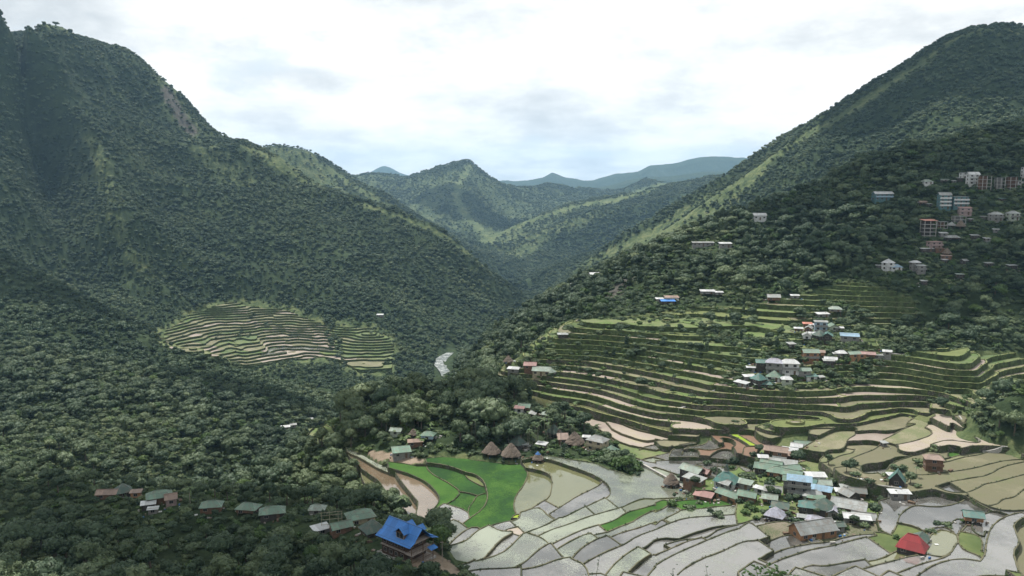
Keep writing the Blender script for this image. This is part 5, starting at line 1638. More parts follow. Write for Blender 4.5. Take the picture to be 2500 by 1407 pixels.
house(1940, 725, 3.8, 2.4, 2.2, -10, 'shed', 'white', 'grey', 'tiny white roof right of the grey cottage above the terraces', cat='shed', name='shed')
house(928, 768, 9.0, 5.0, 3.0, 0, 'shed', 'white', 'grey', 'lone white roof in the forest on the left mountain', ymin=1000)
house(1453, 668, 8.0, 5.0, 3.0, 10, 'gable', 'white', 'grey', 'white roof on the crest of the forested spur')
house(1403, 694, 6.0, 4.0, 2.8, 10, 'gable', 'lgrey', 'grey', 'pale roof left on the crest of the forested spur')
house(1853, 524, 8.0, 5.0, 3.2, 0, 'gable', 'white', 'white', 'lone white house on the skyline of the right hill')
house(1770, 594, 7.0, 4.0, 2.6, 0, 'shed', 'white', 'grey', 'white roof at the left end of the right hill')
house(1716, 592, 13.0, 3.0, 2.4, 0, 'shed', 'lgrey', 'grey', 'long low roof left of the white one on the hill end')
house(697, 1041, 7.0, 4.0, 2.4, 20, 'shed', 'white', 'grey', 'white roof beside the ravine, leftmost of its group', ymin=0)
house(716, 1036, 5.0, 3.4, 2.4, 20, 'shed', 'lgrey', 'grey', 'pale roof right of the leftmost roof beside the ravine')
house(757, 1022, 5.0, 3.0, 2.4, 20, 'shed', 'lgrey', 'grey', 'pale roof above the small grassy steps beside the ravine')
# ---- hamlet in the middle of the terraces
mid = [
 ((1490,145),6.2,4.4,2.5,-10,'hip','pgreen','grey','pale green roof topmost in the terrace hamlet',1),
 ((1295,205),6.4,3.4,2.4,-5,'shed','white','grey','white roof just below the topmost one in the terrace hamlet',1),
 ((1265,360),6.0,5.0,2.3,-8,'flat','lgrey','bluew','grey blue three storey block with a flat roof in the hamlet',3),
 ((1455,390),5.0,4.6,2.7,80,'gable','green','pale','pale house with green gable right of the three storey block',1),
 ((1065,402),4.0,3.0,2.4,-5,'shed','salmon','brown','salmon roofed house left of the three storey block',1),
 ((1140,424),3.6,2.4,2.2,-5,'shed','white','grey','small white roof between the salmon roof and the block',1),
 ((1555,440),3.6,2.4,2.2,-10,'shed','white','grey','small white roof right of the pale green gable',1),
 ((1710,500),8.2,5.0,2.5,-6,'shed','sky','grey','two storey house with bright blue roof at the right of the hamlet',2),
 ((1255,530),5.0,5.0,2.4,30,'pyr','dgreen','dark','dark teal peaked roof below the three storey block',1),
 ((1370,550),5.0,4.6,2.4,75,'gable','teal','dark','green gabled roof right of the dark teal peak',1),
 ((1055,552),4.0,3.6,2.8,70,'gable','lgrey','white','white walled house with dark windows left of the dark teal peak',1),
 ((1150,525),3.6,2.6,2.2,-5,'shed','white','grey','white lean-to right of the white walled house',1),
 ((930,500),3.8,2.2,2.2,-5,'shed','white','brown','white roof at the left end of the hamlet top row',1),
 ((1085,480),4.6,3.0,2.2,60,'gable','lgrey','brown','steep grey roof below the salmon one',1),
 ((1110,690),7.0,4.4,2.6,-6,'gable','green','orange','ochre house with two green roofs one above the other',2),
 ((820,660),3.0,2.8,2.4,0,'shed','lgrey','grey','little grey house among bananas left of the ochre house',1),
 ((1250,760),4.6,3.4,2.6,-6,'shed','rust','orange','brown unfinished house right of the ochre house',1),
 ((1590,750),4.4,3.6,2.6,-6,'hip','white','grey','white hip roofed house over the ravine of the hamlet',1),
 ((1510,782),2.6,2.0,2.0,0,'shed','lgrey','grey','tiny roof left of the white hip roof',1),
 ((1425,818),5.2,3.4,2.4,-20,'gable','white','grey','white roofed house with stained sheets below the white hip roof',1),
 ((1390,885),4.4,3.0,2.2,-6,'shed','lgrey','dark','grey white roof lowest in the middle row of the hamlet',1),
 ((1770,768),5.4,3.4,2.5,-4,'gable','green','orange','green roofed orange house in the row along the path',1),
 ((1885,785),4.0,2.6,2.4,-4,'shed','rust','orange','ochre shed right of the green roofed orange house',1),
 ((1990,765),6.0,3.2,2.4,-4,'gable','pink','brown','dull pink roof in the row along the path',1),
 ((2120,790),5.4,2.0,2.2,-6,'shed','lgrey','grey','thin pale roof right of the dull pink roof',1),
 ((2285,795),3.4,2.6,2.2,-30,'shed','white','grey','last white roof at the right end of the path row',1),
 ((560,925),7.0,5.4,2.8,-8,'hip','lilac','grey','two storey grey house with lilac grey roof in the lower hamlet',2),
 ((795,935),7.4,5.0,2.8,-8,'hip','white','white','two storey white house with bright white roof in the lower hamlet',2),
 ((370,968),5.0,4.0,2.4,-5,'gable','teal','dark','small teal roof left of the lilac grey roof',1),
 ((760,1080),2.4,2.2,3.0,-5,'flat','lgrey','white','slim pale block below the white two storey house',1),
 ((560,1092),6.0,5.0,2.4,-35,'pyr','green','white','green pyramid roof below the lilac grey roof',1),
 ((1010,1075),5.4,3.6,2.4,-5,'gable','green','grey','grey house with green roof right in the lower hamlet',1),
 ((1120,1122),4.8,3.4,2.3,-5,'shed','teal','white','teal roofed annex at the right end of the lower hamlet',1),
 ((750,1190),4.4,3.6,2.4,-5,'hip','white','pale','pale hut with white roof bottom centre of the lower hamlet',1),
 ((180,1155),4.8,2.6,2.2,-5,'shed','white','grey','white roof at the left of the lower hamlet',1),
 ((325,1180),5.0,5.0,2.2,30,'pyr','teal','dark','dark teal peak at the lower left of the hamlet',1),
 ((430,1205),5.0,3.8,2.2,-20,'hip','teal','dark','teal hip roof right of the dark teal peak',1),
 ((330,1240),4.2,2.6,2.0,0,'shed','pgreen','dark','pale green lean-to below the dark teal peak',1),
 ((65,1245),6.0,2.8,2.2,-55,'shed','white','grey','slanting bright white roof at the far left of the hamlet',1),
 ((205,1002),3.4,2.4,2.2,0,'shed','white','grey','tiny white roof left of the small teal roof',1),
 ((1275,1165),2.4,2.0,2.0,0,'shed','lgrey','grey','tiny grey shed in the trees right of the lower hamlet',1)]
for (p_, W_, D_, H_, yw, rt_, rc_, wc_, lb, st_) in mid:
    house(*Mv(*p_), W_ * .9, D_ * .9, H_ * .92, yw + rh.uniform(-14, 14), rt_, rc_, wc_, lb, st=st_, band_='grey')
# ---- upper village on the right hill
up = [
 (Ur(335,575),16,6,2.9,0,'gable','white','tealw','long two storey guest house with white roof and blue green walls',2,'bluew',0),
 (Ur(225,650),5,4,2.6,0,'flat','lgrey','white','small white annex under the long guest house',1,None,0),
 (Ur(1500,640),12,7,2.9,0,'flat','lgrey','tealw','teal three storey hotel with white balcony bands, right wing',3,'white',0),
 (Ur(1270,600),8.5,7,2.9,0,'gable','grey','tealw','teal hotel tower with a steep grey roof above its balconies',4,'white',0),
 (Ur(1590,800),8.8,5.5,2.8,-4,'shed','pink','pinkw','square pink house with pink roof under the teal hotel',2,'pinkw',0),
 (Ur(1500,935),9,5,2.7,0,'flat','lgrey','grey','open grey concrete house below the square pink house',2,None,1),
 (Ur(1030,1000),9.6,6,2.9,0,'shed','salmon','dark','four storey concrete frame with an orange red roof',4,None,1),
 (Ur(1250,1020),6,5,2.6,0,'flat','grey','brown','unfinished brown annex right of the orange roofed frame',2,None,1),
 (Ur(1390,1040),5.4,5,1.8,45,'pyr','lgrey','dark','shiny metal pyramid roof below the concrete houses',1,None,0),
 (Ur(1265,1180),5,4,2.6,0,'shed','white','grey','white roofed hut above the pink terrace house',1,None,0),
 (Ur(1400,1235),9.5,5,2.4,0,'hip','grey','dark','low grey green roofs right of the white roofed hut',1,None,0),
 (Ul(1125,385),9,5.5,2.6,0,'flat','pink','pinkw','pink two storey house with arcade over the white awning',2,'pinkw',0),
 (Ul(1200,480),6,4,2.6,0,'flat','rust','brown','brown base storey under the pink arcade house',1,None,0),
 (Ul(1020,482),8.5,2.4,2.2,-3,'shed','white','dark','long thin white awning roof left under the pink house',1,None,0),
 (Ur(1745,1215),5.2,4,2.6,0,'shed','lgrey','dark','striped grey white roof right of the grey green roofs',1,None,0),
 (Ur(1930,1260),3.6,3,2.4,0,'shed','white','grey','small white roof right of the striped roof',1,None,0),
 (Ur(2060,885),8.5,6,2.6,0,'hip','lgrey','grey','house with pale hip roof at the right of the upper village',2,'grey',0),
 (Ur(2320,870),7.5,6,2.8,0,'hip','lgrey','pale','two storey house with pale hip roof near the right edge',2,'grey',0),
 (Ur(1880,930),3.6,2.4,2.2,0,'shed','lgrey','dark','thin pale roof left of the pale hip roofs',1,None,0),
 (Ur(2070,1125),3.6,2.6,2.2,-30,'shed','white','grey','bright little roof in the bushes below the pale hip roofs',1,None,0),
 (Ur(1010,385),8.5,6,2.7,0,'hip','pgreen','white','low house with pale hip roof and white rail near the ridge',1,None,0),
 (Ur(1290,365),6,3,2.4,0,'shed','pgreen','grey','long pale shed right of the low hip roofed house',1,None,0),
 (Ur(1430,385),2.8,2.2,2.2,0,'shed','white','grey','tiny white shed left of the white villa',1,None,0),
 (Ur(1710,285),8.2,7,2.9,0,'gable','white','white','white three storey villa with white gable on the ridge road',3,'white',0),
 (Ur(1575,270),5,5,2.7,0,'flat','white','white','white side wing left of the villa gable',2,'white',0),
 (Ur(1520,345),4.2,3.5,2.4,0,'shed','lgrey','dark','small shed under the white side wing',1,None,0),
 (Ur(1885,330),8.8,6,3.0,0,'flat','rust','brown','tall unfinished concrete skeleton right of the white villa',4,None,1),
 (Ur(2125,350),6.5,6,3.0,0,'flat','lgrey','grey','open concrete frame on stilts with white slab',3,None,1),
 (Ur(2330,340),10.5,6,3.0,0,'flat','lgrey','brown','wide brown concrete frame with white roof slab at the right edge',3,None,1),
 (Ur(2410,400),6.5,4,2.7,0,'flat','white','white','white house standing in front of the wide concrete frame',1,None,0),
 (Ur(2495,190),3.4,4,2.9,0,'flat','lgrey','white','slim white tower house at the right edge of the ridge road',3,'white',0),
 (Ur(850,712),4,3.4,2.3,-10,'shed','white','dark','bright sheet roof left of the teal hotel',1,None,0),
 (Ur(950,705),5.4,3.6,2.3,0,'gable','rust','brown','dull brown roof left of the teal hotel',1,None,0),
 (Ur(1055,738),3.4,2.6,2.2,0,'shed','lgrey','grey','little grey white roof at the foot of the teal hotel',1,None,0),
 (Ur(2165,655),4.4,3,2.2,0,'shed','teal','dark','small bright green roof alone in the bushes',1,None,0),
 (Ur(1680,968),3.0,2.0,2.0,0,'shed','white','dark','thin white roof right of the open grey house',1,None,0),
 (Ul(420,672),6.6,5,2.8,20,'pyr','white','white','white pyramid roofed house at the lower edge of the upper village',2,'white',0),
 (Ul(530,742),7.5,5.5,2.5,-10,'hip','sky','white','blue grey hip roof in front of the white pyramid roof',1,None,0),
 (Ul(830,682),5.6,4,2.8,0,'hip','white','grey','tall grey house with small white roof by the path',2,'grey',0),
 (Ul(915,742),5.6,4,2.6,0,'shed','lgrey','grey','grey roofed house joined to the tall grey house',2,'grey',0),
 (Ul(1310,590),6.4,3,2.4,0,'shed','rust','brown','long dull pink roof under the winding path',1,None,0),
 (Ul(1285,650),3,2.4,2.0,0,'shed','white','dark','thin white roof below the dull pink roof',1,None,0),
 (Ul(285,738),3.6,2.6,2.2,-10,'shed','lgrey','dark','small grey roof left of the white pyramid roof',1,None,0),
 (Ul(1580,655),4.2,3.4,2.2,20,'gable','lgrey','dark','torn grey roof in the trees right of the dull pink roof',1,None,0),
 (Ul(970,972),3.4,2.4,2.2,0,'shed','white','dark','lone white roof in the wood below the upper village',1,None,0),
 (Ul(1520,872),4.6,2.6,2.2,0,'shed','pgreen','dark','lone pale green roof in the dark wood at the right',1,None,0),
 (Ul(1960,700),5.0,3,2.4,0,'shed','lgrey','dark','pale roof in the dark wood near the right edge',1,None,0),
 (Ul(2310,735),6.0,3,2.4,0,'shed','lgrey','dark','thin roof in the dark wood at the far right',1,None,0)]
for (p_, W_, D_, H_, yw, rt_, rc_, wc_, lb, st_, bd, op) in up:
    house(*p_, W_ * .76, D_ * .8, H_ * .76, yw + rh.uniform(-12, 12), rt_, rc_, wc_, lb, st=st_, band_=bd, open_=bool(op))
hut(*Ur(1530, 1040), 5.0, 'thatched hut beside the metal pyramid roof in the upper village')
hut(*Ul(1320, 520), 4.2, 'thatched hut under the pink arcade house')
# ---- houses along the dark ridge at the lower left
rd = [
 (Rg(585,270),7.4,5.4,2.6,15,'hip','green','brown','green hip roof farthest left on the dark ridge'),
 (Rg(600,336),7.0,4.0,2.2,5,'gable','rust','brown','brown shed below the farthest left green roof'),
 (Rg(685,312),5.6,5.6,2.4,35,'pyr','dgreen','dark','dark teal peaked roof right of the farthest left house'),
 (Rg(757,338),3.4,2.4,2.2,10,'shed','rust','orange','small yellowish shed between two green roofs on the ridge'),
 (Rg(885,345),8.2,6.0,2.8,25,'hip','green','brown','big dark green roof on the ridge with a whitish shed below'),
 (Rg(950,360),3.6,4.6,2.8,25,'gable','rust','pinkw','pale brown wing right of the big dark green roof'),
 (Rg(825,402),4.4,2.8,2.0,20,'shed','white','dark','white striped shed below the big dark green roof'),
 (Rg(850,432),3.0,1.8,1.8,15,'shed','white','grey','narrow white roof under the white striped shed'),
 (Rg(1175,400),7.0,5.0,2.4,10,'hip','green','brown','faded green hip roof in the middle of the ridge'),
 (Rg(1380,412),7.0,5.0,2.4,-10,'hip','green','brown','green roof half hidden by trees on the ridge'),
 (Rg(1512,432),8.0,5.4,2.6,15,'hip','green','dark','green hip roof with a lower wing right of the half hidden roof'),
 (Rg(1762,420),5.0,4.0,2.2,0,'hip','pgreen','grey','pale green roof behind the bamboo trellis'),
 (Rg(2000,452),8.4,6.4,2.9,25,'hip','green','cream','green hip roofed house with cream walls left of the blue roof'),
 (Rg(1892,516),6.2,4.2,2.2,30,'gable','green','brown','low green roof in front of the cream walled house'),
 (Rg(2068,515),6.0,6.0,2.4,35,'pyr','dgreen','dark','dark green pyramid roof touching the blue roofed house'),
 (Rg(1780,536),4.8,3.4,2.0,35,'shed','white','grey','bright white sheet roof below the bamboo trellis')]
for (p_, W_, D_, H_, yw, rt_, rc_, wc_, lb) in rd:
    house(*p_, W_, D_, H_, yw, rt_, rc_, wc_, lb)
# ---- teal church with a cupola
def church():
    u, v = A(1075, 585)
    vv = v + 25
    for _ in range(5):
        x, y, z = hit(u, vv); vv = v + 3.6 * FPX / y * .93
    z = cov_top(x, y); HOUSE_XY.append((x, y, 4))
    r = empty('chapel', (x, y, z), math.radians(-30), label='teal roofed chapel with a little pointed cupola beside a dark pond', category='chapel')
    part('wall', boxg(-3.2, 3.2, -2.9, 2.9, -1.5, 2.4), 'wall_white', r)
    roof_obj('roof', roof_geo('pyr', 6.4, 5.8, 2.4, 3.0, .5), 'roof_teal', r)
    c = part('cupola', join([boxg(-.55, .55, -.55, .55, 4.3, 5.3)]), 'wall_white', r)
    roof_obj('spire', [[(-.75, -.75, 5.3), (.75, -.75, 5.3), (0, 0, 7.6)], [(.75, -.75, 5.3), (.75, .75, 5.3), (0, 0, 7.6)], [(.75, .75, 5.3), (-.75, .75, 5.3), (0, 0, 7.6)], [(-.75, .75, 5.3), (-.75, -.75, 5.3), (0, 0, 7.6)]], 'roof_dgreen', c)
    for i in range(3): window(r, -2 + 2 * i, -2.9, 1.3, .8, 1.0, 0, fm='timber')
church()
# ---- the blue roofed house
def blue_house():
    u, v = 992, 1352
    x, y, z = hit(u, v)
    HOUSE_XY.append((x, y, 6.5)); HOUSE_XY.append((x + 4, y - 3, 5)); HOUSE_XY.append((x - 4, y + 3, 5))
    r = empty('blue_roofed_house', (x, y, z), math.radians(-39), label='large dark timber house with bright blue roof, dormers and balconies', category='house')
    W, D = 10.5, 6.6
    part('wall', boxg(-W / 2, W / 2 - 1.6, -D / 2, D / 2, -2.5, 5.2), 'wall_darkwood', r)
    part('base_terrace', boxg(-W / 2 - .5, W / 2 + 1.2, -D / 2 - 1.4, D / 2 + .8, -2.6, -.05), 'concrete', r)
    zt, ez, az = 8.3, 4.4, 4.9
    a0, a1 = -W / 2 - .8, W / 2 + .7
    # two pitch roof: steep upper part, flatter flared eaves
    bm_, ym = 6.0, 2.6
    for sg, nm in ((-1, 'front'), (1, 'back')):
        roof_obj('roof', [[(a0, 0, zt), (a1, 0, zt), (a1, sg * ym, 5.75), (a0, sg * ym, 5.75)]], 'roof_blue', r, .08)
        roof_obj('eave', [[(a0 - .25, sg * ym, 5.74), (a1 + .15, sg * ym, 5.74), (a1 + .15, sg * (ym + 2.0), 4.75), (a0 - .25, sg * (ym + 2.0), 4.75)]], 'roof_blue', r, .08)
    part('ridge_cap', boxg(a0, a1, -.16, .16, zt - .02, zt + .06), 'roof_blue', r)
    def gable(x_, nm):
        V = [(x_, -ym, 5.15), (x_, ym, 5.15), (x_, ym, 5.7), (x_, 0, zt - .15), (x_, -ym, 5.7)]
        V = V + [(x_ + .1, b, c) for _, b, c in V]
        F = [[0, 1, 2, 3, 4], [9, 8, 7, 6, 5]] + [[i, 5 + i, 5 + (i + 1) % 5, (i + 1) % 5] for i in range(5)]
        part('gable', (V, F), 'wall_darkwood', r)
    gable(W / 2 - 1.6, 'a'); gable(-W / 2 - .1, 'b')
    def dormer(xc, sg, sc=1.0):
        d = empty('dormer', (xc, sg * 2.1, 5.9), 0 if sg < 0 else math.pi); d.parent = r
        # local: front looks to -y
        w, h, dp = 1.0 * sc, 1.05 * sc, 1.9 * sc
        part('dormer_wall', boxg(-w, w, -.9, dp, -.6, h * .7), 'wall_brown', d)
        roof_obj('dormer_roof', [[(-w - .35, -1.25, h * .55), (-w - .35, dp, h * .55), (0, dp, h * 1.55), (0, -1.25, h * 1.55)], [(w + .35, -1.25, h * .55), (w + .35, dp, h * .55), (0, dp, h * 1.55), (0, -1.25, h * 1.55)]], 'roof_blue', d, .06)
        part('dormer_window', join([boxg(-w * .8, w * .8, -.97, -.91, -.35, h * .6)]), 'glass_dark', d)
        part('dormer_frame', join([boxg(-w * .9, w * .9, -1.05, -.92, -.55, -.38), boxg(-.04, .04, -1.0, -.98, -.35, h * .6), boxg(-w * .9, -w * .8, -1.0, -.92, -.35, h * .6), boxg(w * .8, w * .9, -1.0, -.92, -.35, h * .6)]), 'rail_wood', d)
    dormer(1.1, -1, 1.45); dormer(-1.2, 1, 1.05); dormer(2.6, 1, 1.05)
    # balconies on the right end, two levels, with rails and posts
    xb = W / 2 - 1.6
    for zb in (.0, 2.6):
        b = part('balcony', boxg(xb, W / 2 + .9, -D / 2 - .7, D / 2 + .3, zb - .12, zb + .06), 'rail_wood', r)
        part('railing', join([boxg(W / 2 + .82, W / 2 + .9, -D / 2 - .7, D / 2 + .3, zb + .8, zb + .9), boxg(xb, W / 2 + .9, -D / 2 - .7, -D / 2 - .62, zb + .8, zb + .9)] + [boxg(W / 2 + .84, W / 2 + .88, -D / 2 - .6 + i * .5, -D / 2 - .55 + i * .5, zb + .06, zb + .8) for i in range(15)]), 'timber', b)
    part('balcony', boxg(xb, W / 2 + .5, -D / 2, D / 2, 5.0, 5.12), 'rail_wood', r)
    for yy in (-D / 2 - .6, 0, D / 2 + .2):
        part('post', boxg(W / 2 + .68, W / 2 + .82, yy - .07, yy + .07, -2.2, 5.0), 'timber', r)
    part('front_band', boxg(-W / 2, W / 2 - 1.6, -D / 2 - .5, -D / 2, 2.5, 2.7), 'rail_wood', r)
    for i in range(4):
        for zc in (1.2, 3.7): window(r, -W / 2 + 1.2 + 2.0 * i, -D / 2, zc, 1.0, 1.0, 0, fm='rail_wood')
    for yy in (-1.6, 1.4):
        for zc in (1.2, 3.8): window(r, xb, yy, zc, 1.1, 1.1, math.pi / 2, fm='rail_wood')
    # little blue lean-to roof at the back corner
    roof_obj('porch_roof', [[(W / 2 + .7, 1.4, 3.0), (W / 2 + 2.2, 1.4, 2.5), (W / 2 + 2.2, 3.8, 2.5), (W / 2 + .7, 3.8, 3.0)]], 'roof_blue', r, .06)
    roof_obj('side_roof', [[(W / 2 - .8, 2.2, 5.6), (W / 2 + 1.6, 2.2, 5.5), (W / 2 + 1.6, 4.6, 4.7), (W / 2 - .8, 4.6, 4.8)]], 'roof_blue', r, .06)
    part('post', boxg(W / 2 + 2.0, W / 2 + 2.12, 2.0, 2.12, -2.0, 2.6), 'timber', r)
blue_house()
# ---- bamboo trellis above the white sheet
def trellis():
    x, y, z = hit(811, 1292)
    HOUSE_XY.append((x, y, 3))
    r = empty('bamboo_trellis', (x, y, z + .5), math.radians(8), label='tall open trellis of pale bamboo poles left of the cream walled house', category='trellis')
    for i, xx in enumerate((-2.8, -.6, 1.7, 2.7)):
        part('pole', tube([(xx, 0, -2), (xx, 0, 4.6)], [.07, .06], 6), 'bamboo', r)
    for zz in (.9, 2.3, 3.5, 4.3):
        part('crossbar', tube([(-3.0, -.08, zz), (2.9, -.08, zz + .25)], [.06, .055], 6), 'bamboo', r)
trellis()
# ---- stone walls of the village
def ribbon_wall(name, pix, w, h, mat, label, cat='wall'):
    pts = resample([hit(u, v)[:2] for u, v in smooth_line(pix)], 1.6)
    V, F = [], []
    zp = None
    for i, p in enumerate(pts):
        q0 = pts[max(i - 1, 0)]; q1 = pts[min(i + 1, len(pts) - 1)]
        d = Vector((q1[0] - q0[0], q1[1] - q0[1])).normalized(); n = Vector((-d.y, d.x)) * w / 2
        z = cov_top(*p); z = z if zp is None else z * .4 + zp * .6; zp = z
        V += [(p[0] + n.x, p[1] + n.y, z - 1.4), (p[0] + n.x, p[1] + n.y, z + h), (p[0] - n.x, p[1] - n.y, z + h), (p[0] - n.x, p[1] - n.y, z - 1.4)]
        if i:
            b = 4 * (i - 1)
            F += [[b, b + 1, b + 5, b + 4], [b + 1, b + 2, b + 6, b + 5], [b + 2, b + 3, b + 7, b + 6]]
    F += [[0, 3, 2, 1], [len(V) - 4, len(V) - 3, len(V) - 2, len(V) - 1]]
    obj(name, mesh_np(name, V, F, [MATS[mat]]), label=label, category=cat)
ribbon_wall('stone_dike', z1([(2200,372),(2300,430),(2400,480),(2500,530)]) + z2([(180,520),(240,550)]), .8, .55, 'concrete', 'straight pale stone dike running down to the left end of the village', 'dike')
ribbon_wall('garden_wall', [B(1160,765),B(1300,732),B(1480,780),B(1700,822),B(1880,832)], .45, .8, 'concrete', 'pale curved wall right of the village under the bright green field')
ribbon_wall('footpath_wall', z2([(2390,245),(2240,285),(2190,240),(2210,190),(2180,150),(2100,95),(2060,50)]), .5, .35, 'concrete', 'pale winding path rim round the right end of the basin', 'path')
# ---- utility poles
def pole(u, v, h, label):
    x, y, z = hit(u, v); z = cov_top(x, y)
    r = empty('utility_pole', (x, y, z), 0, label=label, category='pole')
    part('post', tube([(0, 0, -1), (0, 0, h)], [.09, .07], 6), 'rail_wood', r)
    part('crossarm', boxg(-.5, .5, -.04, .04, h - .5, h - .4), 'rail_wood', r)
pole(1750, 1170, 7.0, 'thin pole left of the teal chapel beside the dark pond')
pole(1747, 1200, 4.5, 'thin pole in the yard left of the long orange walled house')
pole(1080, 1372, 5.5, 'thin lamp pole on the path right of the blue roofed house')

ribbon_wall('stone_steps', [(1655, 1008), (1700, 978), (1740, 955), (1768, 936), (1795, 915), (1822, 898)], 1.1, .25, 'concrete', 'pale stone steps climbing the terraces towards the hamlet', 'steps')
ribbon_wall('grassy_path', [(1915, 868), (1938, 840), (1965, 812), (1990, 786), (2040, 752), (2078, 726), (2118, 702)], 2.6, .2, 'grass_top', 'grassy path running up the spine of the upper terraces', 'path')
ribbon_wall('footpath', [(2118, 858), (2160, 862), (2230, 868), (2300, 866)], 1.0, .2, 'concrete', 'thin footpath along the foot of the dark wood right of the hamlet', 'path')
# ------------------------------------------------------------------ woods
def fine_ground(x, y):
    return ground(x, y)
# where trees do not stand: terraces (with overgrown exceptions), houses, grass, river
noveg = np.zeros(XX.shape)
noveg = np.where(in_terr, 1.0, 0.0)
OVER = [   # overgrown parts of the terraces (photo pixels)
 ([(1300,840),(1380,800),(1480,800),(1480,840),(1400,870)], .3),
 ([(1480,700),(1700,720),(1860,760),(1860,800),(1700,830),(1500,800)], .3),
 ([(1560,860),(1700,850),(1800,870),(1780,920),(1640,905)], .35),
 ([(2200,700),(2300,740),(2320,860),(2200,880),(2140,840),(2170,800),(2250,770)], .8),
 ([(1480,800),(1560,790),(1640,830),(1700,880),(1700,905),(1620,900),(1540,880),(1480,850)], 1.0),
 ([(1290,860),(1340,830),(1480,850),(1500,880),(1420,880),(1330,905),(1250,900)], .8),
 ([(1700,800),(1850,820),(1880,850),(1800,850),(1720,830)], .75),
 ([(1800,880),(1870,840),(1930,800),(1990,745),(2080,740),(2110,780),(2150,820),(2160,880),(2120,935),(2050,945),(1960,950),(1880,955),(1800,940)], .8),
 ([(1750,860),(1820,860),(1820,900),(1740,900)], .5),
 ([(1850,980),(1790,1035),(1850,1060),(1900,1040),(1830,1000)], .25),
 ([(1620,760),(1800,765),(1800,790),(1650,800)], .3),
]
over = np.zeros(XX.shape)
for P, s in OVER:
    over = np.maximum(over, np.where((YY < 560) & inpoly(GU, GV, P), s, 0))
mz = in_terr & (YY > 300) & (YY < 560)
pt = sstep(.12, .38, fbm(XX / 22, YY / 14, 3, 63))
over = np.where(mz, np.maximum(over, pt * np.where(GV < 905, .75, np.where(GV < 1010, .28, 0))), over)
over = np.where(in_terr & (YY > 850), np.maximum(over, .5 * sstep(.25, .45, fbm(XX / 30, YY / 24, 3, 64))), over)
house_block = np.zeros(XX.shape)
for (hx, hy, hr) in HOUSE_XY:
    m = (np.abs(XX - hx) < hr + 4) & (np.abs(YY - hy) < hr + 6)
    d = np.hypot(XX[m] - hx, YY[m] - hy)
    house_block[m] = np.maximum(house_block[m], d < hr * .8 + .6)
# villages in the basin: only chosen trees
OPEN = [([(1620,1130),(1700,1110),(1780,1090),(1850,1040),(1990,1050),(2010,1110),(2090,1180),(2160,1200),(2150,1290),(1950,1300),(1800,1270),(1700,1220),(1620,1190)])]
canopy = 1 - np.clip(cover[..., 0] * 1.25 - .1 + .5 * (fbm(XX / 60, YY / 60, 3, 77)) * (cover[..., 0] > .05), 0, 1)
canopy = np.where(in_terr, over, canopy)
canopy = np.where((YY > 850) & (YY < 1250) & (polydist(GU, GV, [(800, 780), (815, 830), (835, 885)], False) < 15) & inpoly(GU, GV, [(700, 700), (1000, 700), (1000, 950), (700, 950)]), .8, canopy)
canopy *= 1 - cover[..., 2].clip(0, 1)
canopy *= 1 - .85 * cover[..., 1].clip(0, 1)
canopy *= 1 - house_block
riv = (np.abs(AA - (1090 - 1250) / FPX) < 26 / FPX) & (YY > 690) & (YY < 1250)
canopy = np.where(riv, canopy * (polydist(GU, GV, [(1106,955),(1098,925),(1080,900),(1072,885),(1082,872),(1100,860)], False) > 22), canopy)
# far grassy hills are thinly wooded
canopy *= np.where(YY > 2300, .35 + .65 * sstep(-.2, .2, fbm(XX / 200, YY / 320, 4, 55)), 1)
canopy *= np.where((YY > 700) & (YY < 2300), .9 + .1 * sstep(-.3, .1, fbm(XX / 90, YY / 90, 3, 56)), 1)
dA = (GA[1] - GA[0]) * (GB[1] - GB[0]) * YY * YY
def spacing(Y):
    return np.interp(Y, [90, 250, 400, 700, 1100, 1600, 2300, 3200, 4500], [4.6, 4.4, 4.8, 4.9, 4.9, 5.2, 6.0, 7.4, 9.0])
rmx = np.concatenate([np.full((NA, 1), -9.0), RM[:, :-1]], 1)
vis_ok = (ZZ + 14) / YY > rmx - .012
fr = np.abs(AA) < .70
ok = vis_ok & fr & (YY > 96) & (YY < 4900) & (TT > -.66)
lam = np.where(ok, canopy * dA / spacing(YY) ** 2, 0)
cnt = rng.poisson(lam)
I, J = np.nonzero(cnt)
I = np.repeat(I, cnt[I, J]) if False else np.repeat(I, cnt[cnt > 0]); J = np.repeat(np.nonzero(cnt)[1], cnt[cnt > 0])
aj = GA[I] + (rng.random(len(I)) - .5) * (GA[1] - GA[0]); bj = GB[J] + (rng.random(len(I)) - .5) * (GB[1] - GB[0])
ty = np.exp(bj); tx = aj * ty
sp = spacing(ty)
# thin out those that stand too close together
order = np.argsort(rng.random(len(tx)))
cellmap = {}; keep = np.zeros(len(tx), bool)
for k in order:
    s = sp[k] * .62
    q = (int(tx[k] // 6), int(ty[k] // 6))
    if ty[k] > 1000: keep[k] = True; continue
    good = True
    for dx in (-1, 0, 1):
        for dy in (-1, 0, 1):
            for (ox, oy) in cellmap.get((q[0] + dx, q[1] + dy), ()):
                if (ox - tx[k]) ** 2 + (oy - ty[k]) ** 2 < s * s: good = False; break
            if not good: break
        if not good: break
    if good: cellmap.setdefault(q, []).append((tx[k], ty[k])); keep[k] = True
tx, ty, sp = tx[keep], ty[keep], sp[keep]
tz = ground(tx, ty)
ts = sp / np.where(ty < 650, 6.6, 6.2) * (.62 + .85 * rng.random(len(tx)) ** 1.4) * (1 + .25 * fbm(tx / 40, ty / 40, 2, 88)) * np.where(ty < 700, 1.12, 1.0)
ii = np.clip(((tx / ty - GA[0]) / (GA[1] - GA[0])).round().astype(int), 0, NA - 1); jj = np.clip(((np.log(ty) - GB[0]) / (GB[1] - GB[0])).round().astype(int), 0, NB - 1)
ov = over[ii, jj] > 0
ts = np.where(ov, ts * .62, ts)
pu, pv = at2uv(tx / ty, tz / ty)
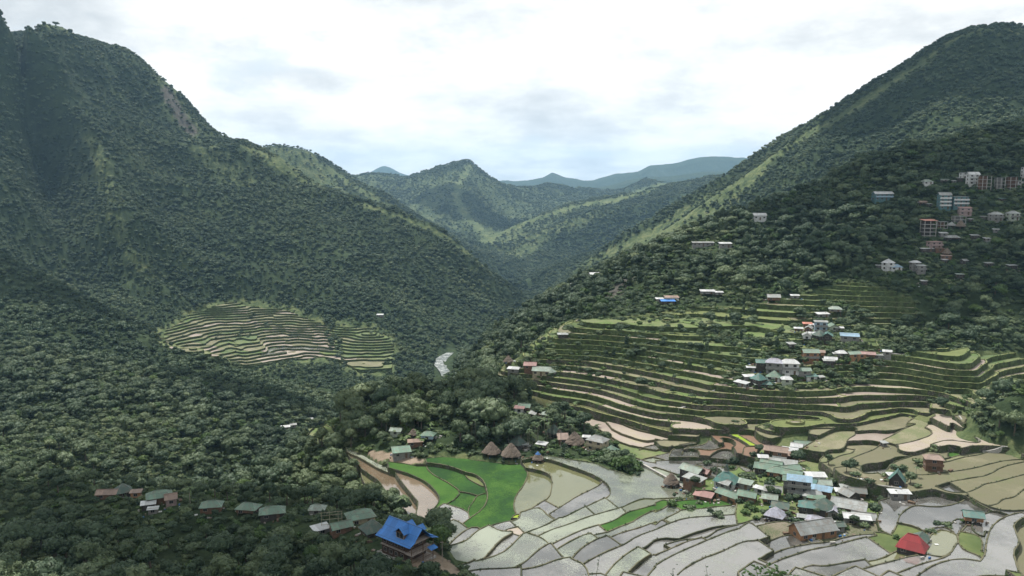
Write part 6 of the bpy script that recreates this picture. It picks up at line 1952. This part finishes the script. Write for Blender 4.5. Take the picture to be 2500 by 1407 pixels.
hd = np.full(len(tx), 99.0)
for (hx, hy, hr) in HOUSE_XY:
    m = (np.abs(tx - hx) < 14) & (np.abs(ty - hy) < 14)
    hd[m] = np.minimum(hd[m], np.hypot(tx[m] - hx, ty[m] - hy) - hr)
ts = np.where(hd < 7, ts * np.clip(.3 + .09 * hd, .3, 1), ts)
# trees just in front of a house stay low, so that the roof shows
for (hx, hy, hr) in HOUSE_XY:
    hz = float(ground(hx, hy)); hu, hv = at2uv(hx / hy, (hz + 2) / hy); rp = (hr + 1.5) * FPX / hy
    cr_ = ts * 3.4 * FPX / ty
    m = (ty < hy) & (ty > hy - 26) & (np.abs(pu - hu) < rp + cr_ * .5) & (pv - ts * 9 * FPX / ty < hv + 4)
    ts = np.where(m, ts * (.5 if hu > 830 else .8), ts)
knoll = (pu > 840) & ~((pu > 1050) & (pu < 1120)) & (pu < 1310) & (pv > 920) & (pv < 1075) & (ty > 285) & (ty < 420) & (hd > 3)
ts = np.where(knoll, ts * 1.3, ts)
low = (ty < 280) & (pu < 900) & (pv > 1180)      # shrubs and small trees in front of the ridge houses
ts = np.where(low & (pv < 1330), ts * .75, ts)
# keep the low terrace rim, the foot of the blue house and the view over the fields free
rvu = np.interp(pv, [860, 872, 885, 900, 925, 960], [1100, 1084, 1074, 1080, 1098, 1108])
rtop = pv - ts * 8.5 * FPX / ty; rr = ts * 3.0 * FPX / ty
onr = (rtop < 926) & (pv > 872) & (pu + rr > 1064) & (pu - rr < 1106) & (ty < 1000) & (ty > 285)
ts = np.where(onr & (ty < 450), np.minimum(ts, np.maximum(.3, (pv - 928) / (8.5 * FPX / ty))), ts)
drop = (onr & (ty >= 450)) | ((pv > 1395) & (pu > 1150)) | ((pu > 1150) & (ty < 178)) | ((pu > 1020) & (pu <= 1150) & (pv > 1330) & (rng.random(len(tx)) < .5))
for b_ in (drop,):
    tx, ty, tz, ts, ov, pu, pv = [q[~b_] for q in (tx, ty, tz, ts, ov, pu, pv)]
print('trees', len(tx), 'near', int((ty < 700).sum()))
vis_size = ts / ty * np.where((pu > -20) & (pu < 2520) & (pv < 1440), 1, .0)
oks = (tz + 5) / ty > rmx[np.clip(((tx / ty - GA[0]) / (GA[1] - GA[0])).astype(int), 0, NA - 1), np.clip(((np.log(ty) - GB[0]) / (GB[1] - GB[0])).astype(int), 0, NB - 1)] - .002
vis_size = vis_size * oks
big = np.argsort(-vis_size)[:300]
isbig = np.zeros(len(tx), bool); isbig[big] = True

def place_tree(pair, x, y, z, s, rz, name, label, group):
    r = empty(name, (x, y, z), rz, label=label, category='tree', group=group)
    r.scale = (s, s, s)
    t = obj('trunk', pair[0], r); c = obj('crown', pair[1], r)
    return r
def forest_group(u, v, y, pale):
    base = ('pale twiggy tree ' if pale else 'dark broadleaf tree ')
    if v > 1290 and u < 1150: return base + 'in the shaded wood below the blue roofed house'
    if u < 900 and v > 1150: return base + 'on the shaded slope around the ridge houses'
    if u < 760: return base + 'on the bushy slope left of the ravine'
    if u < 1450 and v > 920: return base + 'on the wooded knoll behind the thatched huts'
    if u > 2200: return base + 'on the shaded hillside at the right edge'
    return base + 'on the wooded slopes around the terraces'
for n_, k in enumerate(big):
    pale = rng.random() < .07
    pair = PALE[n_ % 2] if pale else (BRIGHT[n_ % 2] if rng.random() < .06 else BROAD[int(rng.integers(6))])
    g = forest_group(pu[k], pv[k], ty[k], pale)
    place_tree(pair, tx[k], ty[k], tz[k], ts[k], rng.random() * 6.28, 'broadleaf_tree', g, g.replace('tree', 'trees'))
rest = ~isbig
def sc(mask, name, meshes, label):
    n = int(mask.sum())
    scatter(name, np.column_stack([tx, ty, tz])[mask], ts[mask], rng.random(n) * 6.28, rng.integers(0, len(meshes), n), meshes, label=label)
near = rest & (ty < 620)
sc(near, 'forest_trees', [c for _, c in BROAD] + [c for _, c in BROAD[:4]] + [TALL, TALL, WIDE, WIDE, PALE[0][1], PALE[1][1], BRIGHT[0][1], FEATHER], 'dense broadleaf trees covering the slopes near the terraces')
sc(rest & (ty >= 620) & (ty < 2150), 'mountain_forest', FAR, 'dense forest covering the mountain slopes on both sides of the gorge')
sc(rest & (ty >= 2150), 'distant_forest', FAR[:3], 'trees in the folds of the distant hills')

# undergrowth between the near trees and on terrace banks
lam = np.where(ok & (YY < 640), np.clip(canopy, 0, 1) * dA / 9.0, 0)
lam += np.where(ok & (YY < 640) & in_terr, over * dA / 7.0, 0)
lam += np.where(ok & (YY < 1300) & (cover[..., 0] > .05) & ~in_terr, dA / np.where(YY > 640, 60, 22.0), 0) * (1 - house_block)
cnt = rng.poisson(lam); ni = cnt[cnt > 0]; I, J = np.nonzero(cnt); I = np.repeat(I, ni); J = np.repeat(J, ni)
bb = GB[J] + (rng.random(len(I)) - .5) * (GB[1] - GB[0]); aa = GA[I] + (rng.random(len(I)) - .5) * (GA[1] - GA[0])
by = np.exp(bb); bx = aa * by; bz = ground(bx, by) - np.where(in_terr[I, J], .6, .2)
bu, bv = at2uv(bx / by, bz / by)
kp = ~((bu > 1150) & (bv > 1395))
bx, by, bz = bx[kp], by[kp], bz[kp]
n = len(bx); print('bushes', n)
scatter('undergrowth', np.column_stack([bx, by, bz]), rng.uniform(.5, 1.15, n) * np.interp(by, [200, 1200], [1, 1.8]), rng.random(n) * 6.28, rng.integers(0, 4, n), BUSH, label='bushes and undergrowth between the trees')

# weeds on the bunds and terrace walls
WP, WS_, WV = [], [], []
for p in PADDIES:
    W = p['W']
    if not W['V'] or p['zone'] == 'L': continue
    V = np.array(W['V']).reshape(-1, 8, 3)
    for q in range(len(V)):
        a0, a1 = (V[q, 1] + V[q, 2]) / 2, (V[q, 5] + V[q, 6]) / 2
        h = V[q, 1, 2] - min(V[q, 0, 2], V[q, 3, 2])
        nn = 1 if p['zone'] == 'F' else 2
        for _ in range(nn):
            if rng.random() < .75:
                f = rng.random(); e = V[q, 1] + (V[q, 2] - V[q, 1]) * rng.uniform(-.3, 1.3)
                c = a0 + (a1 - a0) * f
                dz = 0
                WP.append((c[0] + (e - a0)[0] * .8, c[1] + (e - a0)[1] * .8, c[2] - (.05 if h < 1 or rng.random() < .6 else rng.uniform(.1, .8) * h)))
                WS_.append(rng.uniform(.35, .9) * (1.0 if p['zone'] == 'F' else 1.25)); WV.append(int(rng.integers(0, 3)) if rng.random() < .7 else 0)
print('weeds', len(WP))
scatter('bund_weeds', WP, WS_, rng.random(len(WP)) * 6.28, WV, TUFT, label='grass and weeds on the paddy bunds and terrace walls')
# ------------------------------------------------------------------ single plants in and around the villages
def plant(u, v, s, pair, name, label, cat='tree', group=None, rz=None):
    x, y, z = hit(u, v); z = cov_top(x, y)
    r = empty(name, (x, y, z - .1), rz if rz is not None else rng.random() * 6.28, label=label, category=cat, group=group)
    r.scale = (s, s, s)
    if pair[0]: obj('trunk', pair[0], r)
    obj('crown', pair[1], r)
    return r
BUSHP = [(None, m) for m in BUSH]
plant(1418, 1042, .95, BRIGHT[0], 'round_tree', 'round bright green tree at the right end of the knoll hamlet')
plant(1072, 1345, 1.0, BRIGHT[1], 'slender_tree', 'dark green tree just right of the blue roofed house')
plant(1880, 1228, .55, BROAD[2], 'broadleaf_tree', 'dark round tree in the middle of the village')
plant(1925, 1240, .5, BROAD[0], 'broadleaf_tree', 'dark tree behind the shiny pyramid roof')
plant(1947, 1130, .62, BROAD[3], 'broadleaf_tree', 'dark tree between the upper houses and the olive field')
plant(1950, 1245, .42, (BRIGHT[0][0], crown_mesh('yellow_crown', 'leaf_dry', lump_set(3, 4, 7, 5), 500, .36, 77)), 'yellow_tree', 'yellowish bush in the lower village')
vg = 'trees and bushes between the village houses'
vt = [(1840,1190),(1815,1180),(1870,1170),(1855,1165),(1880,1185),(1900,1180),(1835,1245),(1820,1262),(1845,1270),(1860,1262),(1875,1285),(1905,1262),(1925,1268),(1940,1275),(1960,1262),(2020,1250),(2010,1270),(2060,1268),(2060,1232),(2050,1275),(2130,1225),(2140,1245),(2135,1262),(2120,1275),(2150,1220),(2125,1205),(1868,1112),(1852,1108),(1856,1135),(1840,1125),(2000,1232),(1985,1240),(1835,1215),(1695,1205),(1688,1215),(2170,1180),(2165,1205),(2200,1165),(2215,1180),(2225,1195),(2240,1200),(2180,1160),(2235,1150),(2245,1145),(2290,1130),(2262,1135),(2275,1105),(2205,1155),(2210,1330),(2190,1315),(2275,1300),(2290,1292),(2310,1288),(2350,1275),(1830,1150),(1930,1205),(2010,1195),(2030,1180),(1960,1290),(1980,1310),(2000,1305),(2030,1295),(2060,1288),(2085,1280),(2110,1283)]
vt += [(1640 + rng.uniform(0, 470), 1130 + rng.uniform(0, 140)) for _ in range(60)]
for k, (u, v) in enumerate(vt):
    s = rng.uniform(.7, 1.4)
    plant(u + rng.uniform(-3, 3), v + rng.uniform(-2, 2), s, BUSHP[int(rng.integers(4))] if k % 3 else (BROAD[k % 6][0], BROAD[k % 6][1]), 'bush' if k % 3 else 'broadleaf_tree',
          'green bush growing between the houses of the village' if k % 3 else 'small dark tree growing between the houses of the village', 'bush' if k % 3 else 'tree', 'bushes between the village houses' if k % 3 else 'small trees between the village houses').scale = ((s,) * 3 if k % 3 else (s * .33,) * 3)
PG = 'palms and bananas among the houses'
PL = [(1972,1165,.55),(1790,1195,.45),(2236,1178,.5),(2280,1112,.5),(1330,1062,1.0),(985,1262,1.0),(555,1215,.9),(465,1235,.9),(1348,1058,.8),(2178,1172,.45),(1812,1195,.4)]
for k, (u, v, s) in enumerate(PL):
    plant(u, v, s, (PALM_T[0], PALM_C), 'palm_tree', ['palm beside the bright white roof in the village', 'small palm right of the teal chapel', 'small palm by the pond right of the steep teal cottage', 'palm growing through the brown tiered house', 'big shaggy palm on the knoll above the dark green peaked roof', 'palm behind the blue roofed house against the pale pond',
      'palm in the shaded wood between two green ridge roofs', 'palm right of the big dark green ridge roof', 'shorter palm right of the big shaggy one', 'small palm left of the steep teal cottage', 'second small palm right of the teal chapel'][k], 'palm')
for k in range(34):
    u = rng.uniform(1150, 1400); v = rng.uniform(1045, 1098)
    plant(u, v, rng.uniform(.55, 1.0), (ARECA_T, ARECA_C), 'areca_palm', 'slim betel palm with a bare trunk in the wood behind the thatched huts', 'palm', 'slim palms behind the thatched huts')
for k in range(44):
    u, v = [(rng.uniform(1180, 1470), rng.uniform(1040, 1112)), (rng.uniform(960, 1060), rng.uniform(1040, 1085)), (rng.uniform(1250, 1420), rng.uniform(985, 1050))][k % 3]
    plant(u, v, rng.uniform(.7, 1.15), (BAN_T, BAN_C), 'banana_plant', 'bright leaved banana plant among the houses of the knoll', 'plant', 'banana plants among the knoll houses')
for k in range(26):
    u, v = [(rng.uniform(1090, 1290), rng.uniform(1058, 1090)), (rng.uniform(900, 1030), rng.uniform(1030, 1052)), (rng.uniform(1290, 1400), rng.uniform(1020, 1062))][k % 3]
    plant(u, v, rng.uniform(.8, 1.15), BROAD[k % 6], 'broadleaf_tree', 'tall dark tree of the wood standing close behind the thatched huts', 'tree', 'tall dark trees close behind the thatched huts')
for k, (u, v) in enumerate([(1490,1120),(1500,1135),(1520,1145),(1540,1152),(1475,1110),(1510,1118),(1530,1130),(1548,1140),(1460,1100),(1485,1128),(1500,1108),(1535,1118),(1450,1112),(1555,1150),(1465,1120)]):
    plant(u, v, rng.uniform(1.3, 2.0), BUSHP[int(rng.integers(3))], 'bush', 'green bush covering the tip of land by the large grey roofed house', 'bush', 'bushes on the tip of land')
# big leaved plant just below the viewpoint
def near_plant():
    r = random.Random(4); root = empty('leafy_shrub', (0, 0, 0), label='leafy shrub with big pale green leaves rising at the bottom of the view', category='shrub')
    a, t = uv2at(1875, 1392); Y0 = 26.0; bx_, by_, bz_ = float(a) * Y0, Y0, float(t) * Y0
    root.location = (bx_, by_, bz_ - 3.2)
    g = float(ground(bx_, by_)) - (bz_ - 3.2)
    parts = [tube([(0, 0, g), (.1, 0, g * .4), (0, 0, 1.2)], [.12, .09, .06])]
    LV, LF = [], []
    for k in range(30):
        an = r.uniform(0, 6.28); q = r.uniform(.1, 1.15); tip = (math.cos(an) * q, math.sin(an) * q * .7, 2.5 + r.uniform(-.5, .75) * (1.2 - q * .5))
        parts.append(tube([(0, 0, 1.0), (tip[0] * .55, tip[1] * .55, tip[2] * .72), tip], [.03, .02, .01], 4))
        for j in range(13):
            c = Vector(tip) + Vector((r.gauss(0, .14), r.gauss(0, .14), r.gauss(0, .11)))
            d = Vector((r.gauss(0, 1), r.gauss(0, 1), r.uniform(-.9, .5))).normalized(); sd = d.cross(Vector((0, 0, 1))).normalized(); L_ = r.uniform(.13, .24); w = L_ * .32
            up_ = sd.cross(d) * .03
            b = len(LV); LV += [tuple(c), tuple(c + d * L_ * .45 + sd * w - up_), tuple(c + d * L_), tuple(c + d * L_ * .45 - sd * w - up_), tuple(c + d * L_ * .5 + up_)]
            LF += [[b, b + 1, b + 4], [b + 1, b + 2, b + 4], [b + 2, b + 3, b + 4], [b + 3, b, b + 4]]
    V, F = join(parts)
    obj('stem', mesh_np('stem', V, F, [MATS['bark']]), root)
    me = mesh_np('leaves', LV, LF, [MATS['leaf_bright']]); set_tint(me, [r.random() for _ in LF]); obj('leaves', me, root, kind='stuff')
near_plant()
def sprig(u, v, h, label, seed):
    r = random.Random(seed); Y0 = 60.0; a, t = uv2at(u, v)
    x, y, z = float(a) * Y0, Y0, float(t) * Y0
    root = empty('thin_shrub', (x, y, z - h), label=label, category='shrub')
    g = float(ground(x, y)) - (z - h); parts = []; LV, LF = [], []
    for k in range(7):
        an = r.uniform(0, 6.28); q = r.uniform(.2, 1.2)
        tip = Vector((math.cos(an) * q, math.sin(an) * q, h + r.uniform(-1.6, .5)))
        parts.append(tube([(0, 0, min(g, 0)), (tip.x * .4, tip.y * .4, tip.z * .5), tuple(tip)], [.05, .03, .012], 4))
        for j in range(12):
            c = tip.lerp(Vector((tip.x * .4, tip.y * .4, tip.z * .5)), r.random() * .7) + Vector((r.gauss(0, .12),) * 3)
            d = Vector((r.gauss(0, 1), r.gauss(0, 1), r.gauss(0, .6))).normalized(); sd = d.orthogonal().normalized(); L_ = r.uniform(.12, .24)
            b = len(LV); LV += [tuple(c), tuple(c + d * L_ * .5 + sd * L_ * .25), tuple(c + d * L_), tuple(c + d * L_ * .5 - sd * L_ * .25)]; LF.append([b, b + 1, b + 2, b + 3])
    V, F = join(parts); obj('stem', mesh_np('stem', V, F, [MATS['bark']]), root)
    me = mesh_np('leaves', LV, LF, [MATS['leaf_broad']]); set_tint(me, [r.random() for _ in LF]); obj('leaves', me, root, kind='stuff')
sprig(1445, 1372, 4, 'thin dark shrub in front of the lower paddies, left of the leafy one', 1)
sprig(1740, 1392, 3, 'thin sparse shrub just left of the big leaved one', 2)
sprig(1640, 1400, 3, 'low sparse shrub between the two thin shrubs', 3)

# ------------------------------------------------------------------ clouds added outside the view to shade parts of the valley
def shade_cloud(tx_, ty_, tz_, rx, ry, h, seed):
    """a cumulus over the line from a shaded place to the sun"""
    r = np.random.default_rng(seed)
    k = (h - tz_) / SUND.z
    cx, cy = tx_ + SUND.x * k, ty_ + SUND.y * k
    V0, F0 = ICO2; VV, FF = [], []; b = 0
    for i in range(26):
        an = r.uniform(0, 6.28); q = math.sqrt(r.random()) * .85
        rad = r.uniform(.28, .5) * min(rx, ry)
        c = np.array([math.cos(an) * q * (rx - rad * .6), math.sin(an) * q * (ry - rad * .6), r.uniform(0, .35) * rad])
        d = 1 + r.normal(0, .05, len(V0))
        VV.append(V0 * d[:, None] * np.array([1, 1, .45]) * rad + c); FF.append(F0 + b); b += len(V0)
    o = obj('cloud', mesh_np('cloud', np.concatenate(VV), np.concatenate(FF), [MATS['cloud_white']], smooth=True), kind='stuff', label='broad white cumulus cloud drifting above the valley, outside the view')
    o.location = (cx, cy, h)
m_, nt_, b_ = newmat('cloud_white'); b_.inputs['Base Color'].default_value = (.9, .9, .9, 1); b_.inputs['Roughness'].default_value = 1; b_.inputs['Specular IOR Level'].default_value = 0
shade_cloud(350, 580, -20, 235, 180, 600, 1)
shade_cloud(245, 425, -60, 95, 55, 560, 2)
shade_cloud(-190, 195, -95, 205, 105, 540, 3)
shade_cloud(-420, 270, -95, 200, 130, 580, 4)
shade_cloud(800, 1350, 100, 330, 300, 760, 5)
shade_cloud(-1010, 1260, 60, 200, 280, 760, 6)
shade_cloud(-38, 338, -90, 60, 28, 540, 7)
shade_cloud(-470, 800, -130, 190, 80, 640, 8)
shade_cloud(-215, 640, -170, 90, 55, 640, 11)
shade_cloud(-60, 100, -90, 130, 55, 520, 10)
# unseen bank added behind and above the viewpoint to hold back sky light
for k_, (cx_, cy_) in enumerate([(-560, -60), (0, -260), (560, -60), (-300, -640), (330, -640)]):
    shade_cloud(cx_ - SUND.x * 640 / SUND.z, cy_ - SUND.y * 640 / SUND.z, 0, 330, 230, 640, 20 + k_)
shade_cloud(-500, 3600, 0, 800, 260, 1700, 9)

# clutter of a lived-in place: stones, planks, tins and washing between the houses
def clutter():
    r = random.Random(9); mats = ['concrete', 'timber', 'wall_white', 'roof_rust', 'rail_wood', 'roof_blue']
    kinds = []
    for k in range(8):
        w, d, h = r.uniform(.15, .8), r.uniform(.15, .5), r.uniform(.1, .6)
        V, F = boxg(-w, w, -d, d, -.2, h); V = [(a + r.uniform(-.06, .06), b2 + r.uniform(-.06, .06), c) for a, b2, c in V]
        kinds.append(mesh_np('clutter', V, F, [MATS[mats[k % 6]]]))
    P, S, R_, W_ = [], [], [], []
    for (hx, hy, hr) in HOUSE_XY:
        if hy > 420: continue
        for _ in range(9):
            an = r.uniform(0, 6.28); q = hr + r.uniform(-.2, 2.4); x, y = hx + math.cos(an) * q, hy + math.sin(an) * q
            P.append((x, y, cov_top(x, y))); S.append(r.uniform(.5, 1.3)); R_.append(r.uniform(0, 6.28)); W_.append(r.randrange(8))
    scatter('village_clutter', P, S, R_, W_, kinds, label='stones, planks, tins and washing lying between the houses')
clutter()
# ------------------------------------------------------------------ air between the viewer and the mountains
def haze():
    m = bpy.data.materials.new('haze'); m.use_nodes = True
    nt = m.node_tree; nt.nodes.clear()
    out = N(nt, 'ShaderNodeOutputMaterial'); pv_ = N(nt, 'ShaderNodeVolumePrincipled')
    pv_.inputs['Color'].default_value = (.40, .68, .98, 1)
    pv_.inputs['Density'].default_value = HAZE_D
    pv_.inputs['Anisotropy'].default_value = .2
    L(nt, pv_.outputs[0], out.inputs['Volume'])
    x0, x1, y0, y1, z0, z1_ = -9200, 9200, -400, 14000, -1250, 470
    V = [(x, y, z) for z in (z0, z1_) for y in (y0, y1) for x in (x0, x1)]
    F = [[0, 2, 3, 1], [4, 5, 7, 6], [0, 1, 5, 4], [2, 6, 7, 3], [0, 4, 6, 2], [1, 3, 7, 5]]
    obj('haze', mesh_np('haze', V, F, [m]), kind='stuff', label='thin blue air that pales the far mountains')
HAZE_D = 5.2e-5
haze()
for o in bpy.data.objects:
    if o.type == 'MESH' and o.name.startswith('haze'): o.visible_shadow = True
scene.cycles.volume_bounces = 0
scene.cycles.max_bounces = 6
scene.cycles.diffuse_bounces = 3
scene.cycles.glossy_bounces = 2
scene.cycles.transmission_bounces = 2
scene.cycles.use_denoising = True
print('done', round(time.time() - T0, 1))
